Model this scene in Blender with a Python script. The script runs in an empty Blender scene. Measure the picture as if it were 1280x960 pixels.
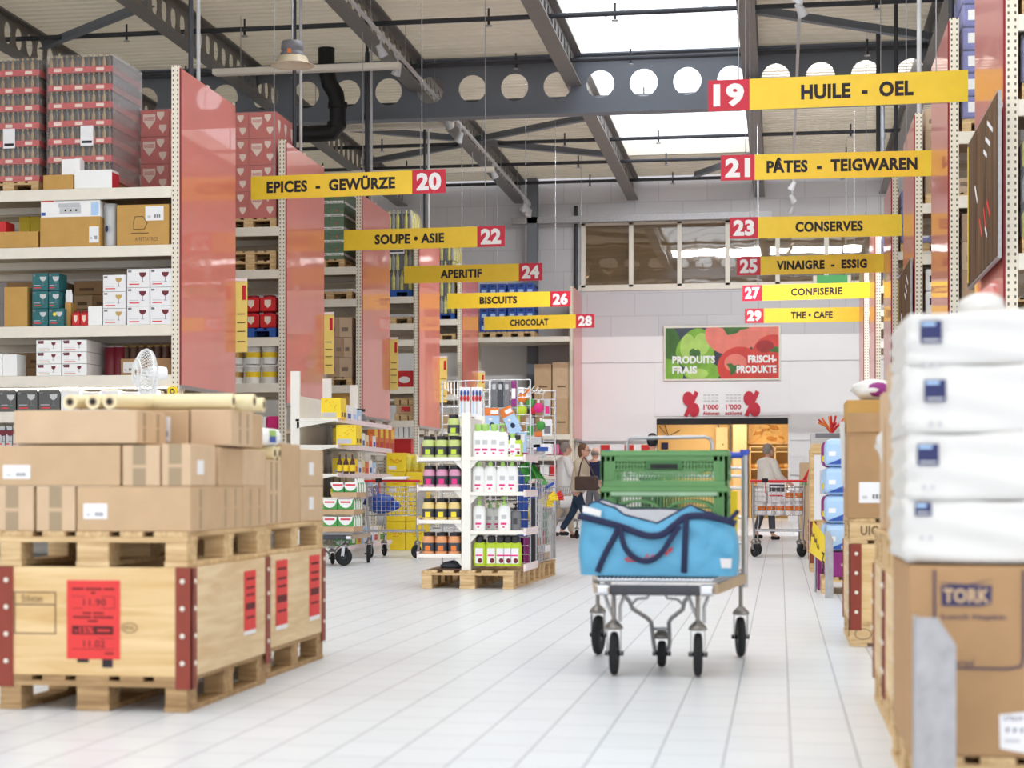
import bpy, bmesh, math, random
from mathutils import Vector, Matrix
random.seed(7)
S = bpy.context.scene
COL = S.collection
PI = math.pi
# ------------------------------------------------------------------ camera
F, X0, HOR, EYE = 2400.0, 549.9, 608.0, 0.93          # focal length and principal point in pixels of a 1280 frame
SN, CS = 0.17441, 0.98467                             # the camera is turned 10 degrees to the left of the aisle
cam_d = bpy.data.cameras.new('camera'); cam = bpy.data.objects.new('camera', cam_d); COL.objects.link(cam)
cam.location = (0, 0, EYE); cam.rotation_euler = (PI / 2, 0, math.atan2(SN, CS))
cam_d.sensor_width = 36; cam_d.lens = F / 1280 * 36
cam_d.shift_x = (640 - X0) / 1280; cam_d.shift_y = (HOR - 480) / 1280
cam_d.clip_end = 300; cam_d.clip_start = 0.05
cam_d.dof.use_dof = True; cam_d.dof.focus_distance = 25.0; cam_d.dof.aperture_fstop = 3.2
S.camera = cam
# ------------------------------------------------------------------ exposure, world
S.view_settings.view_transform = 'Standard'; S.view_settings.look = 'None'
S.view_settings.gamma = 1.0; S.view_settings.use_curve_mapping = False
S.view_settings.exposure = -0.1
W = bpy.data.worlds.new('World'); S.world = W; W.use_nodes = True
bg = W.node_tree.nodes['Background']; bg.inputs[0].default_value = (0.91, 0.955, 1.0, 1); bg.inputs[1].default_value = 2.5
LAMP_POWER = 90.0                                     # added unseen fill luminaires; the visible strips stay unlit

# ------------------------------------------------------------------ measuring helpers (photo measurements to metres in the hall)
def X_(px, Y):
    r = (px - X0) / F
    return Y * (r * CS - SN) / (CS + r * SN)
def Y_(px, X):
    r = (px - X0) / F
    return X * (CS + r * SN) / (r * CS - SN)
def Z_(py, X, Y): return EYE + (HOR - py) * (-X * SN + Y * CS) / F

# ------------------------------------------------------------------ materials
def lin(c): return tuple(((v / 255) / 12.92 if v / 255 <= 0.04045 else ((v / 255 + 0.055) / 1.055) ** 2.4) for v in c)
MATS = {}
def mat(name, rgb, rough=0.55, metal=0.0, var=0.06, scale=6.0, spec=0.4, coat=0.0, alpha=1.0, emit=0.0, bump=0.0):
    if name in MATS: return MATS[name]
    m = bpy.data.materials.new(name); m.use_nodes = True; nt = m.node_tree; b = nt.nodes['Principled BSDF']
    c = lin(rgb)
    if var > 0:
        tc = nt.nodes.new('ShaderNodeTexCoord'); nz = nt.nodes.new('ShaderNodeTexNoise'); nz.inputs['Scale'].default_value = scale
        nz.inputs['Detail'].default_value = 4
        nt.links.new(tc.outputs['Object'], nz.inputs['Vector'])
        rp = nt.nodes.new('ShaderNodeValToRGB')
        rp.color_ramp.elements[0].position = 0.3; rp.color_ramp.elements[1].position = 0.7
        rp.color_ramp.elements[0].color = tuple(max(0, v * (1 - var)) for v in c) + (1,)
        rp.color_ramp.elements[1].color = tuple(min(1, v * (1 + var)) for v in c) + (1,)
        nt.links.new(nz.outputs['Fac'], rp.inputs['Fac']); nt.links.new(rp.outputs['Color'], b.inputs['Base Color'])
        if bump > 0:
            bp = nt.nodes.new('ShaderNodeBump'); bp.inputs['Strength'].default_value = bump; bp.inputs['Distance'].default_value = 0.01
            nt.links.new(nz.outputs['Fac'], bp.inputs['Height']); nt.links.new(bp.outputs['Normal'], b.inputs['Normal'])
    else: b.inputs['Base Color'].default_value = c + (1,)
    b.inputs['Roughness'].default_value = rough; b.inputs['Metallic'].default_value = metal
    b.inputs['Specular IOR Level'].default_value = spec; b.inputs['Coat Weight'].default_value = coat
    b.inputs['Alpha'].default_value = alpha
    if emit: b.inputs['Emission Color'].default_value = c + (1,); b.inputs['Emission Strength'].default_value = emit
    MATS[name] = m; return m
def wood_mat(name, a, b_, axis=0, sc=9.0):
    m = bpy.data.materials.new(name); m.use_nodes = True; nt = m.node_tree; b = nt.nodes['Principled BSDF']
    tc = nt.nodes.new('ShaderNodeTexCoord'); mp = nt.nodes.new('ShaderNodeMapping'); nz = nt.nodes.new('ShaderNodeTexNoise')
    s = [sc * 4, sc * 4, sc * 4]; s[axis] = sc * 0.35
    mp.inputs['Scale'].default_value = s; nz.inputs['Scale'].default_value = 1.0; nz.inputs['Detail'].default_value = 6; nz.inputs['Distortion'].default_value = 0.8
    rp = nt.nodes.new('ShaderNodeValToRGB'); rp.color_ramp.elements[0].position = 0.32; rp.color_ramp.elements[1].position = 0.68
    rp.color_ramp.elements[0].color = lin(a) + (1,); rp.color_ramp.elements[1].color = lin(b_) + (1,)
    nt.links.new(tc.outputs['Object'], mp.inputs['Vector']); nt.links.new(mp.outputs['Vector'], nz.inputs['Vector'])
    nt.links.new(nz.outputs['Fac'], rp.inputs['Fac']); nt.links.new(rp.outputs['Color'], b.inputs['Base Color'])
    b.inputs['Roughness'].default_value = 0.7; b.inputs['Specular IOR Level'].default_value = 0.25
    MATS[name] = m; return m

# ------------------------------------------------------------------ mesh builder
_fontcache = {}
def text_geo(body, bold=0.0, res=3):
    k = (body, bold)
    if k in _fontcache: return _fontcache[k]
    cu = bpy.data.curves.new('t', 'FONT'); cu.body = body; cu.size = 1; cu.resolution_u = res; cu.offset = bold; cu.align_x = 'LEFT'; cu.space_character = 1.06
    o = bpy.data.objects.new('t', cu); COL.objects.link(o)
    dg = bpy.context.evaluated_depsgraph_get(); me = bpy.data.meshes.new_from_object(o.evaluated_get(dg))
    vs = [(v.co.x, v.co.y) for v in me.vertices]; fs = [tuple(p.vertices) for p in me.polygons]
    x0 = min(v[0] for v in vs); x1 = max(v[0] for v in vs); y0 = min(v[1] for v in vs); y1 = max(v[1] for v in vs)
    vs = [((x - x0) / (x1 - x0), (y - y0) / max(1e-6, y1 - y0)) for x, y in vs]
    bpy.data.objects.remove(o); bpy.data.meshes.remove(me); bpy.data.curves.remove(cu)
    _fontcache[k] = (vs, fs, (x1 - x0) / max(1e-6, y1 - y0)); return _fontcache[k]

class MB:
    def __init__(s): s.v = []; s.f = []; s.mi = []; s.ms = []; s.sm = []
    def _m(s, m):
        if isinstance(m, str): m = MATS[m]
        if m not in s.ms: s.ms.append(m)
        return s.ms.index(m)
    def add(s, vs, fs, m, smooth=False):
        k = len(s.v); i = s._m(m); s.v += [tuple(v) for v in vs]
        for f in fs: s.f.append(tuple(k + j for j in f)); s.mi.append(i); s.sm.append(smooth)
        return s
    def box(s, x0, x1, y0, y1, z0, z1, m, ch=0.0):
        if ch <= 0:
            vs = [(x, y, z) for z in (z0, z1) for x, y in ((x0, y0), (x1, y0), (x1, y1), (x0, y1))]
            return s.add(vs, [(3, 2, 1, 0), (4, 5, 6, 7), (0, 1, 5, 4), (1, 2, 6, 5), (2, 3, 7, 6), (3, 0, 4, 7)], m)
        c = min(ch, (x1 - x0) * .45, (y1 - y0) * .45, (z1 - z0) * .45)
        bm = bmesh.new(); bmesh.ops.create_cube(bm, size=1)
        for v in bm.verts:
            v.co = Vector((x0 + (v.co.x + .5) * (x1 - x0), y0 + (v.co.y + .5) * (y1 - y0), z0 + (v.co.z + .5) * (z1 - z0)))
        bmesh.ops.bevel(bm, geom=list(bm.edges), offset=c, segments=2, affect='EDGES', profile=0.5)
        bm.verts.index_update(); r = s.add([v.co for v in bm.verts], [[v.index for v in f.verts] for f in bm.faces], m, False); bm.free(); return r
    def cb(s, c, d, m, ch=0.0): return s.box(c[0] - d[0] / 2, c[0] + d[0] / 2, c[1] - d[1] / 2, c[1] + d[1] / 2, c[2] - d[2] / 2, c[2] + d[2] / 2, m, ch)
    def quad(s, a, b, c, d, m): return s.add([a, b, c, d], [(0, 1, 2, 3)], m)
    def bar(s, p0, p1, w, h, m, up=(0, 0, 1)):
        p0 = Vector(p0); p1 = Vector(p1); d = (p1 - p0).normalized(); u = Vector(up)
        if abs(d.dot(u)) > .98: u = Vector((0, 1, 0))
        r = d.cross(u).normalized(); u = r.cross(d)
        vs = []
        for p in (p0, p1):
            for a, b in ((-1, -1), (1, -1), (1, 1), (-1, 1)): vs.append(p + r * (a * w / 2) + u * (b * h / 2))
        return s.add(vs, [(3, 2, 1, 0), (4, 5, 6, 7), (0, 1, 5, 4), (1, 2, 6, 5), (2, 3, 7, 6), (3, 0, 4, 7)], m)
    def cyl(s, p0, p1, r0, m, r1=None, n=12, caps=True, smooth=True):
        if r1 is None: r1 = r0
        p0 = Vector(p0); p1 = Vector(p1); d = (p1 - p0).normalized()
        a = d.orthogonal().normalized(); b = d.cross(a)
        vs = [p + (a * math.cos(2 * PI * i / n) + b * math.sin(2 * PI * i / n)) * r for p, r in ((p0, r0), (p1, r1)) for i in range(n)]
        s.add(vs, [(i, (i + 1) % n, n + (i + 1) % n, n + i) for i in range(n)], m, smooth)
        if caps: s.add(vs, [tuple(range(n - 1, -1, -1)), tuple(range(n, 2 * n))], m)
        return s
    def tube(s, pts, r, m, n=8, closed=False, flat=None):
        pts = [Vector(p) for p in pts]; N = len(pts); rings = []; prev = None
        for i, p in enumerate(pts):
            if closed: t = pts[(i + 1) % N] - pts[i - 1]
            else: t = pts[min(i + 1, N - 1)] - pts[max(i - 1, 0)]
            t.normalize()
            a = t.orthogonal().normalized() if prev is None else (prev - t * prev.dot(t)).normalized()
            if flat is not None: a = (Vector(flat) - t * Vector(flat).dot(t)).normalized()
            prev = a; b = t.cross(a); rr = r if not isinstance(r, (list, tuple)) else r[i]
            fa, fb = (1, 1) if flat is None else (0.18, 1)
            rings.append([p + a * (math.cos(2 * PI * k / n) * rr * fa) + b * (math.sin(2 * PI * k / n) * rr * fb) for k in range(n)])
        vs = [v for g in rings for v in g]; fs = []
        for i in range(N if closed else N - 1):
            j = (i + 1) % N
            fs += [(i * n + k, i * n + (k + 1) % n, j * n + (k + 1) % n, j * n + k) for k in range(n)]
        s.add(vs, fs, m, True)
        if not closed: s.add(vs, [tuple(range(n - 1, -1, -1)), tuple((N - 1) * n + k for k in range(n))], m)
        return s
    def lathe(s, prof, m, c=(0, 0, 0), n=20, M=None, smooth=True):
        vs = []
        for r, z in prof:
            for k in range(n):
                v = Vector((math.cos(2 * PI * k / n) * r, math.sin(2 * PI * k / n) * r, z))
                if M: v = M @ v
                vs.append(v + Vector(c))
        fs = []
        for i in range(len(prof) - 1): fs += [(i * n + k, i * n + (k + 1) % n, (i + 1) * n + (k + 1) % n, (i + 1) * n + k) for k in range(n)]
        s.add(vs, fs, m, smooth)
        if prof[0][0] > 1e-5: s.add(vs, [tuple(range(n - 1, -1, -1))], m)
        L = len(prof) - 1
        if prof[-1][0] > 1e-5: s.add(vs, [tuple(L * n + k for k in range(n))], m)
        return s
    def ball(s, c, r, m, n=14, k=9, R=None):
        r = (r, r, r) if not isinstance(r, (list, tuple)) else r
        vs = []; fs = []
        for i in range(k + 1):
            t = PI * i / k
            for j in range(n):
                v = Vector((r[0] * math.sin(t) * math.cos(2 * PI * j / n), r[1] * math.sin(t) * math.sin(2 * PI * j / n), r[2] * math.cos(t)))
                if R: v = R @ v
                vs.append(v + Vector(c))
        for i in range(k): fs += [(i * n + j, (i + 1) * n + j, (i + 1) * n + (j + 1) % n, i * n + (j + 1) % n) for j in range(n)]
        return s.add(vs, fs, m, True)
    def prism(s, poly, axis, a0, a1, m, smooth=False):
        """poly of 2-D points; axis 'x': (y,z), 'y': (x,z), 'z': (x,y)"""
        def P(p, a): return {'x': (a, p[0], p[1]), 'y': (p[0], a, p[1]), 'z': (p[0], p[1], a)}[axis]
        n = len(poly); vs = [P(p, a0) for p in poly] + [P(p, a1) for p in poly]
        s.add(vs, [tuple(range(n - 1, -1, -1)), tuple(range(n, 2 * n))], m)
        return s.add(vs, [(i, (i + 1) % n, n + (i + 1) % n, n + i) for i in range(n)], m, smooth)
    def text(s, body, m, o, u, v, w, h, bold=0.02, fit=True):
        """o = lower left corner, u/v = unit directions; fitted to w x h"""
        vs, fs, asp = text_geo(body, bold); o = Vector(o); u = Vector(u); v = Vector(v)
        if not fit:
            ww = min(w, h * asp); o = o + u * ((w - ww) / 2); w = ww
        return s.add([o + u * (x * w) + v * (y * h) for x, y in vs], fs, m)
    def mesh(s, name):
        me = bpy.data.meshes.new(name); me.from_pydata(s.v, [], s.f)
        for m in s.ms: me.materials.append(m)
        me.polygons.foreach_set('material_index', s.mi); me.polygons.foreach_set('use_smooth', s.sm); me.update(); return me
    def build(s, name, parent=None, loc=None, rz=0.0):
        o = bpy.data.objects.new(name, s.mesh(name)); COL.objects.link(o)
        if parent is not None: o.parent = parent
        if loc is not None: o.location = loc
        if rz: o.rotation_euler.z = rz
        return o
def fix_normals(o):
    bm = bmesh.new(); bm.from_mesh(o.data); bmesh.ops.recalc_face_normals(bm, faces=bm.faces); bm.to_mesh(o.data); bm.free(); return o
def tag(o, label=None, cat=None, group=None, kind=None):
    if label: o['label'] = label
    if cat: o['category'] = cat
    if group: o['group'] = group
    if kind: o['kind'] = kind
    return o
def empty(name, label, cat, loc=(0, 0, 0), rz=0.0, group=None):
    o = bpy.data.objects.new(name, None); COL.objects.link(o); o.empty_display_size = 0.1
    o.location = loc; o.rotation_euler.z = rz; return tag(o, label, cat, group)
def struct(mb, name, parent=None, label=None):
    o = mb.build(name, parent)
    if parent is None: o['kind'] = 'structure'
    if label: o['label'] = label
    return o
KIDS = {}
def copy_tree(o, loc=None, label=None, rz=None, group=None, parent=None):
    c = o.copy(); COL.objects.link(c)
    if parent is not None: c.parent = parent
    for ch in list(o.children): copy_tree(ch, parent=c)
    if loc is not None: c.location = loc
    if rz is not None: c.rotation_euler.z = rz
    if label: c['label'] = label
    if group: c['group'] = group
    return c
ORD = ['first', 'second', 'third', 'fourth', 'fifth', 'sixth', 'seventh', 'eighth', 'ninth', 'tenth', 'eleventh', 'twelfth']

# ------------------------------------------------------------------ palette
mat('white_metal', (236, 228, 214), 0.45, var=0.03); mat('shelf_white', (240, 236, 228), 0.4, var=0.02)
mat('red_panel', (224, 118, 104), 0.33, var=0.03, scale=1.5, spec=0.6, coat=0.5); mat('dark_red', (150, 20, 40), 0.4)
mat('sign_yellow', (250, 212, 58), 0.35, var=0.03); mat('sign_red', (206, 38, 62), 0.35, var=0.03); mat('ink', (38, 32, 40), 0.6, var=0)
mat('white', (246, 245, 244), 0.5, var=0.01); mat('paper', (240, 238, 240), 0.7, var=0.02); mat('steel', (178, 178, 182), 0.32, 0.85, var=0.04); mat('chrome', (205, 205, 208), 0.2, 0.95, var=0.02)
mat('galv', (172, 170, 172), 0.5, 0.5, var=0.12, scale=20); mat('rubber', (34, 35, 38), 0.75, var=0.1); mat('black', (22, 22, 25), 0.5, var=0.05)
mat('girder', (116, 121, 130), 0.5, var=0.05, scale=0.8); mat('joist', (128, 124, 120), 0.5, var=0.05); mat('pipe', (56, 58, 64), 0.45, var=0.05)
mat('light_grey', (200, 200, 202), 0.5)
mat('card', (200, 168, 132), 0.75, var=0.05, scale=9); mat('card_light', (210, 180, 147), 0.75, var=0.05, scale=9); mat('card_dark', (176, 138, 98), 0.75, var=0.05, scale=9)
mat('card_gold', (196, 152, 84), 0.7, var=0.05); mat('tape', (164, 142, 112), 0.4, var=0.03); mat('line', (120, 92, 66), 0.8, var=0)
mat('red_poster', (226, 62, 60), 0.6, var=0.03); mat('corner_red', (140, 58, 42), 0.5, var=0.08, scale=14)
mat('film', (250, 250, 252), 0.1, var=0.02, spec=1.0, alpha=0.11, scale=14, bump=0.8)
mat('cream', (236, 222, 180), 0.45, var=0.03); mat('blue_bag', (98, 178, 220), 0.42, var=0.05, scale=9, spec=0.5, bump=1.0); mat('navy', (34, 40, 78), 0.6)
mat('lining', (206, 206, 212), 0.45, var=0.05, scale=12); mat('crate_green', (104, 154, 98), 0.45, var=0.05); mat('crate_dark', (70, 120, 70), 0.5)
mat('mint', (170, 204, 172), 0.5); mat('handle_blue', (58, 84, 184), 0.35); mat('yellow', (252, 218, 48), 0.45); mat('lime', (190, 214, 52), 0.4)
mat('green', (74, 152, 70), 0.45); mat('red', (208, 40, 44), 0.45); mat('blue', (48, 84, 170), 0.45); mat('teal', (40, 104, 108), 0.5)
mat('pink', (226, 130, 170), 0.4); mat('magenta', (224, 46, 130), 0.45); mat('orange', (226, 122, 50), 0.45); mat('purple', (142, 44, 122), 0.45); mat('sky', (176, 206, 240), 0.4)
mat('brown', (84, 58, 46), 0.5); mat('wine', (112, 24, 40), 0.4); mat('grey', (120, 120, 126), 0.5); mat('dark_grey', (70, 72, 80), 0.5); mat('beige', (212, 198, 174), 0.8)
mat('skin', (222, 172, 148), 0.5, var=0.03); mat('hair_brown', (112, 82, 60), 0.6, var=0.2, scale=60); mat('hair_grey', (150, 140, 132), 0.6, var=0.2, scale=60); mat('hair_black', (30, 27, 28), 0.5, var=0.2, scale=60)
mat('jean', (44, 62, 86), 0.8, var=0.1, scale=30); mat('leather', (82, 64, 58), 0.4); mat('glass_dark', (52, 48, 42), 0.15, spec=0.7)
mat('pump_white', (244, 244, 242), 0.35, var=0.01); mat('pump_green', (166, 206, 112), 0.4); mat('cap_black', (40, 38, 42), 0.35)
mat('foil_film', (240, 240, 244), 0.16, 0.5, var=0.05, spec=1.0, alpha=0.5, scale=16, bump=1.0)
mat('clear', (238, 242, 244), 0.15, var=0.02, alpha=0.35, spec=0.6); mat('wall_yellow', (226, 190, 126), 0.6, var=0.03, scale=1); mat('bread', (206, 142, 66), 0.6, var=0.2, scale=4); mat('bread_pale', (236, 190, 116), 0.6, var=0.15, scale=4)
wood_mat('pallet_wood', (192, 156, 110), (230, 200, 154), 0); wood_mat('pallet_wood_y', (184, 148, 104), (226, 196, 150), 1); wood_mat('pallet_old', (150, 118, 82), (194, 160, 116), 0); wood_mat('collar_wood', (212, 174, 118), (236, 206, 158), 0, 5.0); wood_mat('collar_side', (214, 182, 138), (234, 210, 172), 1, 5.0)
wood_mat('blind', (172, 144, 106), (194, 166, 126), 0, 2.0)
mat('pallet_blue', (44, 88, 170), 0.6)
# ================================================================== THE SETTING
def floor_mat():
    m = bpy.data.materials.new('floor_tiles'); m.use_nodes = True; nt = m.node_tree; b = nt.nodes['Principled BSDF']
    tc = nt.nodes.new('ShaderNodeTexCoord'); sp = nt.nodes.new('ShaderNodeSeparateXYZ'); cbn = nt.nodes.new('ShaderNodeCombineXYZ'); ad = nt.nodes.new('ShaderNodeMath')
    ad.operation = 'ADD'; ad.inputs[1].default_value = -0.037 + 0.226 * 100
    br = nt.nodes.new('ShaderNodeTexBrick'); br.inputs['Scale'].default_value = 1; br.inputs['Brick Width'].default_value = 0.38
    br.inputs['Row Height'].default_value = 0.226; br.inputs['Mortar Size'].default_value = 0.003; br.inputs['Mortar Smooth'].default_value = 0.1
    br.offset = 0.37; br.offset_frequency = 2; br.inputs['Bias'].default_value = 0.0
    br.inputs['Color1'].default_value = lin((226, 230, 235)) + (1,); br.inputs['Color2'].default_value = lin((222, 226, 231)) + (1,); br.inputs['Mortar'].default_value = lin((148, 147, 158)) + (1,)
    nt.links.new(tc.outputs['Object'], sp.inputs[0]); nt.links.new(sp.outputs['Y'], cbn.inputs['X']); nt.links.new(sp.outputs['X'], ad.inputs[0])
    nt.links.new(ad.outputs[0], cbn.inputs['Y']); nt.links.new(cbn.outputs[0], br.inputs['Vector']); nt.links.new(br.outputs['Color'], b.inputs['Base Color'])
    b.inputs['Roughness'].default_value = 0.32; b.inputs['Specular IOR Level'].default_value = 0.45
    return m
def block_mat(name, c1, c2, mortar, bw, bh, ms):
    m = bpy.data.materials.new(name); m.use_nodes = True; nt = m.node_tree; b = nt.nodes['Principled BSDF']
    tc = nt.nodes.new('ShaderNodeTexCoord'); sp = nt.nodes.new('ShaderNodeSeparateXYZ'); cbn = nt.nodes.new('ShaderNodeCombineXYZ')
    br = nt.nodes.new('ShaderNodeTexBrick'); br.inputs['Scale'].default_value = 1; br.inputs['Brick Width'].default_value = bw; br.inputs['Row Height'].default_value = bh
    br.inputs['Mortar Size'].default_value = ms
    for k, c in (('Color1', c1), ('Color2', c2), ('Mortar', mortar)): br.inputs[k].default_value = lin(c) + (1,)
    nt.links.new(tc.outputs['Object'], sp.inputs[0]); nt.links.new(sp.outputs['X'], cbn.inputs['X']); nt.links.new(sp.outputs['Z'], cbn.inputs['Y'])
    nt.links.new(cbn.outputs[0], br.inputs['Vector']); nt.links.new(br.outputs['Color'], b.inputs['Base Color']); b.inputs['Roughness'].default_value = 0.75
    MATS[name] = m; return m
MATS['floor_tiles'] = floor_mat()
block_mat('block_wall', (214, 211, 214), (208, 206, 210), (192, 190, 194), 1.3, 0.62, 0.01)
mat('wall_panel', (246, 244, 245), 0.45, var=0.01, scale=0.5)
YB = 52.5
XL, XR = -27.0, 17.0
struct(MB().box(XL, XR, -12, YB + 6, -0.1, 0, 'floor_tiles'), 'floor')

def deck_mat():
    # corrugated roof sheet; translucency added so sky light brightens its underside
    m = mat('deck', (224, 216, 202), 0.5, var=0.04, scale=1.2); nt = m.node_tree; b = nt.nodes['Principled BSDF']; out = nt.nodes['Material Output']
    tr = nt.nodes.new('ShaderNodeBsdfTranslucent'); tr.inputs[0].default_value = lin((240, 224, 194)) + (1,); mx = nt.nodes.new('ShaderNodeMixShader'); mx.inputs[0].default_value = 0.08
    nt.links.new(b.outputs[0], mx.inputs[1]); nt.links.new(tr.outputs[0], mx.inputs[2]); nt.links.new(mx.outputs[0], out.inputs['Surface'])
deck_mat()
# ---- ceiling: trapezoidal steel deck with a skylight slot over the aisle
ZD = 9.36
SKX0, SKX1, SKY1 = -3.95, -0.55, 49.0
def deck(x0, x1, y0, y1):
    mb = MB(); p = 0.28; n = int((y1 - y0) / p); prof = []
    for i in range(n):
        y = y0 + i * p
        prof += [(y, ZD), (y + .15, ZD), (y + .18, ZD + .06), (y + .25, ZD + .06)]
    prof.append((y0 + n * p, ZD))
    vs = [(x, y, z) for x in (x0, x1) for y, z in prof]; k = len(prof)
    mb.add(vs, [(i, k + i, k + i + 1, i + 1) for i in range(k - 1)], 'deck')
    return mb
ce = struct(deck(XL, SKX0, 0, YB), 'ceiling'); struct(deck(SKX1, XR, 0, YB), 'ceiling'); struct(deck(SKX0, SKX1, SKY1, YB), 'ceiling')
def glass_mat(name, tint, mixv, rough=0.05, bump=0.0, refl=0.12):
    m = bpy.data.materials.new(name); m.use_nodes = True; nt = m.node_tree; nt.nodes.remove(nt.nodes['Principled BSDF']); out = nt.nodes['Material Output']
    tr = nt.nodes.new('ShaderNodeBsdfTransparent'); tr.inputs[0].default_value = tint + (1,); df = nt.nodes.new('ShaderNodeBsdfTranslucent'); df.inputs[0].default_value = (.9, .93, .96, 1)
    mx = nt.nodes.new('ShaderNodeMixShader'); mx.inputs[0].default_value = mixv; gl = nt.nodes.new('ShaderNodeBsdfGlossy'); gl.inputs['Roughness'].default_value = rough
    mx2 = nt.nodes.new('ShaderNodeMixShader'); mx2.inputs[0].default_value = refl
    nt.links.new(tr.outputs[0], mx.inputs[1]); nt.links.new(df.outputs[0], mx.inputs[2]); nt.links.new(mx.outputs[0], mx2.inputs[1]); nt.links.new(gl.outputs[0], mx2.inputs[2])
    nt.links.new(mx2.outputs[0], out.inputs['Surface'])
    if bump:
        tc = nt.nodes.new('ShaderNodeTexCoord'); nz = nt.nodes.new('ShaderNodeTexNoise'); nz.inputs['Scale'].default_value = 0.9; bp = nt.nodes.new('ShaderNodeBump')
        bp.inputs['Strength'].default_value = bump; bp.inputs['Distance'].default_value = 0.05
        nt.links.new(tc.outputs['Object'], nz.inputs['Vector']); nt.links.new(nz.outputs['Fac'], bp.inputs['Height']); nt.links.new(bp.outputs['Normal'], gl.inputs['Normal'])
    MATS[name] = m; return m
glass_mat('skylight_glass', (.99, .995, 1), 0.1, refl=.03); glass_mat('window_glass', (.86, .85, .84), 0.0, 0.02, bump=0.07, refl=0.13)
sk = MB()
n = 9
for i in range(n):                                                       # shallow barrel vault of glazing
    a0, a1 = PI * i / n, PI * (i + 1) / n
    f = lambda a: ((SKX0 + SKX1) / 2 - math.cos(a) * (SKX1 - SKX0) / 2, ZD + .35 + math.sin(a) * .75)
    (xa, za), (xb, zb) = f(a0), f(a1)
    sk.quad((xa, 0, za), (xb, 0, zb), (xb, SKY1, zb), (xa, SKY1, za), 'skylight_glass')
sky = struct(sk, 'window_2'); sky['label'] = 'long glazed skylight over the aisle'
fr = MB(); mat('skylight_frame', (226, 232, 242), 0.4, var=.02)
for y in [i * 2.0 for i in range(4, 25)]:
    pts = [((SKX0 + SKX1) / 2 - math.cos(PI * i / n) * (SKX1 - SKX0) / 2, y, ZD + .33 + math.sin(PI * i / n) * .75) for i in range(n + 1)]
    fr.tube(pts, .014, 'skylight_frame', 6)
fr.build('window_frame', sky)
cu = MB(); cu.box(SKX0 - .06, SKX0, 0, SKY1, ZD, ZD + .45, 'white_metal'); cu.box(SKX1, SKX1 + .06, 0, SKY1, ZD, ZD + .45, 'white_metal'); cu.box(SKX0, SKX1, SKY1, SKY1 + .06, ZD, ZD + .33, 'white_metal'); cu.build('window_curb', sky)
ge = MB(); pts = [((SKX0 + SKX1) / 2 - math.cos(PI * i / n) * (SKX1 - SKX0) / 2, SKY1, ZD + .33 + math.sin(PI * i / n) * .77) for i in range(n + 1)]; ge.add(pts, [tuple(range(n + 1))], 'skylight_glass'); ge.build('gable_pane', sky)

def cell_beam(P0, along, length, z0, z1, pitch, hw, hh, fw, m, n=16, ft=0.03):
    """castellated beam: web with rounded holes between two flanges; along 'x' or 'y'"""
    mb = MB(); zc = (z0 + z1) / 2; H = (z1 - z0) / 2; N = max(1, int(length / pitch)); pitch = length / N
    def V(a, z, t): return (P0[0] + a, P0[1] + t, z) if along == 'x' else (P0[0] + t, P0[1] + a, z)
    for i in range(N):
        c = (i + .5) * pitch; hp = pitch / 2
        outer = []; inner = []
        for k in range(n):
            a = 2 * PI * k / n + PI / n; cx, cz = math.cos(a), math.sin(a)
            inner.append((c + cx * hw, zc + cz * hh)); q = max(abs(cx), abs(cz)); outer.append((c + cx / q * hp, zc + cz / q * H))
        for t in (-.012, .012):
            vs = [V(a, z, t) for a, z in inner + outer]
            mb.add(vs, [(k, n + k, n + (k + 1) % n, (k + 1) % n) for k in range(n)], m)
            # corners of the cell
            for sx in (-1, 1):
                for sz in (-1, 1):
                    best = sorted(range(n), key=lambda k: -(sx * math.cos(2 * PI * k / n + PI / n) + sz * math.sin(2 * PI * k / n + PI / n)))[:2]
                    mb.add([V(*outer[best[0]], t), V(c + sx * hp, zc + sz * H, t), V(*outer[best[1]], t)], [(0, 1, 2)], m)
        vs = [V(a, z, t) for t in (-.012, .012) for a, z in inner]
        mb.add(vs, [(k, (k + 1) % n, n + (k + 1) % n, n + k) for k in range(n)], m)
    for z in (z0 - ft, z1):
        if along == 'x': mb.box(P0[0], P0[0] + length, P0[1] - fw / 2, P0[1] + fw / 2, z, z + ft, m)
        else: mb.box(P0[0] - fw / 2, P0[0] + fw / 2, P0[1], P0[1] + length, z, z + ft, m)
    return mb
YG = 37.3
struct(cell_beam((-18.98, YG), 'x', 29.4, 8.20, 9.30, 0.84, .27, .27, .36, 'girder', 24), 'roof_girder')
JX = [-16.7, -13.6, -10.35, -7.05, -3.95, -0.55, 2.75, 6.0, 9.3]
for x in JX:
    for y0, L in ((20.0, YG - 20.02), (YG + .02, YB - YG - .05)):
        struct(cell_beam((x, y0), 'y', L, 8.76, 9.32, 0.5, .17, .21, .30, 'joist', 12), 'roof_joist')
# sprinkler pipes across the roof, each with its heads
PY = [26.9, 29.9, 33.1, 36.6, 40.2, 45.1, 48.2, 51.2]
for y in PY:
    mb = MB().cyl((-20, y, 9.08), (12, y, 9.08), .045, 'pipe', n=10)
    for x in [-18.2 + 2.2 * k for k in range(14)]:
        mb.cyl((x, y, 9.08), (x, y, 9.26), .02, 'pipe', n=6); mb.cyl((x, y, 8.96), (x, y, 9.08), .025, 'pipe', n=6); mb.cyl((x, y, 8.95), (x, y, 8.965), .06, 'steel', n=8)
    tag(struct(mb, 'sprinkler_pipe'), 'dark sprinkler pipe running across under the roof')
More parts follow.
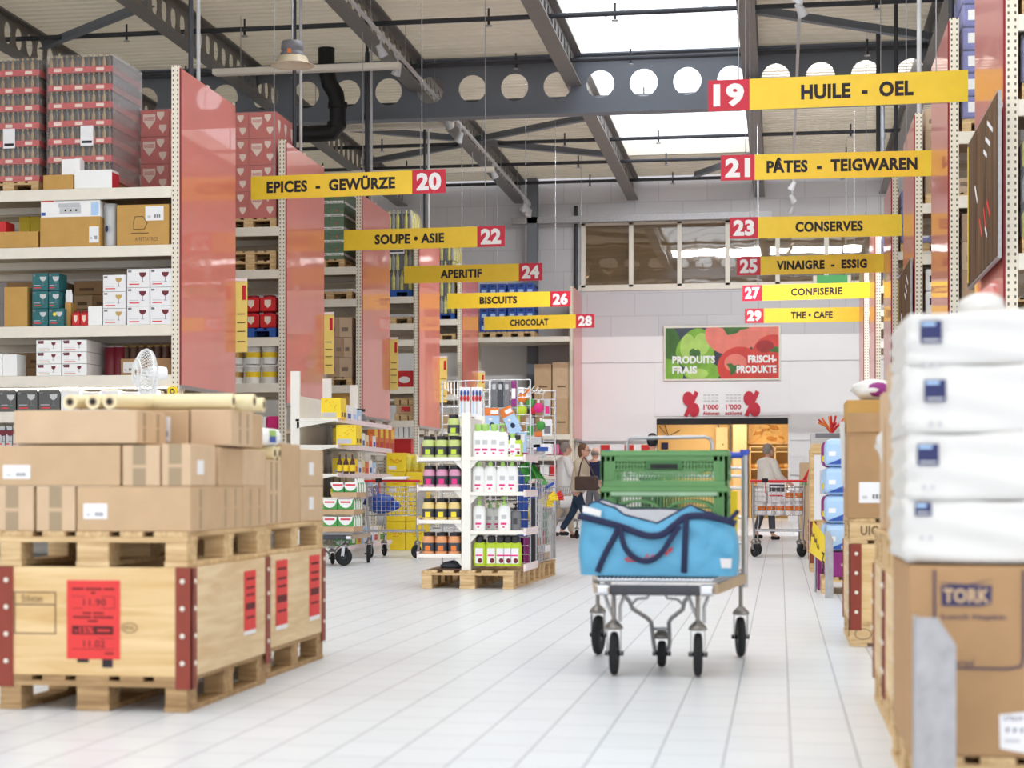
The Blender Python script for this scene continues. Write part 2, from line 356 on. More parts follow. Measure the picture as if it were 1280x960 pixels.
# roof braces
for a, b in (((-3.95, 42.0), (-7.05, 44.5)), ((-3.95, 47.2), (-7.05, 44.7)), ((-0.4, 33.2), (2.75, 35.8)), ((-13.4, 33.6), (-10.4, 30.9)), ((2.75, 44), (6, 41)), ((-10.35, 42.0), (-7.05, 44.5)), ((-10.35, 47.2), (-7.05, 44.7)), ((-13.6, 31), (-16.7, 34)), ((-3.9, 30.5), (-0.6, 27)), ((-2.2, 50.5), (-0.6, 47.5))):
    mb = MB().bar((a[0], a[1], 9.0), (b[0], b[1], 9.0), .14, .02, 'girder').bar((a[0], a[1], 9.07), (b[0], b[1], 9.07), .02, .14, 'girder')
    tag(struct(mb, 'roof_brace'), 'diagonal steel angle bracing the roof joists')

# ---- back wall with the bakery doorway and the office window band
dx0, dx1 = X_(821, YB), X_(985, YB); dz = Z_(523, (dx0 + dx1) / 2, YB)
wx0, wx1 = X_(727, YB), X_(1100, YB); wz0, wz1 = Z_(357, -2, YB), Z_(276, -2, YB)
zp = Z_(419, -1.5, YB)
w = MB()
w.box(XL, wx0, YB, YB + .3, zp, 9.7, 'block_wall'); w.box(wx1, XR, YB, YB + .3, zp, 9.7, 'block_wall')
w.box(wx0, wx1, YB, YB + .3, zp, wz0, 'block_wall'); w.box(wx0, wx1, YB, YB + .3, wz1, 9.7, 'block_wall')
w.box(XL, dx0, YB, YB + .3, 0, zp, 'wall_panel'); w.box(dx1, XR, YB, YB + .3, 0, zp, 'wall_panel'); w.box(dx0, dx1, YB, YB + .3, dz, zp, 'wall_panel')
struct(w, 'wall_back')
x6 = X_(724, YB)
for k, (a, b) in enumerate(((4.31, zp - .01), (2.17, 4.28))):                # sheet panels on the wall
    p = MB()
    if b > dz > a: p.box(x6, dx0 - .06, YB - .05, YB, a, b, 'wall_panel', .01); p.box(dx1 + .06, 3.4, YB - .05, YB, a, b, 'wall_panel', .01); p.box(dx0 - .06, dx1 + .06, YB - .05, YB, dz + .06, b, 'wall_panel', .01)
    else: p.box(x6, 3.4, YB - .05, YB, a, b, 'wall_panel', .01)
    struct(p, 'trim_%d' % (k + 1))
struct(MB().box(x6, dx0 - .05, YB - .07, YB, 2.12, 2.165, 'galv'), 'trim_3')
win = struct(MB().box(wx0, wx1, YB + .02, YB + .04, wz0, wz1, 'window_glass'), 'window_1'); win['label'] = 'band of office windows high in the back wall'
f_ = MB(); T = .12
f_.box(wx0 - .1, wx1 + .1, YB - .06, YB + .06, wz0 - .1, wz0 + .06, 'white_metal'); f_.box(wx0 - .1, wx1 + .1, YB - .06, YB + .06, wz1 - .06, wz1 + .04, 'white_metal')
for a in (729, 789, 849.5, 909.5, 972, 1033, 1095): xx = X_(a, YB); f_.box(xx - T / 2, xx + T / 2, YB - .06, YB + .06, wz0, wz1, 'white_metal')
f_.build('window_frame', win)
MB().box(wx0, wx1, YB + .35, YB + .4, wz0 - .05, wz1 + .05, 'blind').build('blind', win)
# bakery behind the doorway
bx0, bx1, by = dx0 - 1.4, dx1 + 1.4, YB + 4.5
b_ = MB(); b_.box(bx0, bx1, by, by + .1, 0, 3.4, 'wall_yellow'); b_.box(bx0 - .1, bx0, YB + .3, by + .1, 0, 3.4, 'wall_yellow'); b_.box(bx1, bx1 + .1, YB + .3, by + .1, 0, 3.4, 'wall_yellow'); b_.box(bx0, bx1, YB + .3, by, 3.3, 3.4, 'wall_yellow')
struct(b_, 'wall_bakery')
px_ = X_(925, by - .4); mat('pillar', (238, 204, 148), .6, var=.02)
struct(MB().box(px_ - .2, px_ + .2, by - .6, by, 0, 3.3, 'pillar', .01), 'trim_4')
d = struct(MB().box(dx0, dx1, YB - .09, YB + .25, dz - .16, dz, 'black', .01), 'door_1'); d['label'] = 'wide doorway into the bakery with a black roller shutter box'
MB().box(dx0 - .06, dx0, YB - .06, YB + .3, 0, dz, 'white').box(dx1, dx1 + .06, YB - .06, YB + .3, 0, dz, 'white').box(dx0 - .06, dx1 + .06, YB - .06, YB + .3, dz, dz + .05, 'white').build('door_frame', d)
L = bpy.data.lights.new('bakery_lamp', 'AREA'); L.energy = 120; L.size = 2.5; L.color = (1, .93, .8); lo = bpy.data.objects.new('bakery_lamp', L); COL.objects.link(lo); lo.location = ((bx0 + bx1) / 2, YB + 2.3, 3.25)
struct(MB().box(XL, XR, -6.3, -6, 3.8, 9.7, 'wall_panel'), 'front_light_blocker')  # unseen wall added above the open front to cut the incoming light
# side walls and back-left steel column
struct(MB().box(XL - .3, XL, 10, YB, 0, 9.7, 'block_wall'), 'wall_left'); struct(MB().box(XR, XR + .3, 10, YB, 0, 9.7, 'block_wall'), 'wall_right')
cx = X_(666, YB - .6)
struct(MB().box(cx - .14, cx + .14, YB - .75, YB - .73, 0, 9.3, 'girder').box(cx - .14, cx + .14, YB - .47, YB - .45, 0, 9.3, 'girder').box(cx - .012, cx + .012, YB - .73, YB - .47, 0, 9.3, 'girder'), 'column')
xp = X_(720, YB - .15); struct(MB().cyl((xp, YB - .15, 2), (xp, YB - .15, 8.6), .05, 'pipe'), 'drain_pipe')
struct(MB().box(X_(640, YB - .6), X_(965, YB - .6), YB - .75, YB - .45, Z_(276, -3, YB - .6), Z_(268, -3, YB - .6), 'galv'), 'cable_tray')
# black ventilation duct
mb = MB(); q = lambda px, py, Y: (X_(px, Y), Y, Z_(py, X_(px, Y), Y))
mb.tube([q(408, 58, 36), q(408, 88, 36), q(412, 105, 36), q(420, 118, 36), q(422, 135, 36), q(422, 158, 36), q(416, 166, 36), q(385, 168, 36), q(330, 167, 36)], .16, 'black', 14)
for a in ((422, 132), (408, 84), (421, 156)): p = Vector(q(a[0], a[1], 36)); mb.cyl(p - Vector((0, 0, .05)), p + Vector((0, 0, .05)), .19, 'black', n=16)
tag(struct(mb, 'ventilation_duct'), 'black bent ventilation duct under the roof')
for px, y0, y1, Y in ((459, 100, 240, 36.2), (1098, 130, 190, 36.2), (1103, 140, 200, 40)):
    x = X_(px, Y); tag(struct(MB().cyl((x, Y, Z_(y1, x, Y)), (x, Y, 9.3), .045, 'pipe').cyl((x, Y, 8.0), (x, Y, 8.1), .06, 'pipe'), 'roof_drain_pipe'), 'dark vertical drain pipe below the roof')

# ================================================================== LAMPS
def luminaire(x0, x1, Y, Z, label, power=LAMP_POWER, tilt=0.0):
    t = empty('strip_luminaire_or_fill', label, 'ceiling light', ((x0 + x1) / 2, Y, Z), 0, 'strip luminaires over the aisles'); h = (x1 - x0) / 2
    MB().box(-h, h, -.09, .09, .06, .16, 'white_metal', .015).build('housing', t)
    dm = mat('fill_diffuser', (255, 246, 236), .4, var=0, emit=2.0) if power else mat('diffuser', (226, 216, 204), .3, var=0)
    MB().box(-h + .05, h - .05, -.07, .07, .045, .06, dm).build('diffuser', t)
    w = MB()
    for x in (-h * .7, h * .7): w.cyl((x, 0, .16), (x, 0, 9.3 - Z), .008, 'steel', n=5)
    w.build('hanger', t)
    if not power: return t  # only the added fill luminaires carry a light
    L = bpy.data.lights.new('fill_light', 'AREA'); L.shape = 'RECTANGLE'; L.size = 2 * h; L.size_y = .2; L.energy = power; L.color = (.95, .985, 1)
    o = bpy.data.objects.new('fill_light', L); COL.objects.link(o); o.parent = t; o.location = (0, .1 if tilt else 0, .03); o.rotation_euler.x = tilt
    return t
lx = -6.55
for k, (Y, Z) in enumerate(((33.0, 8.2), (38.6, 8.2), (44.2, 8.2))):
    luminaire(lx - 3.4, lx, Y, Z, 'long white strip luminaire hung left of the aisle, %s from the front' % ['nearest', 'second', 'third'][k], 0)
for k, Y in enumerate((8.0, 14.0, 20.0, 26.5)):
    luminaire(-6.2, -2.8, Y, 8.6, 'added unseen fill light high over the left of the aisle, %s from the camera' % ORD[k]); luminaire(-.6, 2.2, Y, 8.6, 'added unseen fill light high over the right of the aisle, %s from the camera' % ORD[k])  # out-of-frame lamps added to fill the hall with light
for k, x in enumerate((-3.7, -.3, 3.0)): luminaire(x, x + 3.0, 37.49, 9.06, 'added fill light hidden behind the big roof girder, %s from the left' % ['first', 'second', 'third', 'fourth'][k], 420, tilt=.95)  # hidden lamps added and tilted to brighten the back wall
for k, Y in enumerate((33.0, 38.6, 44.2)): luminaire(5.0, 8.4, Y, 8.2, 'added fill light hidden behind the right racks, %s from the front' % ORD[k], LAMP_POWER * .6)  # out-of-sight lamps added for more light towards the back

def high_bay(loc, label):
    t = empty('high_bay_lamp', label, 'ceiling light', loc)
    MB().lathe([(.09, .34), (.15, .33), (.16, .22), (.13, .2), (.17, .17), (.17, .13)], 'grey', n=22).build('driver_housing', t)
    MB().lathe([(.13, .14), (.2, .12), (.24, .03), (.31, 0.0), (.3, -.005), (.225, .025), (.18, .11)], mat('lamp_glass', (226, 212, 186), .25, var=.02, alpha=.8), n=28).build('lamp_shade', t)
    MB().cyl((0, 0, .34), (0, 0, 9.3 - loc[2]), .012, 'steel', n=6).build('rod', t)
    MB().cb((-.0, -.175, .17), (.05, .02, .06), 'orange').build('warning_tag', t)
Yh = 26.0; xh = X_(365.5, Yh); high_bay((xh, Yh, Z_(82, xh, Yh)), 'bell-shaped high bay lamp hanging above the left racks')

def conduit(px, X, y_top, m, r, label):
    Y = Y_(px, X); tag(MB().cyl((X, Y, y_top), (X, Y, 9.3), r, m, n=10).cyl((X, Y, y_top), (X, Y, y_top + .06), r * 1.4, m, n=10).build('riser_pipe', None), label, 'pipe', 'riser pipes above the racks')
for k, (a, b) in enumerate(((238.5, 248), (368, 376), (459, 464), (531, 535.5))):
    conduit(a, -7.47, 6.0, 'pipe', .032, 'dark riser pipe above the red panel of the %s left rack' % ORD[k]); conduit(b, -7.47, 6.0, 'light_grey', .026, 'pale conduit above the red panel of the %s left rack' % ORD[k])
for k, (a, m) in enumerate(((1189, 'pipe'), (1149, 'light_grey'), (1120, 'pipe'))): conduit(a, 1.97, 6.0, m, .036, '%s pipe rising from the post of the %s right rack' % (['thick dark', 'pale', 'thin dark'][k], ORD[k + 1]))
def track(x, y0, y1, Z, label):
    t = empty('spotlight_track', label, 'track', (x, y0, Z)); MB().box(-.025, .025, 0, y1 - y0, 0, .05, 'light_grey').build('rail', t)
    mb = MB()
    for k in range(int((y1 - y0) / 3) + 1): mb.cyl((0, 1 + 3 * k, .05), (0, 1 + 3 * k, 9.3 - Z), .008, 'steel', n=5)
    mb.build('hanger', t)
def spot(x, y, Z, label, tilt=0.5, s=1):
    t = empty('track_spotlight', label, 'spotlight', (x, y, Z), 0, 'spotlights on the ceiling tracks')
    MB().box(-.03, .03, -.08, .08, -.07, 0, 'light_grey', .01).cyl((0, 0, -.07), (0, 0, -.16), .018, 'light_grey', n=8).build('adapter', t)
    M = Matrix.Rotation(tilt * s, 3, 'Y') @ Matrix.Rotation(.35, 3, 'X')
    MB().lathe([(.03, .1), (.055, .09), (.06, .02), (.082, -.1), (.086, -.12), (.075, -.12), (.06, -.08)], 'light_grey', (0, 0, -.24), 18, M).build('lamp_head', t)
    MB().lathe([(.0, -.09), (.07, -.09)], mat('lamp_glow', (255, 232, 200), .4, var=0, emit=3), (0, 0, -.24), 18, M).build('lens', t)
tx = -6.65; track(tx, 24, 51.5, 8.55, 'long spotlight track slung beside the left roof joist')
for k, (px) in enumerate((476, 497, 560, 575, 617, 662, 669, 673)):
    Y = min(51.0 - .35 * (7 - k), Y_(px, tx)); spot(tx, Y, 8.55, 'grey spotlight on the left ceiling track, %s from the front' % ORD[k], .4, 1 if k % 2 else -1)
spot(tx, 51.35, 8.55, 'grey spotlight alone at the far end of the left track', .3)
tx2 = 0.30; track(tx2, 18, 52, 8.3, 'spotlight track running above the right-hand aisle signs')
for k, py in enumerate((-5, 12, 232, 248, 262)):
    D = (8.3 - EYE - .25) * F / (HOR - py); Y = (D + tx2 * SN) / CS
    spot(tx2, Y, 8.3, 'white spotlight on the right ceiling track, %s from the front' % ORD[k], .5, -1 if k % 2 else 1)
# ================================================================== PALLET RACKS
def upright_mat():
    m = bpy.data.materials.new('upright_perforated'); m.use_nodes = True; nt = m.node_tree; b = nt.nodes['Principled BSDF']
    tc = nt.nodes.new('ShaderNodeTexCoord'); sp = nt.nodes.new('ShaderNodeSeparateXYZ'); nt.links.new(tc.outputs['Object'], sp.inputs[0])
    def M(op, a, v, c=None):
        n = nt.nodes.new('ShaderNodeMath'); n.operation = op
        for i, q in enumerate((a, v, c)):
            if q is None: continue
            if isinstance(q, (int, float)): n.inputs[i].default_value = q
            else: nt.links.new(q, n.inputs[i])
        return n.outputs[0]
    fz = M('FRACT', M('DIVIDE', sp.outputs['Z'], 0.06), 0); hz = M('LESS_THAN', fz, 0.42)
    ax = M('ABSOLUTE', sp.outputs['X'], 0); hx = M('LESS_THAN', M('ABSOLUTE', M('SUBTRACT', ax, 0.028), 0), 0.008)
    h = M('MULTIPLY', hz, hx)
    mx = nt.nodes.new('ShaderNodeMix'); mx.data_type = 'RGBA'; nt.links.new(h, mx.inputs['Factor'])
    mx.inputs['A'].default_value = lin((236, 226, 208)) + (1,); mx.inputs['B'].default_value = lin((96, 88, 78)) + (1,)
    nt.links.new(mx.outputs['Result'], b.inputs['Base Color']); b.inputs['Roughness'].default_value = .5
    MATS['upright'] = m
upright_mat()
RD = 2.5
_post = MB().box(-.05, .05, 0, .09, 0, 6.2, 'upright').cb((0, .04, .01), (.16, .16, .02), 'grey').mesh('upright')
def child(name, me, parent, loc, rz=0):
    o = bpy.data.objects.new(name, me); COL.objects.link(o); o.parent = parent; o.location = loc; o.rotation_euler.z = rz; return o
_beam = {}
_br = (MB().bar((0, .08, 0), (0, 1.2, 1.2), .03, .03, 'white_metal').mesh('diagonal_brace'), MB().bar((0, 1.28, 1.2), (0, 2.42, 0), .03, .03, 'white_metal').mesh('diagonal_brace'))
def rack(label, Xe, side, Y, levels, width=2.75, panel=True, flag=True, num=None, group='pallet racks'):
    t = empty('pallet_rack', label, 'rack', (Xe, Y, 0), 0, group); s = side
    for x in (.05, width - .05):
        for y in (0.0, 1.2, RD - .09): child('upright', _post, t, (s * x, y, 0))
    k = width
    if k not in _beam:
        _beam[k] = (MB().box(-k / 2 + .1, k / 2 - .1, 0, .05, -.14, 0, 'white_metal', .006).mesh('beam'),
                    MB().box(-k / 2 + .1, k / 2 - .1, .05, 1.17, -.05, -.004, 'beige').mesh('deck'))
    bm_, dk = _beam[k]
    for z in levels:
        for y in (.0, 1.15, 1.29, RD - .05): child('beam', bm_, t, (s * k / 2, y, z))
        for y in (0, 1.25): child('deck', dk, t, (s * k / 2, y, z))
    for x in (.05, width - .05):
        for z in (.4, 1.9, 3.4, 4.9): child('diagonal_brace', _br[0], t, (s * x, 0, z)); child('diagonal_brace', _br[1], t, (s * x, 0, z))
    if panel:
        p = MB().box(min(0, -s * .014), max(0, -s * .014), .03, RD - .02, 2.2, 6.17, 'red_panel', .003)
        po = p.build('end_panel', t); po['label'] = 'glossy red end panel'
        MB().box(min(0, -s * .02), max(0, -s * .02), .015, .03, 2.2, 6.17, 'dark_red').build('panel_edge', po)
        MB().box(min(0, -s * .03), max(0, -s * .03), .03, RD - .02, 2.15, 2.2, 'galv').build('panel_rail', po)
    if flag:
        f = MB(); f.box(min(0, -s * .17), max(0, -s * .17), RD + .01, RD + .02, 2.78, 3.76, mat('list_yellow', (246, 232, 132), .5, var=.02)); fo = f.build('aisle_list', t); fo['label'] = 'yellow hanging aisle list'
        x0 = -s * .17 if s > 0 else 0.0
        g = MB(); g.box(x0 + .02 + (.08 if s < 0 else 0), x0 + .07 + (.08 if s < 0 else 0), RD + .005, RD + .01, 3.5, 3.7, 'sign_red')
        for z in (3.3, 3.18, 3.06, 2.92): g.box(x0 + .03, x0 + .14, RD + .005, RD + .01, z, z + .014, 'line')
        g.box(x0, x0 + .17, RD, RD + .02, 3.76, 3.8, 'white'); g.build('print', fo)
    return t
LY = [23.08, 28.3, 33.7, 39.2, 44.7]; RY = [16.82, 22.27, 27.85, 33.5, 39.2, 44.5]
NW = ['first', 'second', 'third', 'fourth', 'fifth', 'sixth']
LLEV = [[4.69, 3.96, 2.96, 2.33, 1.88, 1.42, .95, .45], [4.88, 4.23, 3.2, 2.5, 1.8, 1.2, .5], [4.88, 4.3, 2.75, 2.0, 1.3, .5], [4.88, 4.32, 3.0, 2.3, 1.6, .8], [4.88, 4.4, 3.1, 2.3, 1.6, .8]]
LN = [None, 20, 22, 24, 26]
for k, Y in enumerate(LY): rack(width=3.6 if k == 0 else 2.75, label='white pallet rack with red end panel, %s from the front, left side' % NW[k], Xe=-7.4, side=-1, Y=Y, levels=LLEV[k])
rack('white rack at the far left end beside the pale back wall, under sign 28', -5.35, -1, 50.3, [4.88, 2.3, 1.75, 1.2, .5], panel=True, flag=False)
for k, Y in enumerate(RY): rack('white pallet rack with red end panel, %s from the front, right side' % NW[k], 1.88, 1, Y, [4.92, 4.2, 2.9, 2.2, 1.5, .6], flag=False)

# ================================================================== AISLE SIGNS
def sign(num, text, Y, L, R, cut, side, u0, u1, label):
    """L/R = (px, top, bottom) at the left and right edge, cut = px where the number field begins or ends"""
    def P(px, py): x = X_(px, Y); return Vector((x, 0, Z_(py, x, Y)))
    a, b, c, d = P(L[0], L[2]), P(R[0], R[2]), P(R[0], R[1]), P(L[0], L[1])
    o = (a + b + c + d) / 4; a, b, c, d = a - o, b - o, c - o, d - o
    t = empty('aisle_sign', label, 'sign', (o.x, Y, o.z), 0, 'yellow aisle signs')
    u = (b - a); Wd = u.length; u.normalize(); v = (d - a); H = v.length; v.normalize()
    fc = (cut - L[0]) / (R[0] - L[0])
    def slab(f0, f1, m):
        mb = MB(); p = [a + u * (Wd * f0), a + u * (Wd * f1), a + u * (Wd * f1) + v * H, a + u * (Wd * f0) + v * H]; n = Vector((0, .012, 0))
        vs = [q - n for q in p] + [q + n for q in p]
        return mb.add(vs, [(0, 1, 2, 3), (7, 6, 5, 4), (0, 4, 5, 1), (1, 5, 6, 2), (2, 6, 7, 3), (3, 7, 4, 0)], m)
    if side == 'R': y0, y1, n0, n1 = 0, fc, fc, 1
    else: y0, y1, n0, n1 = fc, 1, 0, fc
    slab(y0, y1, 'sign_yellow').build('board', t); no = slab(n0, n1, 'sign_red').build('number_panel', t)
    acc = any(ch in text for ch in 'ÂÜ'); h = H * .49 * (1.24 if acc else 1)
    f = Vector((0, -.0135, 0))
    MB().text(text, 'ink', a + u * (Wd * u0) + v * (H * .255) + f, u, v, Wd * (u1 - u0), h, .045).build('lettering', t)
    w = Wd * (n1 - n0)
    MB().text(str(num), 'white', a + u * (Wd * n0 + w * .13) + v * (H * .12) + f, u, v, w * .74, H * .76, .05).build('number', no)
    wr = MB()
    for q in (.12, .88): p = a + u * (Wd * q) + v * H; wr.cyl(p, (p.x, p.y, 9.3 - o.z), .006, 'steel', n=5, caps=False)
    wr.build('hanging_wire', t)
    return t
sl = 'yellow aisle sign with red number %d reading %s'
for num, tx, Y, L, R, cut, u0, u1 in (
    (20, 'EPICES  -  GEWÜRZE', 26.4, (314, 221, 250), (557, 210, 241), 516, .082, .745), (22, 'SOUPE • ASIE', 32.2, (430, 288, 313.5), (631, 282, 308), 597, .194, .627),
    (24, 'APERITIF', 37.6, (505, 333, 354.5), (678, 329, 350.5), 649, .266, .566), (26, 'BISCUITS', 42.75, (559, 367, 386), (713, 363, 383), 688, .266, .571),
    (28, 'CHOCOLAT', 48.2, (605, 396, 413), (743, 392, 409.5), 720, .239, .587)):
    sign(num, tx, Y, L, R, cut, 'R', u0, u1, sl % (num, {20: 'epices gewürze', 22: 'soupe asie'}.get(num, tx.lower())))
for num, tx, Y, L, R, cut, u0, u1 in (
    (19, 'HUILE  -  OEL', 20.1, (885, 101, 139.5), (1210, 87, 127), 938, .363, .794), (21, 'PÂTES  -  TEIGWAREN', 25.0, (901, 194.5, 226), (1165, 187, 220), 944, .22, .932),
    (23, 'CONSERVES', 31.0, (912, 272, 298.5), (1127, 267.5, 295), 948, .386, .777), (25, 'VINAIGRE  -  ESSIG', 36.2, (921, 321.5, 344.5), (1105, 317.5, 340.5), 951, .272, .886),
    (27, 'CONFISERIE', 41.9, (928, 357, 376.5), (1087, 352.5, 372.5), 953, .384, .786), (29, 'THE • CAFE', 46.9, (931, 386, 404), (1075, 384, 402), 955, .403, .764)):
    sign(num, tx, Y, L, R, cut, 'L', u0, u1, sl % (num, {19: 'huile oel', 21: 'pâtes teigwaren', 25: 'vinaigre essig', 29: 'the cafe'}.get(num, tx.lower())))

# ================================================================== SIGNS ON THE BACK WALL
def banner():
    Y = YB - .12; x0, x1 = X_(832, Y), X_(973.5, Y); z0, z1 = Z_(473, -1, Y), Z_(409, -1, Y); w, h = x1 - x0, z1 - z0
    t = empty('produce_banner', 'wide picture sign of green peppers and tomatoes above the bakery doorway', 'sign', (x0, Y, z0))
    MB().box(-.05, w + .05, -.02, .06, -.05, h + .05, 'white_metal', .01).build('frame', t)
    mb = MB(); y = [-.024]
    def disc(cx, cz, rx, rz, m, lay, n=28, wob=0):
        y = -.022 - lay * .0012; pts = []
        for k in range(n):
            a = 2 * PI * k / n; r = 1 + wob * math.cos(3 * a + cx * 9)
            px = min(w, max(0, cx * w + rx * w * r * math.cos(a))); pz = min(h, max(0, cz * h + rz * h * r * math.sin(a))); pts.append((px, y, pz))
        mb.add(pts, [tuple(range(n))], m)
    bgm = mat('print_dark', (58, 66, 78), .5, var=.3, scale=2); mb.box(0, w, -.023, -.02, 0, h, bgm)
    g1 = mat('print_green', (126, 178, 58), .5, var=.25, scale=3); g2 = mat('print_green_light', (176, 212, 104), .5, var=.12, scale=3); g3 = mat('print_green_dark', (64, 108, 44), .5, var=.2, scale=4)
    r1 = mat('print_tomato', (214, 66, 56), .5, var=.16, scale=2.5); r2 = mat('print_tomato_light', (232, 128, 112), .5, var=.12, scale=2.5); r3 = mat('print_tomato_dark', (168, 40, 42), .5, var=.2, scale=3)
    disc(.02, .55, .12, .5, g3, 1); disc(.0, .1, .16, .3, g1, 2); disc(.27, .55, .17, .42, g1, 3, 28, .07); disc(.2, .62, .07, .26, g2, 4); disc(.32, .68, .07, .22, g2, 4); disc(.26, .5, .05, .1, g3, 5)
    disc(.27, .66, .025, .1, g2, 6); disc(.33, .12, .16, .2, g1, 4, 28, .05); disc(.28, .1, .1, .1, g2, 5)
    disc(.58, .88, .23, .42, r2, 5); disc(.6, .98, .12, .1, g3, 6, 10, .4); disc(.66, .22, .2, .4, r1, 6); disc(.62, .3, .1, .18, r2, 7); disc(.93, .85, .2, .45, r2, 4); disc(.95, .35, .2, .5, r1, 5); disc(.88, .62, .08, .12, r3, 6)
    disc(.6, .2, .05, .1, g3, 8, 10, .5); disc(.97, .55, .05, .06, g3, 8, 8, .4)
    mb.build('print', t)
    tx = MB(); o = -.04
    for s, x, z, ww in (('PRODUITS', .06, .3, .38), ('FRAIS', .06, .1, .22), ('FRISCH-', .73, .3, .25), ('PRODUKTE', .63, .1, .35)): tx.text(s, 'white', (x * w, o, z * h), (1, 0, 0), (0, 0, 1), ww * w, h * .15, .05)
    tx.build('lettering', t)
banner()
def percent():
    Y = YB - .06; x0, x1 = X_(853, Y), X_(953, Y); zb, zt = Z_(521, -1, Y), Z_(488, -1, Y); w, h = x1 - x0, zt - zb
    t = empty('percent_notice', 'red percent signs and thousand offers notice above the doorway', 'sign', (x0, Y, zb))
    mat('percent_red', (200, 40, 62), .5, var=0)
    for k, cx in enumerate((.11, .87)):
        mb = MB(); c = cx * w
        mb.prism([(c - .2, .04), (c - .1, .0), (c + .2, h - .06), (c + .1, h)], 'y', -.04, 0, 'percent_red')
        for dx, dz in ((-.08, h * .7), (.08, h * .27)): mb.prism([(c + dx + .145 * math.cos(a * PI / 12), dz + .19 * math.sin(a * PI / 12)) for a in range(24)], 'y', -.05, 0, 'percent_red', True)
        mb.build('percent_sign', t)
    tx = MB()
    for cx, word in ((.36, 'Aktionen'), (.64, 'actions')):
        ww = .19 * w; tx.text("1'000", 'percent_red', (cx * w - ww / 2, -.01, .2), (1, 0, 0), (0, 0, 1), ww, .14, .03); tx.text(word, 'percent_red', (cx * w - ww * .55, -.01, .05), (1, 0, 0), (0, 0, 1), ww * 1.1, .1, .03)
        for j, z in enumerate((.42, .5, .58)):
            for q in range(4): tx.box(cx * w - ww * .5 + ww * .26 * q, cx * w - ww * .5 + ww * (.26 * q + .2), -.01, -.005, z, z + .028, 'light_grey')
    tx.build('lettering', t)
percent()
sq = []
for k, px in enumerate((756.5, 786.5, 807.5)):
    Y = YB - .021; x = X_(px, Y); z = Z_(562, x, Y)
    MBo = MB().box(-.13, .13, 0, .02, -.13, .13, 'orange').build('price_poster', None, (x, Y, z)); MB().box(-.11, .11, -.004, 0, -.09, .115, 'red').build('red_field', MBo)
    tag(MBo, 'small red poster with orange rim on the wall, %s left of the doorway' % ('farthest', 'second', 'nearest')[k], 'poster', 'red wall posters')
# green emergency exit lamp below the window band
x = X_(1040, YB - .3); z = Z_(350, x, YB - .3)
t = empty('exit_lamp', 'green exit lamp under the high office windows', 'sign', (x, YB - .3, z)); MB().box(-.5, .5, -.08, .3, -.12, .12, 'white_metal', .02).build('housing', t)
MB().box(-.4, .4, -.1, -.08, -.1, .12, mat('exit_green', (52, 152, 72), .4, var=0, emit=.35)).build('face', t)
# framed posters on the right rack panels
def poster(px0, px1, yt0, yb0, yt1, yb1, Xp, label, dark=True):
    """px0 = near edge, px1 = far edge on the plane X = Xp"""
    Ya, Yb2 = Y_(px0, Xp), Y_(px1, Xp); z0, z1 = Z_(yb0, Xp, Ya), Z_(yt0, Xp, Ya)
    t = empty('framed_poster', label, 'poster', (Xp, Ya, z0)); L = Yb2 - Ya; h = z1 - z0
    MB().box(-.03, .0, 0, L, 0, h, 'galv').build('board', t)
    pm = wood_mat('poster_print', (64, 46, 34), (124, 92, 62), 2, 2.0) if dark and 'poster_print' not in MATS else MATS['poster_print']
    p = MB().box(-.036, -.03, .02, L - .02, .02, h - .02, pm)
    for (a, b, c, d_, m_) in ((.12, .8, .28, .9, 'paper'), (.2, .74, .34, .82, 'paper'), (.3, .7, .4, .76, 'paper'), (.2, .3, .3, .42, 'red_poster'), (.34, .26, .4, .4, 'red_poster'), (.46, .24, .54, .36, 'red_poster'), (.3, .2, .36, .27, 'paper'), (.62, .5, .7, .62, 'paper')): p.bar((-.04, L * a, h * b), (-.04, L * c, h * d_), .004, .035, m_, (0, 0, 1))
    p.box(-.039, -.036, L - .12, L - .05, .05, h - .05, 'yellow'); p.build('print', t)
poster(1252, 1214, 112, 322, 0, 0, 1.82, 'large dark framed poster on the nearest right red panel')
poster(1140.5, 1125.5, 322, 470, 0, 0, 1.84, 'brown framed poster on the third right red panel, half behind the white packs')
# ================================================================== PALLETS
_pal = {}
def pallet(loc, label, W=.82, L=1.22, H=.146, m='pallet_wood', rz=0, group='wooden pallets', detail=True):
    k = (W, L, H, m, detail)
    if k in _pal: return copy_tree(_pal[k], loc, label, rz, group)
    my = m + '_y' if m + '_y' in MATS else m
    b, tt = .022, H - .022
    t = empty('wooden_pallet', label, 'pallet', loc, rz, group)
    dk = MB(); bw = [.145, .1, .145, .1, .145]; gap = (W - sum(bw)) / 4; x = 0
    for q in bw: dk.box(x, x + q, 0, L, tt, H, my, .003 if detail else 0); x += q + gap
    for y in (0, L / 2 - .0725, L - .145): dk.box(0, W, y, y + .145, tt - .022, tt, m, 0)
    bx = [(0, .1), (W / 2 - .0725, W / 2 + .0725), (W - .1, W)]
    if not detail:
        for a, c in bx:
            for y in (0, L / 2 - .0725, L - .145): dk.box(a, c, y, y + .145, .022, tt - .022, m)
            dk.box(a, c, 0, L, 0, .022, m)
        dk.build('deck', t)
    else:
        dk.build('deck', t)
        for a, c in bx:
            for y in (0, L / 2 - .0725, L - .145): MB().box(a + .003, c - .003, y + .003, y + .142, .022, tt - .022, m, .004).build('block', t)
            MB().box(a, c, 0, L, 0, .022, m, .003).build('skid', t)
    _pal[k] = t; return t

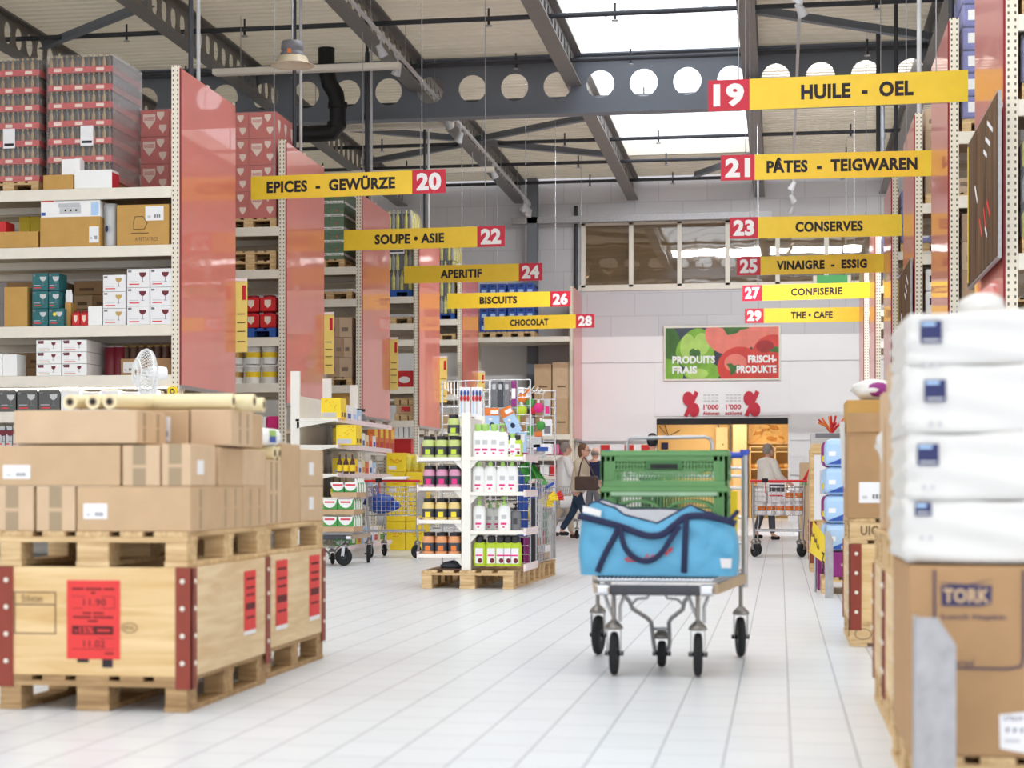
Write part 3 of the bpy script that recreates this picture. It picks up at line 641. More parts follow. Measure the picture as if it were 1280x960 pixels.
def collar_box(loc, W, L, H, label, posters=(), group='pallet collars', stamp=False):
    """folding wooden collar with red-brown corner irons; origin = front left corner at pallet height"""
    t = empty('pallet_collar', label, 'crate', loc, 0, group)
    th = .022
    MB().box(.02, W - .02, 0, th, 0, H, 'collar_wood', .002).build('front_panel', t); MB().box(.02, W - .02, L - th, L, 0, H, 'collar_wood', .002).build('back_panel', t)
    MB().box(0, th, .02, L - .02, 0, H, 'collar_side', .002).build('side_panel', t); MB().box(W - th, W, .02, L - .02, 0, H, 'collar_side', .002).build('side_panel', t)
    for i, (cx, cy, sx, sy) in enumerate(((0, 0, 1, 1), (W, 0, -1, 1), (0, L, 1, -1), (W, L, -1, -1))):
        c = MB(); e = .006
        c.box(min(cx - sx * e, cx + sx * .065), max(cx - sx * e, cx + sx * .065), min(cy - sy * e, cy), max(cy - sy * e, cy), -.05, H, 'corner_red')
        c.box(min(cx - sx * e, cx), max(cx - sx * e, cx), min(cy - sy * e, cy + sy * .065), max(cy - sy * e, cy + sy * .065), -.05, H, 'corner_red')
        co = c.build('corner_iron', t); co['label'] = 'red-brown corner iron'
        r = MB(); n = 4
        for k in range(n):
            z = H * (k + .5) / n
            r.ball((cx + sx * .035, cy - sy * .008, z), (.011, .006, .011), 'white_metal', 8, 5); r.ball((cx - sx * .008, cy + sy * .035, z), (.006, .011, .011), 'white_metal', 8, 5)
        r.build('rivet', co)
    for f, a, b, z0, z1, kind in posters:
        p = MB()
        if f == 'front':
            p.box(a, b, -.004, -.001, z0, z1, 'red_poster'); u = (1, 0, 0); o = lambda s, z: (a + (b - a) * s, -.0055, z0 + (z1 - z0) * z); w = b - a; h = z1 - z0
            poi = mat('poster_ink', (96, 30, 32), .7, var=0)
            for (s_, zz_, ww_) in ((.1, .88, .22), (.36, .88, .3), (.7, .88, .2), (.46, .83, .08), (.3, .57, .16), (.5, .57, .2), (.12, .52, .34), (.5, .52, .38), (.4, .47, .18), (.72, .06, .16)): p.box(a + w * s_, a + w * (s_ + ww_), -.005, -.004, z0 + h * zz_, z0 + h * (zz_ + .022), 'poster_ink')
            p.text('11.90', 'ink', o(.32, .68), u, (0, 0, 1), w * .42, h * .085, .0)
            p.box(a + w * .1, a + w * .88, -.0046, -.004, z0 + h * .31, z0 + h * .42, mat('poster_ink', (96, 30, 32), .7, var=0)); p.text('-15%', 'red_poster', o(.15, .325), u, (0, 0, 1), w * .36, h * .085, .04); p.box(a + w * .58, a + w * .82, -.005, -.0046, z0 + h * .35, z0 + h * .375, 'red_poster')
            p.text('11.02', 'ink', o(.32, .15), u, (0, 0, 1), w * .4, h * .085, 0)
            for (s, zz, ww, hh) in ((.1, .79, .25, .006), (.65, .79, .25, .006), (.9, .64, .006, .15), (.65, .64, .25, .006), (.1, .64, .2, .006), (.1, .12, .8, .006), (.6, .26, .3, .006)): p.box(a + w * s, a + w * (s + ww), -.005, -.004, z0 + h * zz, z0 + h * (zz + hh), 'poster_ink')
        else:
            p.box(W + .001, W + .004, a, b, z0, z1, 'red_poster'); h = z1 - z0; p.box(W + .004, W + .005, a + .02, b - .02, z0 + h * .35, z0 + h * .46, mat('poster_ink', (96, 30, 32), .7, var=0))
            for zz in (.85, .7, .58, .2): p.box(W + .004, W + .005, a + .03, b - .03, z0 + h * zz, z0 + h * (zz + .035), 'poster_ink')
            p.box(W + .001, W + .003, a, b, z0 - h * .07, z0, 'paper')
        po = p.build('price_poster', t); po['label'] = 'red price poster'
    if stamp:
        s = MB(); y = -.002; a, b, z0, z1 = X_(18, loc[1]) - loc[0], X_(70, loc[1]) - loc[0], .17, .345
        for c in ((a, b, z1 - .004, z1), (a, b, z0, z0 + .004), (a, a + .004, z0, z1), (b - .004, b, z0, z1), (a, b, z1 - .055, z1 - .05)): s.box(c[0], c[1], y - .001, y, c[2], c[3], 'line')
        s.text('Etiketten', 'line', (a + .035, y - .001, z1 - .042), (1, 0, 0), (0, 0, 1), .09, .03, 0)
        cx, cz = X_(162, loc[1]) - loc[0], .2
        s.tube([(cx + .033 * math.cos(k * PI / 10), y, cz + .02 * math.sin(k * PI / 10)) for k in range(20)], .0015, 'line', 4, True); s.text('EPAL', 'line', (cx - .022, y - .001, cz - .007), (1, 0, 0), (0, 0, 1), .044, .014, 0)
        s.box(X_(97, loc[1]) - loc[0], X_(111, loc[1]) - loc[0], y - .001, y, .055, .08, 'ink'); s.box(X_(128, loc[1]) - loc[0], X_(141, loc[1]) - loc[0], y - .001, y, .035, .08, 'ink')
        s.build('stamp', t)
    return t

def carton(x0, x1, y0, y1, z0, z1, label, m='card', tape=(), stick=(), cat='box', group=None, name='cardboard_box', ch=.005, rz=0, flap=True):
    w, d, h = x1 - x0, y1 - y0, z1 - z0
    mb = MB().box(-w / 2, w / 2, -d / 2, d / 2, 0, h, m, ch)
    o = mb.build(name, None, ((x0 + x1) / 2, (y0 + y1) / 2, z0), rz); tag(o, label, cat, group)
    e = .0015
    for f, p, wd in tape:
        tb = MB()
        if f == 'f':
            c = -w / 2 + w * p; tb.box(c - wd / 2, c + wd / 2, -d / 2 - e, -d / 2, h * .52, h, 'tape'); tb.box(c - wd / 2, c + wd / 2, -d / 2 - e, -d / 2, .0, h * .44, 'tape')
        elif f == 'r':
            c = -d / 2 + d * p; tb.box(w / 2, w / 2 + e, c - wd / 2, c + wd / 2, .01, h * .47, 'tape'); tb.box(w / 2, w / 2 + e, c - wd / 2, c + wd / 2, h * .53, h - .01, 'tape')
        elif f == 't': c = -d / 2 + d * p; tb.box(-w / 2, w / 2, c - wd / 2, c + wd / 2, h, h + e, 'tape')
        tb.build('packing_tape', o)
    for s in stick:
        f, a, b, c, g = s[:5]; sb = MB(); mm = s[5] if len(s) > 5 else 'paper'
        if f == 'f':
            X0, X1, Z0, Z1 = -w / 2 + w * a, -w / 2 + w * b, h * c, h * g; sb.box(X0, X1, -d / 2 - e, -d / 2, Z0, Z1, mm)
            for q in range(3): sb.box(X0 + (X1 - X0) * (.5 + .12 * q), X0 + (X1 - X0) * (.58 + .12 * q), -d / 2 - e * 2, -d / 2 - e, Z0 + (Z1 - Z0) * .2, Z0 + (Z1 - Z0) * .42, 'grey')
            sb.box(X0 + (X1 - X0) * .12, X0 + (X1 - X0) * .3, -d / 2 - e * 2, -d / 2 - e, Z0 + (Z1 - Z0) * .2, Z0 + (Z1 - Z0) * .35, 'light_grey')
        else: sb.box(w / 2, w / 2 + e, -d / 2 + d * a, -d / 2 + d * b, h * c, h * g, mm)
        sb.build('shipping_label', o)
    return o

# ================================================================== LEFT FOREGROUND: TWO COLLAR CRATES WITH CARTONS
PX, PY = -3.215, 7.58
pallet((PX, PY, 0), 'worn wooden pallet on the floor under the nearest collar crate', m='pallet_old')
wpx = lambda px: X_(px, PY) - PX
collar_box((PX, PY, .146), .835, 1.22, .45, 'wooden collar crate with red price poster on its front, nearest on the left',
           [('front', wpx(84), wpx(150), .07, .395, 0), ('side', .79, .98, .13, .40, 0)], stamp=True)
pallet((PX, PY, .597), 'wooden pallet lying on top of the nearest collar crate')
PX2, PY2 = -3.255, 8.91
pallet((PX2, PY2, 0), 'worn wooden pallet on the floor under the second collar crate', m='pallet_old')
collar_box((PX2, PY2, .146), .825, 1.22, .45, 'second wooden collar crate with two red posters on its side, behind the nearest',
           [('side', .2, .42, .1, .42, 0), ('side', .88, 1.1, .1, .42, 0)])
pallet((PX2, PY2, .597), 'wooden pallet lying on top of the second collar crate')
xr = -2.385; Zt, Za, Zb_, Zc = .743, .93, 1.10, 1.247
X = lambda px: X_(px, PY + .01)
y0 = PY + .01; TP = .055
g1 = 'plain brown cartons on the left pallets'
carton(X(-22), X(42), y0, y0 + .42, Zt, Za, 'brown carton end with tape, bottom row at the left edge of the photo', 'card_light', [('f', .58, TP)], group=g1)
carton(X(45), X(94), y0, y0 + .42, Zt, Za, 'brown carton end with tape, bottom row beside the long labelled carton', 'card_light', [('f', .5, TP)], group=g1)
carton(X(96), xr, y0, y0 + .40, Zt, Za, 'long brown carton with white label, bottom row at the front corner', 'card', [('r', .35, .03)], [('f', .06, .27, .28, .62)], group=g1)
for k in range(2): carton(-3.19, xr - .005, y0 + .41 + .4 * k, y0 + .795 + .4 * k, Zt, Za, 'brown carton in the bottom row, %s behind the long labelled one' % ['first', 'second'][k], 'card', [('r', .3, .02), ('r', .7, .02)], group=g1)
carton(X(-30), X(150), y0, y0 + .40, Za + .002, Zb_, 'long brown carton with white label, middle row at the left', 'card', [], [('f', .19, .38, .18, .52)], group=g1)
carton(X(153), X(200), y0, y0 + .36, Za + .002, Zb_, 'small brown carton end with tape, middle row left of the corner', 'card_light', [('f', .45, TP)], group=g1)
carton(X(202), xr, y0, y0 + .36, Za + .002, Zb_ + .005, 'small brown carton end with tape, middle row at the front corner', 'card_light', [('f', .47, TP)], [('r', .25, .5, .28, .62)], group=g1)
carton(-3.19, xr - .004, y0 + .42, y0 + .8, Za + .002, Zb_, 'brown carton in the middle row, first behind the front corner', 'card', group=g1)
carton(-3.19, xr - .008, y0 + .81, y0 + 1.2, Za + .002, Zb_, 'brown carton in the middle row, second behind the front corner', 'card_light', group=g1)
carton(X(16), X(170), y0 + .01, y0 + .4, Zb_ + .008, Zc, 'long plain brown carton on top of the pile at the left', 'card_light', [('r', .25, .03), ('r', .7, .03)], group=g1)
Yk = y0 + .46
carton(X_(190, Yk), X_(236, Yk), Yk, Yk + .35, Zb_ + .008, Zc + .015, 'brown carton with upright label on top of the pile', 'card', [], [('f', .14, .5, .12, .82)], group=g1)
carton(X_(238, Yk), X_(289, Yk), Yk, Yk + .35, Zb_ + .008, Zc + .018, 'plain brown carton on top of the pile beside the one with upright label', 'card_light', [('r', .4, .02), ('r', .75, .02)], group=g1)
carton(-3.0, xr - .02, Yk + .37, Yk + .73, Zb_ + .008, Zc + .02, 'plain brown carton on top of the pile at its far end', 'card', [('r', .3, .02)], group=g1)
# second pile
xs = PX2 + .81
def S2(a, b, z0, z1, label, m='card', w=.8, **k): return carton(xs - w, xs, Y_(a, xs), Y_(b, xs), z0, z1, label, m, group=g1, **k)
S2(333.5, 352, Zt, 1.06, 'brown carton with slots at the near end of the second pile', 'card_light', tape=[('r', .3, .03), ('r', .65, .03)])
S2(353, 375, Zt, 1.145, 'tall brown carton standing in the middle of the second pile', 'card')
S2(376, 404, Zt, .93, 'brown carton with label at the far end of the second pile, below', 'card_light', stick=[('r', .35, .55, .35, .7)])
S2(376, 404, .932, 1.125, 'brown carton with label at the far end of the second pile, above', 'card_light', stick=[('r', .35, .55, .3, .65)])
# rolls
def roll(p0, p1, r, label, m='cream', core=True):
    t = empty('foil_roll', label, 'roll', p0, 0, 'foil rolls on the cartons'); d = Vector(p1) - Vector(p0); n = d.normalized()
    MB().cyl((0, 0, 0), d, r, m, n=22).build('film_roll', t)
    if core: MB().cyl(-n * .002, d + n * .002, r * .45, 'black', n=14).cyl(-n * .001, d + n * .001, r * .62, 'card', n=16).build('core', t)
zt = Zc + .003
for k, px in enumerate((88.5, 117, 138)):
    x = X_(px, y0 + .03); roll((x, y0 + .02, zt + .032), (x + .01, y0 + .62, zt + .055), .031, 'cream film roll with its dark core towards us, %s from the left' % NW[k])
for k, (yy, zz, xa, xb) in enumerate(((.5, .055, 150, 292), (.58, .056, 160, 318), (.9, .055, 175, 330))):
    roll((X_(xa, y0 + yy), y0 + yy, Zc + zz), (X_(xb, y0 + yy), y0 + yy, Zc + zz), .033, 'cream film roll lying across the cartons, %s from the front' % NW[k])
yy = Y_(340, xs)
for k in range(2): roll((xs - .5, yy + .09 + .09 * k, 1.06 + .035 + .0), (xs - .01, yy + .09 + .09 * k, 1.06 + .035), .034, 'short cream roll on the second pile, %s' % ['nearer', 'farther'][k])
zz = 1.06 + .07
roll_pack = MB().box(-.1, .1, 0, .28, 0, .085, 'white', .03)
rp = roll_pack.build('roll_pack', None, (xs - .11, Y_(336, xs) + .02, 1.131)); tag(rp, 'white pack of rolls with green and blue label on the second pile', 'pack')
MB().box(.1, .102, .03, .15, .045, .075, 'pump_green').box(.1, .102, .03, .15, .015, .045, 'blue').build('pack_label', rp)
# white pedestal fan behind the crates
Yf = 15.2; xf = X_(187, Yf); zf = Z_(466, xf, Yf)
t = empty('pedestal_fan', 'white pedestal fan standing behind the carton pile', 'fan', (xf, Yf, 0), -.9)
MB().lathe([(.2, 0), (.2, .02), (.06, .05), (.025, .06)], 'white', n=24).build('base', t); MB().cyl((0, 0, .05), (0, .06, zf - .05), .014, 'white').build('pole', t)
MB().lathe([(.0, -.1), (.055, -.09), (.06, 0), (.05, .06)], 'white', (0, .08, zf), 18, Matrix.Rotation(-PI / 2, 3, 'X')).build('motor_housing', t)
cg = MB()
for k in range(36):
    a = 2 * PI * k / 36; pts = [(math.cos(a) * r, y, zf + math.sin(a) * r) for r, y in ((.03, -.12), (.11, -.11), (.185, -.06), (.195, -.03), (.185, 0), (.06, .05))]
    cg.tube(pts, .003, 'white', 4)
for r, y in ((.195, -.03), (.11, -.112), (.04, -.12)): cg.tube([(math.cos(k * PI / 16) * r, y, zf + math.sin(k * PI / 16) * r) for k in range(32)], .005, 'white', 6, True)
cg.build('cage', t)
bl = MB().cyl((0, -.07, zf), (0, .02, zf), .03, 'clear', n=14)
for k in range(3):
    a = 2 * PI * k / 3; R = Matrix.Rotation(a, 3, 'Y')
    bl.add([R @ Vector(p) + Vector((0, 0, zf)) for p in ((.02, -.05, .02), (.16, -.06, -.06), (.175, -.03, .03), (.12, -.01, .11), (.02, -.02, .05))], [(0, 1, 2, 3, 4)], 'clear')
bl.build('blades', t)
# ================================================================== TROLLEYS
def caster(par, x, y, r, zt, w=.032, rz=0.0, trail=.02):
    """fork as the part, wheel as its sub-part"""
    f = MB(); R = Matrix.Rotation(rz, 3, 'Z'); T = lambda a, b, c: R @ Vector((a, b, c)) + Vector((x, y, 0))
    f.lathe([(.011, zt), (.011, 2 * r + .06), (.02, 2 * r + .052), (.042, 2 * r + .03), (.047, 2 * r + .014), (.03, 2 * r + .01)], mat('fork_steel', (150, 146, 142), .35, .8), (x, y, 0), 16)
    hw = w / 2 + .014
    for s in (-1, 1): f.bar(T(s * hw, trail * .2, 2 * r + .02), T(s * hw, trail, r), .004, .04, 'steel', R @ Vector((0, 1, 0)))
    f.bar(T(-hw - .003, 0, 2 * r + .018), T(hw + .003, 0, 2 * r + .018), .05, .006, 'steel'); f.cyl(T(-hw - .012, trail, r), T(hw + .012, trail, r), .012, 'rubber', n=10)
    fo = f.build('caster_fork', par)
    wh = MB(); M = R @ Matrix.Rotation(PI / 2, 3, 'Y'); hwid = w / 2; c = T(0, trail, r)
    wh.lathe([(r * .62, -hwid * .7), (r * .8, -hwid), (r * .95, -hwid * .75), (r, 0), (r * .95, hwid * .75), (r * .8, hwid), (r * .62, hwid * .7)], 'rubber', c, 28, M)
    wh.lathe([(.0, -hwid * .8), (r * .6, -hwid * .6), (r * .64, -hwid * .5), (r * .64, hwid * .5), (r * .6, hwid * .6), (.0, hwid * .8)], 'dark_grey', c, 20, M)
    wo = wh.build('wheel', fo); wo['label'] = 'black rubber wheel'; return fo

def platform_trolley(loc, label, rz=0, handle=True, crz=0.0, L=1.2, w0=.29, w1=.41, zt=.49):
    t = empty('platform_trolley', label, 'trolley', loc, rz)
    d = MB(); z = zt - .03
    n = 22
    for i in range(n + 1):
        y = L * i / n; hw = w0 + (w1 - w0) * i / n - .012; d.cyl((-hw, y, z + .014), (hw, y, z + .014), .005, 'chrome', n=6)
    for k in range(-14, 15):
        f = k / 14; d.cyl((f * (w0 - .012), 0, z + .02), (f * (w1 - .012), L, z + .02), .0055, 'chrome', n=6)
    d.build('wire_deck', t)
    b = MB().box(-w0 + .07, w0 - .07, -.02, .02, z - .06, z - .01, 'dark_grey', .012); b.build('front_bumper', t)
    b = MB()
    for s in (-1, 1): b.box(min(s * w0, s * (w0 - .075)), max(s * w0, s * (w0 - .075)), -.018, .05, z - .062, z - .008, 'chrome', .014)
    b.build('corner_cap', t)
    for s in (-1, 1): MB().bar((s * w0, .03, z - .03), (s * w1, L, z - .03), .02, .05, mat('rail_beige', (196, 176, 150), .35, .4)).build('side_rail', t)
    MB().bar((-w1, L, z - .03), (w1, L, z - .03), .02, .05, 'steel').build('rear_rail', t)
    fx, rx_ = .205, w1 - .02; r = .108
    for s in (-1, 1): caster(t, s * fx, .07, r, z - .02, .04, crz)
    for s in (-1, 1): caster(t, s * rx_, L, r * 1.02, z - .0, .044, .12 * s)
    caster(t, 0, .55, .068, .2, .042)
    fr = MB()
    for s in (-1, 1):
        for a, c in ((-.055, .1), (.06, .12)): fr.tube([(s * fx + a, .07 + .03, z - .04), (s * fx + a * .5, .07 + .02, z - .12), (s * fx + a * .2 + .02, .07, 2 * r + .05)], .009, 'steel', 7)
    fr.build('caster_bracket', t)
    fk = MB(); zb = .2
    for s in (-1, 1):
        fk.tube([(s * .17, .1, z - .05), (s * .135, .16, z - .1), (s * .125, .22, z - .14), (s * .06, .35, z - .195), (s * .045, .42, z - .22), (s * .042, .55, zb - .07), (s * .034, .55, .08)], .011, 'steel', 8)
    fk.tube([(-.13, .2, z - .12), (-.1, .2, z - .09), (-.05, .2, z - .085), (-.035, .2, z - .06), (.035, .2, z - .06), (.05, .2, z - .085), (.1, .2, z - .09), (.13, .2, z - .12)], .007, 'steel', 7)
    fk.cyl((-.045, .5, zb - .0), (.045, .5, zb - .0), .009, 'steel', n=8); fk.build('centre_fork', t)
    if handle:
        g = MB()
        gl = -w1 + .075
        for xx in (gl, w1): g.tube([(xx, L + .01, z - .08), (xx, L + .01, .9), (xx, L + .01, 1.12)], .018, 'steel', 10)
        for zz in (.62, .76, .92, .985, 1.03): g.cyl((gl, L + .01, zz), (w1, L + .01, zz), .009, 'chrome', n=8)
        g.build('rear_gate', t)
        ho = MB().cyl((gl, L + .01, 1.1), (w1, L + .01, 1.1), .018, 'handle_blue', n=12).build('handle', t); ho['label'] = 'blue push handle'
        MB().tube([(-w1 * .55, L, .98), (-w1 * .55, L, 1.17), (-w1 * .52, L, 1.195), (.2, L, 1.2), (.225, L, 1.19), (.235, L, 1.165), (.235, L, .98)], .01, 'steel', 8).build('hoop', t)
        for xx in (gl, w1): MB().cyl((xx, L + .01, 1.1), (xx, L + .01, 1.13), .026, 'handle_blue', n=12).build('post_cap', t)
    return t
CX, CY = -.60, 9.38
platform_trolley((CX, CY, 0), 'chrome platform trolley in the aisle carrying green crates and a blue bag')

def crate(loc, label, w, d, h, arch, m='crate_green'):
    t = empty('plastic_crate', label, 'crate', loc, 0, 'green plastic crates on the trolley')
    b = MB().box(-w / 2 + .01, w / 2 - .01, .01, d - .01, 0, .012, m); b.build('base', t)
    def wall(ax, sgn):
        mb = MB(); Ln = w if ax == 'x' else d; off = .0 if sgn < 0 else (d if ax == 'x' else 0)
        def B(a0, a1, z0, z1, o0, o1, mm=m, ch=0):
            if ax == 'x':
                y0, y1 = (o0, o1) if sgn < 0 else (d - o1, d - o0); mb.box(-w / 2 + a0, -w / 2 + a1, y0, y1, z0, z1, mm, ch)
            else:
                x0, x1 = (-w / 2 + o0, -w / 2 + o1) if sgn < 0 else (w / 2 - o1, w / 2 - o0); mb.box(x0, x1, a0, a1, z0, z1, mm, ch)
        B(0, Ln, h - .03, h - .012, -.008, .02, m, .004); B(.01, Ln - .01, h - .055, h - .03, .0, .012); B(0, Ln, 0, .03, 0, .014, m, .003); B(0, Ln, h - .012, h, -.002, .014)
        for a in (0, Ln - .07): B(a, a + .07, .03, h - .03, 0, .014); B(a + .02, a + .028, .03, h - .03, -.006, 0); B(a + .045, a + .053, .03, h - .03, -.006, 0)
        n = int((Ln - .14) / .016)
        for k in range(n): q = .07 + (Ln - .14) * (k + .5) / n; B(q - .0035, q + .0035, .03, h - .05, .003, .01)
        for z in ([.06, .085, .11] if not arch else [.05, .075, .1, .125]): B(.07, Ln - .07, z, z + .006, .002, .011)
        if not arch:
            B(.07, Ln - .07, h * .42, h - .05, .003, .012); B(.12, Ln - .12, h * .40, h * .44, -.004, .004, m)
            B(Ln / 2 - .09, Ln / 2 + .09, h - .1, h - .05, -.006, .0, 'crate_dark', .003)
            B(Ln / 2 - .07, Ln / 2 + .07, h - .095, h - .07, -.008, -.005, 'black', .002)
            for k in range(26): a = .14 + (Ln - .28) * k / 26; B(a, a + .006, h * .36, h * .42, -.002, .002, 'mint')
        else:
            B(.05, Ln - .05, h - .05, h - .015, -.006, .012, 'mint' if ax == 'x' else m, .005)
            for a0 in (.07, Ln / 2 + .02):
                a1 = a0 + Ln / 2 - .09; mid = (a0 + a1) / 2
                pts = [(a0, 0)] + [(a0 + (a1 - a0) * (0.5 - .5 * math.cos(PI * k / 10)), h - .075 - .05 + .05 * math.sin(PI * k / 10)) for k in range(11)] + [(a1, 0)]
                for (pa, za), (pb, zb) in zip(pts, pts[1:]):
                    q0 = (-w / 2 + pa, (0 if sgn < 0 else d), za) if ax == 'x' else ((-w / 2 if sgn < 0 else w / 2), pa, za)
                    q1 = (-w / 2 + pb, (0 if sgn < 0 else d), zb) if ax == 'x' else ((-w / 2 if sgn < 0 else w / 2), pb, zb)
                    mb.bar(q0, q1, .014, .014, m)
        return mb
    wall('x', -1).build('front_wall', t); wall('x', 1).build('back_wall', t); wall('y', -1).build('side_wall', t); wall('y', 1).build('side_wall', t)
    return t
cw = .645; cy = CY + .52
crate((CX + .012, cy, .49), 'green plastic crate at the bottom, hidden behind the blue bag', cw, .44, .20, True)
crate((CX + .012, cy, .69), 'green plastic crate with arched openings, just above the blue bag', cw, .44, .24, True)
crate((CX + .014, cy, .93), 'green plastic crate on top of the stack on the trolley', cw, .44, .185, False)
MB_ = MB().box(-.018, .018, 0, .02, 0, .42, 'yellow', .003).build('yellow_board', None, (X_(918, CY + 1.1), CY + 1.08, .485)); tag(MB_, 'narrow yellow board standing at the rear of the chrome trolley', 'board')

def blue_bag():
    YF = CY + .05; D = .40; x0, x1 = X_(723, YF), X_(921, YF); W_ = x1 - x0; cx = (x0 + x1) / 2; zb = .492
    def interp(tab, s):
        for (a, va), (b, vb) in zip(tab, tab[1:]):
            if s <= b:
                f = (s - a) / (b - a); f = f * f * (3 - 2 * f); return va + (vb - va) * f
        return tab[-1][1]
    zf = lambda px, py: Z_(py, X_(px, YF), YF)
    front = [(0, zf(724, 636)), (.1, zf(745, 627)), (.2, zf(763, 633)), (.32, zf(785, 646)), (.48, zf(818, 655)), (.58, zf(838, 647)), (.7, zf(862, 631)), (.82, zf(882, 640)), (1, zf(921, 656))]
    back = [(0, zf(727, 632)), (.1, zf(745, 626)), (.2, zf(762, 632)), (.3, zf(778, 638)), (.42, zf(800, 640)), (.52, zf(822, 637)), (.6, zf(838, 644)), (.7, zf(860, 640)), (.82, zf(882, 644)), (1, zf(915, 656))]
    N, Mv = 72, 10; outer = []; rim = []
    for i in range(N):
        a = 2 * PI * i / N; ca, sa = math.cos(a), math.sin(a); e = .35
        ux = math.copysign(abs(ca) ** e, ca); uy = math.copysign(abs(sa) ** e, sa); s = (ux + 1) / 2
        zt = interp(front, s) * (1 - uy) / 2 + interp(back, s) * (1 + uy) / 2
        rim.append((ux, uy, zt))
    o = MB(); vs = []
    for j in range(Mv + 1):
        v = j / Mv
        for ux, uy, zt in rim:
            z = zb + (zt - zb) * v; bul = 1 + .035 * math.sin(PI * v) - .03 * (v ** 3); wr = .009 * math.sin(ux * 9 + z * 34) * math.sin(PI * v) + .006 * math.sin(ux * 23 - z * 48) * math.sin(PI * v) + .003 * math.sin(ux * 51 + z * 70)
            vs.append((cx + ux * W_ / 2 * (bul if abs(ux) > .9 else 1) * (1 - .02 * v), YF + D / 2 + uy * (D / 2) * bul + (wr if uy < 0 else 0) , z))
    o.add(vs, [(j * N + i, j * N + (i + 1) % N, (j + 1) * N + (i + 1) % N, (j + 1) * N + i) for j in range(Mv) for i in range(N)], 'blue_bag', True)
    o.add(vs[:N], [tuple(range(N - 1, -1, -1))], 'blue_bag')
    b = o.build('carrier_bag'); tag(b, 'big blue carrier bag with navy straps lying open on the platform trolley', 'bag')
    li = MB(); top = vs[Mv * N:]; inner = [(cx + (p[0] - cx) * .985, YF + D / 2 + (p[1] - YF - D / 2) * .97, p[2] - .004) for p in top]; low = [(cx + (p[0] - cx) * .9, YF + D / 2 + (p[1] - YF - D / 2) * .85, .60 + .03 * math.sin(p[0] * 20)) for p in top]
    q = list(top) + inner + low; li.add(q, [(i, (i + 1) % N, N + (i + 1) % N, N + i) for i in range(N)], 'lining', True); li.add(q, [(N + i, N + (i + 1) % N, 2 * N + (i + 1) % N, 2 * N + i) for i in range(N)], 'lining', True); li.add(low, [tuple(range(N))], 'lining')
    lo = li.build('lining', b); lo['label'] = 'pale grey inside of the bag'
    def on(px, py, off=.014): x = X_(px, YF); s = min(1, max(0, (x - x0) / W_)); return (x, YF - off - .018 * math.sin(PI * min(1, max(0, (Z_(py, x, YF) - zb) / .36))), Z_(py, x, YF))
    def strap(pts, w, name='strap', off=.008):
        P = [on(px, py, off) for px, py in pts]
        Q = []
        for i in range(len(P) - 1):
            p0 = P[max(0, i - 1)]; p1 = P[i]; p2 = P[i + 1]; p3 = P[min(len(P) - 1, i + 2)]
            for k in range(5):
                u = k / 5; Q.append(tuple(.5 * ((2 * p1[c]) + (-p0[c] + p2[c]) * u + (2 * p0[c] - 5 * p1[c] + 4 * p2[c] - p3[c]) * u * u + (-p0[c] + 3 * p1[c] - 3 * p2[c] + p3[c]) * u ** 3) for c in range(3)))
        Q.append(P[-1]); so = MB().tube(Q, w, 'navy', 8, False, (0, 1, 0)).build(name, b); so['label'] = 'navy webbing strap'
    strap([(723, 645), (745, 650), (775, 658), (800, 667), (815, 670), (830, 667), (845, 655), (858, 646), (880, 645), (906, 650), (920, 655)], .017)
    strap([(774, 658), (768, 672), (757, 692), (747, 715)], .0145); strap([(858, 648), (857, 670), (856, 695), (855, 716)], .0145)
    strap([(776, 657), (779, 676), (786, 690), (800, 700), (815, 700), (828, 690), (838, 675), (850, 657)], .0135, 'carry_handle', .016)
    strap([(909, 652), (916, 646), (923, 638)], .011, 'carry_handle', .012)
    rim_t = MB().tube([(p[0], p[1], p[2] + .001) for p in top], .005, 'navy', 6, True); rim_t.build('rim_binding', b)
    pa = MB(); P = [on(px, py, .006) for px, py in ((729, 632), (752, 638), (751, 646), (728, 640))]; pa.quad(*[P[k] for k in (3, 2, 1, 0)], 'paper'); P = [on(px, py, .006) for px, py in ((900, 698), (915, 698), (914, 710), (902, 710))]; pa.quad(*[P[k] for k in (3, 2, 1, 0)], 'paper'); pa.build('white_patch', b)
    lg = MB()
    for pts in ([(781, 699), (788, 697), (794, 699), (801, 697)], [(806, 699), (810, 692), (813, 699), (816, 693), (820, 698)], [(824, 697), (826, 690), (832, 689), (834, 694)], [(832, 694), (838, 686), (841, 684), (838, 690)], [(783, 701), (800, 701)]): lg.tube([on(px, py, .008) for px, py in pts], .0042, 'red_poster', 5)
    l_ = lg.build('red_lettering', b); l_['label'] = 'faint red lettering'
blue_bag()

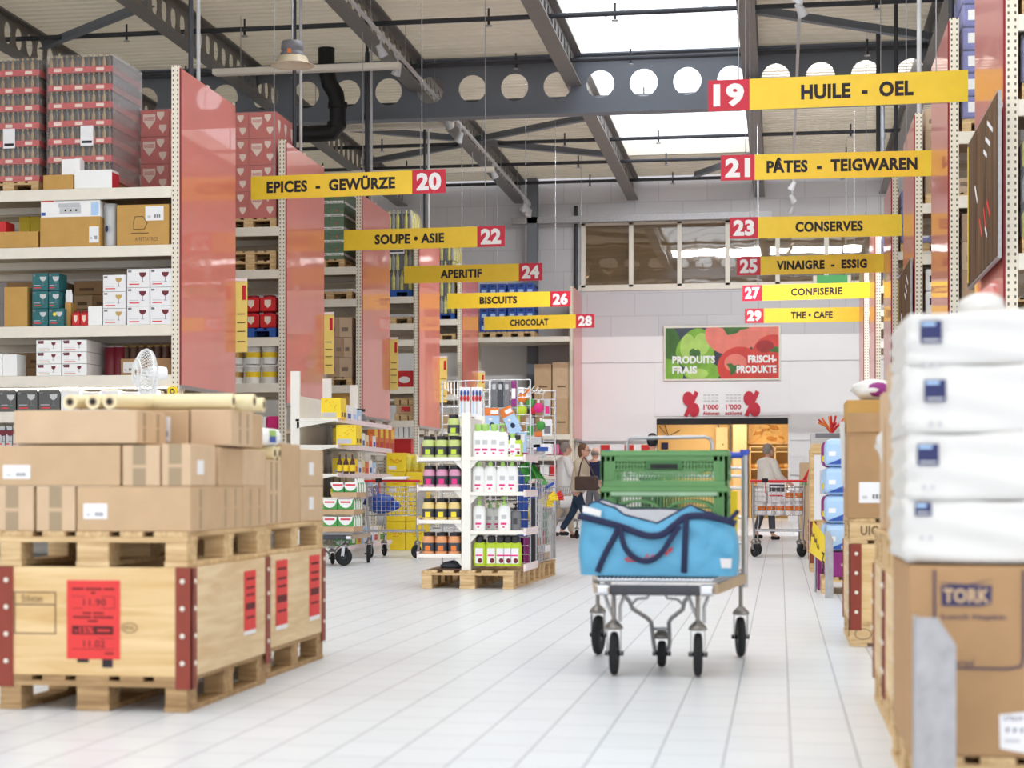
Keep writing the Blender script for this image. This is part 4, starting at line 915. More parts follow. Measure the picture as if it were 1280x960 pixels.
def wire_cart(loc, label, rz=0, hm='red', L=.92, w=.56, zb=.55, zt=.92, mesh=.06):
    """shopping cart; local: front at y=0, handle at y=L"""
    t = empty('shopping_cart', label, 'trolley', loc, rz, 'wire shopping carts')
    b = MB(); r = .0035
    def quadpt(u, v): hw = (w / 2) * (.84 + .16 * u); return hw
    for k in range(7):                                                   # horizontal hoops
        z = zb + (zt - zb) * k / 6; y0 = .10 - .08 * k / 6
        b.tube([(-quadpt(0, 0), y0, z), (quadpt(0, 0), y0, z), (w / 2, L - .04, z), (-w / 2, L - .04, z)], r if k < 6 else .007, 'chrome', 5, True)
    n = int(w / mesh)
    for k in range(n + 1):
        f = -1 + 2 * k / n
        b.cyl((f * quadpt(0, 0), .10, zb), (f * quadpt(0, 0), .02, zt), r, 'chrome', n=5, caps=False); b.cyl((f * w / 2, L - .04, zb), (f * w / 2, L - .04, zt), r, 'chrome', n=5, caps=False)
        b.cyl((f * quadpt(0, 0), .10, zb), (f * w / 2, L - .04, zb), r, 'chrome', n=5, caps=False)
    n = int(L / mesh)
    for k in range(1, n):
        f = k / n; y = .06 + (L - .1) * f
        for s in (-1, 1): hw = w / 2 * (.84 + .16 * f); b.cyl((s * hw, y, zb), (s * hw, y, zt), r, 'chrome', n=5, caps=False)
        b.cyl((-w / 2 * (.84 + .16 * f), y, zb), (w / 2 * (.84 + .16 * f), y, zb), r, 'chrome', n=5, caps=False)
    b.build('wire_basket', t)
    f = MB()
    for s in (-1, 1):
        f.tube([(s * w * .5, L, 1.0), (s * w * .5, L - .02, zb), (s * w * .48, L - .05, .36), (s * w * .48, L - .1, .27)], .014, 'steel', 8)
        f.tube([(s * w * .48, L - .05, .36), (s * w * .42, .15, .34), (s * w * .42, .1, .26)], .012, 'steel', 8)
        f.tube([(s * w * .42, .3, .34), (s * w * .4, .2, .45), (s * w * .4, .12, zb)], .01, 'steel', 7)
    for y in (.15, L * .5, L - .05): f.cyl((-w * .45, y, .345), (w * .45, y, .345), .01, 'steel', n=7)
    f.build('frame', t)
    ra = MB()
    for k in range(9): x = -w * .4 + w * .8 * k / 8; ra.cyl((x, .15, .355), (x, L - .05, .365), .004, 'chrome', n=5)
    ra.build('bottom_rack', t)
    h = MB().cyl((-w * .56, L + .02, 1.0), (w * .56, L + .02, 1.0), .017, hm, n=12).build('handle', t); h['label'] = hm + ' push handle'
    MB().box(w * .2, w * .32, L - .01, L + .05, .98, 1.035, 'black', .01).box(w * .24, w * .26, L + .02, L + .035, .84, .98, hm).build('coin_lock', t)
    for s in (-1, 1): caster(t, s * w * .42, .12, .08, .27, .034, .5); caster(t, s * w * .48, L - .1, .088, .28, .036, .6 * s)
    return t
# ================================================================== GOODS ON THE LEFT RACKS
def span(a, b, Y): return X_(a, Y), X_(b, Y)
def load(label, x0, x1, y0, y1, z0, layers, hl, fn, wrap=True, name='pallet_load', group='wrapped loads on the racks', sticker=None, foil=False):
    """fn(mb, w, d, h, k) draws one layer in local coordinates (0..w, 0..d, 0..h)"""
    w, d = x1 - x0, y1 - y0; t = empty(name, label, 'load', (x0, y0, z0), 0, group); me = {}
    for k in range(layers):
        kk = fn.__name__ + str(k % 2) + '%.2f%.2f%.2f' % (w, d, hl)
        if kk not in _lay: mb = MB(); fn(mb, w, d, hl - .004, k); _lay[kk] = mb.mesh('layer')
        child('product_layer', _lay[kk], t, (0, 0, k * hl))
    H = layers * hl
    if wrap:
        f = MB(); n = 10; rnd = random.Random(len(label)); e = .012
        P = [(-e, -e), (w + e, -e), (w + e, d + e), (-e, d + e)]
        for (ax, ay), (bx, by) in zip(P, P[1:] + P[:1]):
            for i in range(n):
                z0_, z1_ = H * i / n, H * (i + 1) / n
                f.quad((ax, ay, z0_), (bx, by, z0_), (bx, by, z1_), (ax, ay, z1_), 'film')
        f.quad((-e, -e, H + e), (w + e, -e, H + e), (w + e, d + e, H + e), (-e, d + e, H + e), 'film'); fo = f.build('wrapping_film', t); fo['label'] = 'clear wrapping film'
    if foil: MB().quad((w + .014, 0, 0), (w + .014, d, 0), (w + .014, d, H), (w + .014, 0, H), 'foil_film').build('foil_side', t)
    if sticker: MB().box(w * sticker[0], w * sticker[1], -.02, -.016, H * sticker[2], H * sticker[3], 'paper').box(w * (sticker[0] + .02), w * (sticker[1] - .02), -.021, -.02, H * (sticker[2] + .02), H * (sticker[2] + .04), 'ink').build('pallet_label', t)
    return t
_lay = {}
mat('cola', (74, 50, 30), .15, var=.2, spec=.8, scale=30); mat('cola_gold', (150, 116, 66), .2, var=.25, spec=.8, scale=24); mat('cola_label', (196, 60, 58), .4, var=.1, scale=12); mat('gold_cap', (178, 146, 84), .3, .6); mat('salitos_red', (200, 92, 82), .6, var=.05); mat('salitos_white', (238, 216, 200), .6, var=0); mat('beer_green', (66, 110, 66), .5); mat('lemon', (216, 206, 92), .35, var=.2, scale=14)
def cola_layer(mb, w, d, h, k):
    mb.box(.02, w - .02, .02, d - .02, 0, h * .9, 'black'); mb.box(0, w, 0, d, .0, h * .34, 'cola_label')
    for i in range(12): 
        x = (i + .5) * w / 12; mb.lathe([(.03, h * .3), (.031, h * .62), (.013, h * .86), (.013, h * .99)], 'cola' if i % 2 else 'cola_gold', (x, .03, 0), 8); mb.cyl((x, .03, h * .93), (x, .03, h), .015, 'gold_cap', n=6)
    for i in range(1, 16):
        y = (i + .5) * d / 16; mb.lathe([(.03, h * .3), (.031, h * .62), (.013, h * .86), (.013, h * .99)], 'cola', (w - .03, y, 0), 8)
    for i in range(3): x = w * (i + .28) / 3; mb.box(x, x + w * .12, -.002, 0, h * .08, h * .26, 'salitos_white')
def salitos_layer(mb, w, d, h, k):
    n = 2
    for i in range(n): mb.box(w * i / n + .003, w * (i + 1) / n - .003, 0, d, 0.003, h, 'salitos_red')
    for i in range(n):
        for (fx, fz, s) in ((.3, .6, .085), (.78, .3, .05), (.7, .78, .05)):
            cx, cz = w * (i + fx) / n, h * fz; mb.prism([(cx - s, cz + s), (cx + s, cz + s), (cx + s, cz), (cx, cz - s * 1.3), (cx - s, cz)], 'y', -.002, 0, 'salitos_white')
        mb.text('SAGRES', 'salitos_red', (w * (i + .3) / n - .07, -.003, h * .6), (1, 0, 0), (0, 0, 1), .14, .05, .03)
    for j in range(3): cy = d * (j + .5) / 3; mb.prism([(cy - .07, h * .75), (cy + .07, h * .75), (cy + .07, h * .5), (cy, h * .25), (cy - .07, h * .5)], 'x', w, w + .002, 'salitos_white')
def beer_layer(mb, w, d, h, k):
    for i in range(3):
        a, b = w * i / 3 + .004, w * (i + 1) / 3 - .004; mb.box(a, b, 0, d, .003, h, 'beer_green'); mb.box(a, b, -.002, 0, h * .3, h * .5, 'white'); mb.text('Heineken', 'beer_green', (a + .02, -.003, h * .33), (1, 0, 0), (0, 0, 1), (b - a) * .8, h * .13, .03)
        mb.prism([((a + b) / 2 + .03 * (1 if q % 2 == 0 else .4) * math.sin(q * PI / 5), h * .75 + .03 * (1 if q % 2 == 0 else .4) * math.cos(q * PI / 5)) for q in range(10)], 'y', -.003, 0, 'red')
    mb.box(w, w + .002, .05, d - .05, h * .3, h * .5, 'white')
def lemon_layer(mb, w, d, h, k):
    mb.box(.03, w - .03, .03, d - .03, 0, h * .8, 'dark_grey')
    for i in range(9):
        x = (i + .5) * w / 9; m = ['lemon', 'clear', 'lemon', 'dark_grey'][(i + k) % 4]; mb.lathe([(.04, 0), (.043, h * .6), (.02, h * .82), (.016, h * .98)], m, (x, .045, 0), 9)
    for i in range(1, 12): y = (i + .5) * d / 12; mb.lathe([(.04, 0), (.043, h * .6), (.02, h * .82), (.016, h * .98)], 'lemon' if i % 3 else 'clear', (w - .045, y, 0), 9)
def white_pack_layer(mb, w, d, h, k):
    n = 4
    for i in range(n): mb.box(w * i / n + .004, w * (i + 1) / n - .004, 0, d, .003, h, 'white', .02); mb.box(w * (i + .3) / n, w * (i + .7) / n, -.002, 0, h * .4, h * .7, 'navy')
def blue_pack_layer(mb, w, d, h, k):
    n = 3; mat('violet_pack', (120, 122, 186), .4, var=.15, scale=8)
    for i in range(n): mb.box(w * i / n + .004, w * (i + 1) / n - .004, 0, d, .003, h, 'violet_pack', .03); mb.box(w * (i + .25) / n, w * (i + .75) / n, -.002, 0, h * .3, h * .75, 'white')
def card_layer(mb, w, d, h, k):
    n = 3 if k % 2 else 2
    for i in range(n): mb.box(w * i / n + .003, w * (i + 1) / n - .003, 0, d, .003, h, 'card' if (i + k) % 2 else 'card_dark'); mb.box(w * (i + .2) / n, w * (i + .7) / n, -.002, 0, h * .3, h * .5, 'line')
def blue_crate_layer(mb, w, d, h, k):
    for i in range(3):
        a, b = w * i / 3 + .006, w * (i + 1) / 3 - .006; mb.box(a, b, 0, d, .003, h, 'blue', .01); mb.box(a + .06, b - .06, -.004, 0, h * .7, h * .86, 'navy'); mb.box(a + .05, b - .05, -.003, 0, h * .2, h * .5, 'sky')
    mb.box(w, w + .003, .1, d - .1, h * .7, h * .86, 'navy')
Y1 = LY[0]
zA, zB, zC, zD, zE, zF = 4.69, 3.96, 2.96, 2.33, 1.88, 1.42
pallet((X_(60, 23.3), 23.28, zA), 'pallet under the second cola stack on the top shelf', W=.82, L=1.2, group='pallets on the racks', detail=False)
x0 = X_(60, 23.3); load('shrink-wrapped stack of cola bottles with foil-bright right side, top left', x0, X_(139.5, 23.3), 23.3, 24.45, zA + .147, 7, .228, cola_layer, foil=True, sticker=(.52, .72, .27, .43))
x1 = X_(49, 23.3); pallet((x1 - .82, 23.28, zA), 'pallet under the leftmost cola stack on the top shelf', W=.82, L=1.2, group='pallets on the racks', detail=False)
load('shrink-wrapped stack of cola bottles cut by the left edge of the photo', x1 - .8, x1, 23.3, 24.45, zA + .147, 7, .226, cola_layer, sticker=(.4, .6, .27, .43))
pallet((-8.36, 24.35, zA), 'pallet under the red bottle cartons behind the first red panel', W=.82, L=1.1, group='pallets on the racks', detail=False)
load('load of red printed bottle cartons standing behind the first red panel', -8.34, -7.56, 24.36, 25.4, zA + .147, 3, .36, salitos_layer)
def shelf_carton(a, b, t, z, Y, d, label, m='card_gold', zt=None, **k):
    xa, xb = span(a, b, Y); zz = zt if zt else Z_(t, xa, Y); return carton(xa, xb, Y, Y + d, z + .002, zz, label, m, **k)
gx = 'cartons on the first left rack'
Yf1 = Y1 + .02
shelf_carton(54, 91, 219, zA, Yf1, .26, 'plain gold-brown carton on the top shelf in front of the cola stack', 'card_gold', group=gx)
o = shelf_carton(93, 140, 213, zA, Yf1, .26, 'white carton with a red side standing before the cola stack', 'white', group=gx); MB().box(.235, .237, -.12, .12, .01, .25, 'red').build('red_side', o) if False else None
w_ = X_(140, Yf1) - X_(93, Yf1); MB().box(w_ / 2, w_ / 2 + .002, -.13, .13, .0, .2, 'sign_red').build('side_print', o)
shelf_carton(77, 100, 199, Z_(219, -8.7, Yf1) + .002, Yf1 + .03, .16, 'small white carton on top of the gold-brown one by the cola stack', 'white', group=gx)
shelf_carton(50, 125, 272, zB, Yf1, .5, 'long gold-brown carton with arrows and white label on the second shelf', 'card_gold', stick=[('f', .82, .98, .12, .66)], group=gx)
o = shelf_carton(51, 125, 0, Z_(272, -8.8, Yf1) + .002, Yf1 + .01, .48, 'white and blue appliance box on top of the long gold-brown carton', 'white', zt=zA - .145, group=gx)
pw = X_(125, Yf1) - X_(51, Yf1); pm = MB(); pm.box(-pw * .18, pw * .18, -.243, -.241, .05, .16, 'light_grey').box(-pw * .2, pw * .16, -.2435, -.242, .13, .18, 'steel')
for q in range(3): pm.ball((-pw * .08 + q * pw * .09, -.245, .09), (.014, .003, .014), 'black', 8, 5)
pm.box(pw * .35, pw * .48, -.243, -.241, .02, .18, 'sky').box(-pw * .48, -pw * .28, -.243, -.241, .2, .22, 'red_poster').box(-pw * .49, -pw * .42, -.243, -.241, .03, .07, 'blue'); pm.build('box_print', o)
# clear plastic tube
xa, xb = span(126.5, 144, Yf1); tz = MB().lathe([((xb - xa) / 2, 0), ((xb - xa) / 2, .52), ((xb - xa) / 2 * .97, .54), (0, .55)], 'clear', n=20).build('plastic_cylinder', None, ((xa + xb) / 2, Yf1 + .12, zB + .002)); tag(tz, 'clear plastic cylinder between the two gold-brown cartons on the second shelf', 'tube')
MB().lathe([(.06, .01), (.06, .48)], 'light_grey', n=14).build('contents', tz); MB().ball((-.02, -.087, .22), (.035, .004, .045), 'navy', 10, 6).build('tube_label', tz)
o = shelf_carton(146, 211, 256.5, zB, Yf1, .42, 'gold-brown slicer carton with white label at the right end of the second shelf', 'card_gold', stick=[('f', .55, .9, .6, .95)], group=gx)
q = MB(); q.text('AFFETTATRICE', 'line', (-.1, -.213, .05), (1, 0, 0), (0, 0, 1), .3, .05, .0); q.tube([(-.12, -.212, .2), (.02, -.212, .2), (.06, -.212, .28), (.0, -.212, .36), (-.1, -.212, .36), (-.12, -.212, .3)], .006, 'line', 5, True); q.tube([(-.15, -.212, .15), (.08, -.212, .15)], .006, 'line', 5); q.build('box_print', o)
shelf_carton(-4, 47, 290, zB, Yf1, .5, 'low flat gold-brown carton at the left end of the second shelf', 'card_gold', stick=[], group=gx)
shelf_carton(-8, 7, 277, zB + .19, Yf1 + .1, .3, 'small red carton on the low flat carton at the left edge', 'red', group=gx)
for k, (a, b) in enumerate(((24, 37), (38, 50))): shelf_carton(a, b, 262, zB + .36, Y1 + 1.4, .3, 'yellow carton on a pallet in the back of the second shelf, %s' % ['left', 'right'][k], 'yellow', group='yellow cartons in the back'); 
pallet((X_(6, Y1 + 1.35), Y1 + 1.3, zB), 'pallet deep on the second shelf under the yellow cartons', W=.82, L=1.1, group='pallets on the racks', detail=False)
carton(X_(10, Y1 + 1.4), X_(52, Y1 + 1.4), Y1 + 1.38, Y1 + 1.9, zB + .147, zB + .36, 'brown carton under the yellow cartons deep on the second shelf', 'card_dark', group=gx)
for k in range(3): pallet((-10.26 + .95 * k, Y1 + 1.32, zC + .0), 'pallet deep on the third shelf under brown cartons, %s' % ['left', 'middle', 'right'][k], W=.82, L=1.1, group='pallets on the racks', detail=False)
for k in range(3): load('dark brown carton load deep on the third shelf, %s' % ['left', 'middle', 'right'][k], -10.25 + .95 * k, -9.45 + .95 * k, Y1 + 1.35, Y1 + 2.35, zC + .147, 3, .19, card_layer, False)
for k in range(2): load('brown carton load deep on the second shelf, %s' % ['left', 'right'][k], -9.25 + .95 * k, -8.45 + .95 * k, Y1 + 1.95, Y1 + 2.38, zB + .002, 2, .24, card_layer, False)
for k in range(3): load('brown carton load deep on the fourth shelf, %s' % ['left', 'middle', 'right'][k], -10.25 + .95 * k, -9.45 + .95 * k, Y1 + 1.4, Y1 + 2.35, zD + .002, 2, .2, card_layer, False)
# ---- third shelf
shelf_carton(5, 34, 359, zC, Yf1, .5, 'brown carton with handwriting left of the teal boxes', 'card_gold', group=gx)
def glass_print(mb, cx, z, s, m, y):
    mb.prism([(cx - s, z + s * 1.3), (cx + s, z + s * 1.3), (cx + s * .85, z + s * .5), (cx + s * .3, z), (cx - s * .3, z), (cx - s * .85, z + s * .5)], 'y', y - .001, y, m)
    mb.box(cx - s * .08, cx + s * .08, y - .001, y, z - s * 1.2, z, 'grey'); mb.box(cx - s * .5, cx + s * .5, y - .001, y, z - s * 1.3, z - s * 1.2, 'grey')
_gb = {}
def glass_box(a, b, t, z0, z1, Y, d, m, glass, label, group, extra=None):
    xa, xb = span(a, b, Y); w = xb - xa - .006; h = z1 - z0 - .004; key = (m, glass, round(w, 2), round(h, 2))
    if key not in _gb:
        o = MB().box(-w / 2, w / 2, 0, d, 0, h, m, .004).build('glass_carton'); p = MB()
        glass_print(p, w * .2, h * .55, h * .2, glass, -.001); p.box(-w * .45, -w * .3, -.002, -.001, h * .82, h * .93, 'grey'); p.box(-w * .4, w * .05, -.002, -.001, h * .14, h * .2, 'red_poster'); p.box(-w * .4, w * .02, -.002, -.001, h * .3, h * .33, 'light_grey')
        if extra: extra(p, w, h)
        p.build('box_print', o); tag(o, label, 'box', group); _gb[key] = o
        o.location = ((xa + xb) / 2, Y, z0 + .002); return o
    return copy_tree(_gb[key], ((xa + xb) / 2, Y, z0 + .002), label, None, group)
rows = ['bottom', 'middle', 'top']
for r in range(3):
    glass_box(40, 60, 0, zC + .225 * r, zC + .225 * (r + 1), Yf1, .3, 'teal', 'light_grey', 'teal glassware box, %s of the stack of three' % rows[r], 'teal glassware boxes')
o = glass_box(60.5, 80, 0, zC, zC + .225, Yf1, .3, 'teal', 'light_grey', 'teal glassware box with a yellow dot beside the stack of three', 'teal glassware boxes'); MB().ball((-.02, -.004, .15), (.025, .003, .025), 'yellow', 12, 6).build('price_dot', o)
for r in range(2): glass_box(60.5, 74, 0, zC + .225 * (r + 1), zC + .225 * (r + 2), Yf1 + .02 if r == 0 else Yf1 + .02, .28, 'teal', 'light_grey', 'narrow teal box above the dotted one, %s' % ['lower', 'upper'][r], 'teal glassware boxes')
shelf_carton(81, 88.5, 378, zC, Yf1 + .1, .2, 'small brown carton carrying little white bottles', 'card_gold', group=gx)
for k in range(3):
    o = MB().lathe([(.022, 0), (.024, .1), (.012, .14), (.012, .17)], 'white', n=10).build('small_bottle', None, (X_(82.5 + 2.4 * k, Yf1 + .12), Yf1 + .16, Z_(378, -8.6, Yf1 + .1) + .002)); tag(o, 'little white bottle on the small brown carton, %s' % NW[k], 'bottle', 'little white bottles')
def red_pot(w, h):
    t = empty('red_pot', 'red pot', 'pot'); MB().box(-w / 2, w / 2, 0, w, 0, h * .86, 'red', .015).lathe([(w * .38, h * .86), (w * .4, h * .97), (w * .3, h)], 'dark_red', (0, w / 2, 0), 14).build('body', t); p = MB()
    p.prism([(-w * .2, h * .7), (w * .2, h * .7), (w * .2, h * .4), (0, h * .2), (-w * .2, h * .4)], 'y', -.003, 0, 'salitos_white'); p.build('emblem', t); return t
pw = X_(98.5, Yf1) - X_(88.5, Yf1); pr = red_pot(pw, .19)
for k in range(2):
    o = pr if k == 0 else copy_tree(pr); o.location = (X_(93.5 + 10.5 * k, Yf1), Yf1 + .03, zC + .002); tag(o, 'small red pot left of the wine-glass boxes, %s one' % ['left', 'right'][k], 'pot', 'small red pots')
shelf_carton(110, 127.5, 383, zC, Yf1, .3, 'single plain white box at the foot of the wine-glass boxes', 'white', group=gx)
for r in range(3): glass_box(128.5, 157, 0, zC + .212 * r, zC + .212 * (r + 1), Yf1, .35, 'paper', 'gold_cap', 'white box with golden glass print, %s of its stack' % rows[r], 'wine-glass boxes on the third shelf')
for c, (a, b) in enumerate(((158.5, 187), (187.5, 215))):
    for r in range(3): glass_box(a, b, 0, zC + .235 * r, zC + .235 * (r + 1), Yf1, .35, 'paper', 'wine', 'white box with red wine-glass print, %s row, %s column on the third shelf' % (rows[r], ['left', 'right'][c]), 'wine-glass boxes on the third shelf')
# ---- fourth shelf
rl = lambda p, w, h: p.box(-w * .42, -w * .2, -.002, -.001, h * .7, h * .95, 'wine')
for c, (a, b) in enumerate(((45, 76.5), (77, 108.5))):
    for r in range(3): glass_box(a, b, 0, zD + .152 * r, zD + .152 * (r + 1), Yf1, .8, 'white', 'wine', 'low white box with a red glass, %s row, %s column on the fourth shelf' % (rows[r], ['left', 'right'][c]), 'low wine-glass boxes', rl)
for k, (a, b) in enumerate(((-8, 2.5), (3, 21))): shelf_carton(a, b, 443, zD, Yf1, .3, 'small white box at the left end of the fourth shelf, %s' % ['cut by the edge', 'second from the edge'][k], 'white', group=gx)
for k in range(2):
    o = MB().lathe([(.09, 0), (.09, .38), (.07, .4)], 'wine', n=18).build('dark_tin', None, (X_(136 + 11 * k, Yf1 + .35), Yf1 + .45, zD + .002)); tag(o, 'dark red tin beside the low white boxes, %s' % ['left', 'right'][k], 'tin', 'dark red tins'); MB().lathe([(.092, .38), (.092, .4), (0, .405)], 'steel', n=18).build('lid', o)
for k in range(6):
    o = MB().lathe([(.05, 0), (.052, .14), (.04, .16)], 'brown', n=14).build('preserve_jar', None, (X_(156 + 10 * k, Yf1 + .4), Yf1 + .45, zD + .23)); tag(o, 'dark preserve jar on cartons at the right of the fourth shelf, %s from the left' % NW[k], 'jar', 'dark preserve jars'); MB().lathe([(.046, .155), (.046, .18), (0, .182)], 'gold_cap', n=14).build('lid', o)
for k, (a, b) in enumerate(((151, 182), (183, 214))): shelf_carton(a, b, 0, zD, Yf1 + .3, .3, 'dark brown carton under the preserve jars, %s' % ['left', 'right'][k], 'card_dark', zt=zD + .228, stick=[('f', .1, .55, .2, .8)] if k == 0 else [], group=gx)
# ---- lit fifth shelf and below
st = MB().box(-9.9, -7.55, Y1 + .06, Y1 + .09, zD - .165, zD - .15, mat('led_strip', (255, 250, 235), .4, var=0, emit=4)).build('shelf_light', None); tag(st, 'thin light strip under the fourth shelf edge', 'shelf light')
L = bpy.data.lights.new('shelf_tube', 'AREA'); L.shape = 'RECTANGLE'; L.size = 2.3; L.size_y = .05; L.energy = 22; L.color = (1, .97, .9); lo = bpy.data.objects.new('shelf_tube', L); COL.objects.link(lo); lo.parent = st; lo.location = (-8.7, Y1 + .12, zD - .17); lo.rotation_euler = (-.5, 0, 0)
for k, (a, b) in enumerate(((-1, 20), (21, 47), (48, 75))): glass_box(a, b, 0, zE, zE + .27, Yf1 + .02, .3, 'glass_dark', 'light_grey', 'black glassware box on the lit shelf, %s from the left' % NW[k], 'black glassware boxes')
for k, (a, b) in enumerate(((76, 100), (102, 124), (126, 148), (150, 172), (174, 196))): shelf_carton(a, b, 488 + 2 * (k % 2), zE, Yf1 + .02, .3, 'pale box on the lit shelf right of the black boxes, %s' % NW[k], 'paper', group='pale boxes on the lit shelf')
for k in range(3): glass_box(-2 + 9 * k, 6 + 9 * k, 0, zF, zF + .28, Yf1 + .02, .3, 'light_grey', 'wine', 'grey wine-glass box on the shelf below the lit one, %s' % NW[k], 'grey glass boxes')
tq = MB().box(0, .13, 0, .01, 0, .13, 'yellow').build('letter_sign', None, (X_(209, Y1 - .05), Y1 - .05, Z_(497, -7.5, Y1))); tag(tq, 'small yellow square sign with a black letter at the first rack post', 'sign'); MB().text('Q', 'ink', (.03, -.002, .025), (1, 0, 0), (0, 0, 1), .07, .085, .05).build('lettering', tq)
for z in (zF, .95, .45): load('mixed brown cartons low on the first left rack at %.1f metres' % z if False else 'brown cartons on a low shelf of the first left rack, %s' % {zF: 'upper', .95: 'middle', .45: 'lower'}[z], -9.1, -7.6, Y1 + .5, Y1 + 1.1, z + .002, 1, .3, card_layer, False)

# ---- rows two to six
Y2, Y3, Y4, Y5, Y6 = LY[1] + .08, LY[2] + .08, LY[3] + .08, LY[4] + .08, 50.38
pg = 'pallets on the racks'
def pal_load(pxr, Y, z, layers, h, fn, label, what, wrap=True, w=.8, d=1.15, m='pallet_wood', sticker=None):
    x1 = X_(pxr, Y); pallet((x1 - w - .01, Y - .02, z), what, W=w + .02, L=d + .05, m=m, group=pg, detail=False)
    return load(label, x1 - w, x1, Y, Y + d, z + .147, layers, h, fn, wrap, sticker=sticker)
pal_load(345, Y2, 4.88, 4, .405, salitos_layer, 'tall load of red printed bottle cartons above the sign 20', 'pallet under the tall red carton load', w=.86)
pal_load(345.5, Y2 + 1.2, 4.88, 4, .405, salitos_layer, 'second tall load of red bottle cartons right behind the first', 'pallet under the second tall red carton load', w=.86, d=1.1)
pal_load(430, Y3, 4.88, 6, .235, beer_layer, 'green beer carton load on the top of the third rack', 'pallet under the green beer load')
pal_load(515, Y4, 4.88, 4, .42, lemon_layer, 'wrapped load of yellow bottles on the top of the fourth rack', 'blue pallet under the yellow bottle load on the fourth rack', m='pallet_blue', sticker=(.3, .8, .45, .6))
pal_load(568, Y5, 4.88, 4, .42, lemon_layer, 'wrapped load of yellow bottles on the top of the fifth rack', 'blue pallet under the yellow bottle load on the fifth rack', m='pallet_blue', sticker=(.3, .8, .45, .6))
for k, (px, m) in enumerate(((633, 'pallet_wood'), (668, 'pallet_wood'))): pal_load(px, Y6, 4.88, 4, .32, blue_crate_layer, 'stack of blue drinks crates on the back rack, %s' % ['left', 'right'][k], 'pallet under the %s blue crate stack on the back rack' % ['left', 'right'][k], False, w=.72, d=.9)
# second levels: empty pallets and dark cartons
for k, (px, Y, z, n) in enumerate(((345, Y2, 4.23, 2), (440, Y3, 4.3, 1), (515, Y4, 4.32, 1), (570, Y5, 4.4, 1))):
    for j in range(n): pallet((X_(px, Y) - .82, Y, z + .147 * j), 'empty wooden pallet on the second level of the %s rack%s' % (NW[k + 1], ['', ', upper'][j]), W=.82, L=1.2, group=pg, detail=False)
# row 2: red pots on a blue pallet, paint buckets
xr2 = X_(345, Y2); pallet((xr2 - .82, Y2 - .02, 3.2), 'blue pallet under the red pots', W=.82, L=1.2, m='pallet_blue', group=pg, detail=False)
p2 = red_pot(.25, .25); n = 0
for c in range(3):
    for r in range(2):
        o = p2 if n == 0 else copy_tree(p2); n += 1; o.location = (xr2 - .13 - .265 * c, Y2, 3.2 + .149 + .252 * r); tag(o, 'red square pot on the blue pallet, %s row, %s from the right' % (['lower', 'upper'][r], NW[c]), 'pot', 'red square pots')
for c in range(3):
    for r in range(2):
        t = empty('paint_bucket', 'white bucket with a yellow band on the second rack, %s row, %s from the right' % (['lower', 'upper'][r], NW[c]), 'bucket', (xr2 - .13 - .27 * c, Y2 + .14, 2.502 + .3 * r), 0, 'white buckets')
        MB().lathe([(.11, 0), (.125, .26), (.13, .262)], 'white', n=18).build('bucket', t); MB().lathe([(.133, .255), (.133, .28), (0, .285)], 'white', n=18).build('lid', t); MB().lathe([(.1165, .1), (.1215, .18)], 'yellow' if c < 2 else 'gold_cap', n=18).build('band', t)
for c in range(3):
    o = MB().box(-.1, .1, 0, .2, 0, .2, 'magenta' if c % 2 == 0 else 'white', .03).build('sweet_bag', None, (X_(341 - 17 * c, Y2), Y2, 1.802)); tag(o, 'bag of sweets on a low shelf of the second rack, %s from the right' % NW[c], 'bag', 'bags of sweets')
for c in range(4):
    o = MB().lathe([(.035, 0), (.037, .16), (.015, .22), (.015, .27)], 'orange', n=12).build('sauce_bottle', None, (X_(343 - 5.5 * c, Y2), Y2 + .06, 1.202)); tag(o, 'orange sauce bottle low on the second rack, %s from the right' % NW[c], 'bottle', 'orange sauce bottles'); MB().cyl((0, 0, .27), (0, 0, .3), .017, 'yellow').build('cap', o)
# row 3
load('dark film-wrapped load on the third level of the third rack', X_(408, Y3), X_(440, Y3), Y3, Y3 + 1.1, 2.90, 3, .36, card_layer, True); pallet((X_(440, Y3) - .82, Y3 - .02, 2.75), 'pallet under the dark wrapped load of the third rack', W=.82, L=1.2, group=pg, detail=False)
for k, (a, b, t_, z) in enumerate(((410, 444, 476, 2.0),)): o = carton(X_(a, Y3), X_(b, Y3), Y3, Y3 + .5, 2.302, 2.62, 'gold-brown carton with a purple stripe on the third rack', 'card_gold'); MB().box(-.24, .24, -.252, -.25, .02, .05, 'purple').build('stripe', o)
carton(X_(412, Y3), X_(440, Y3), Y3, Y3 + .5, 2.002, 2.3, 'brown carton under the one with the purple stripe', 'card', group=gx)
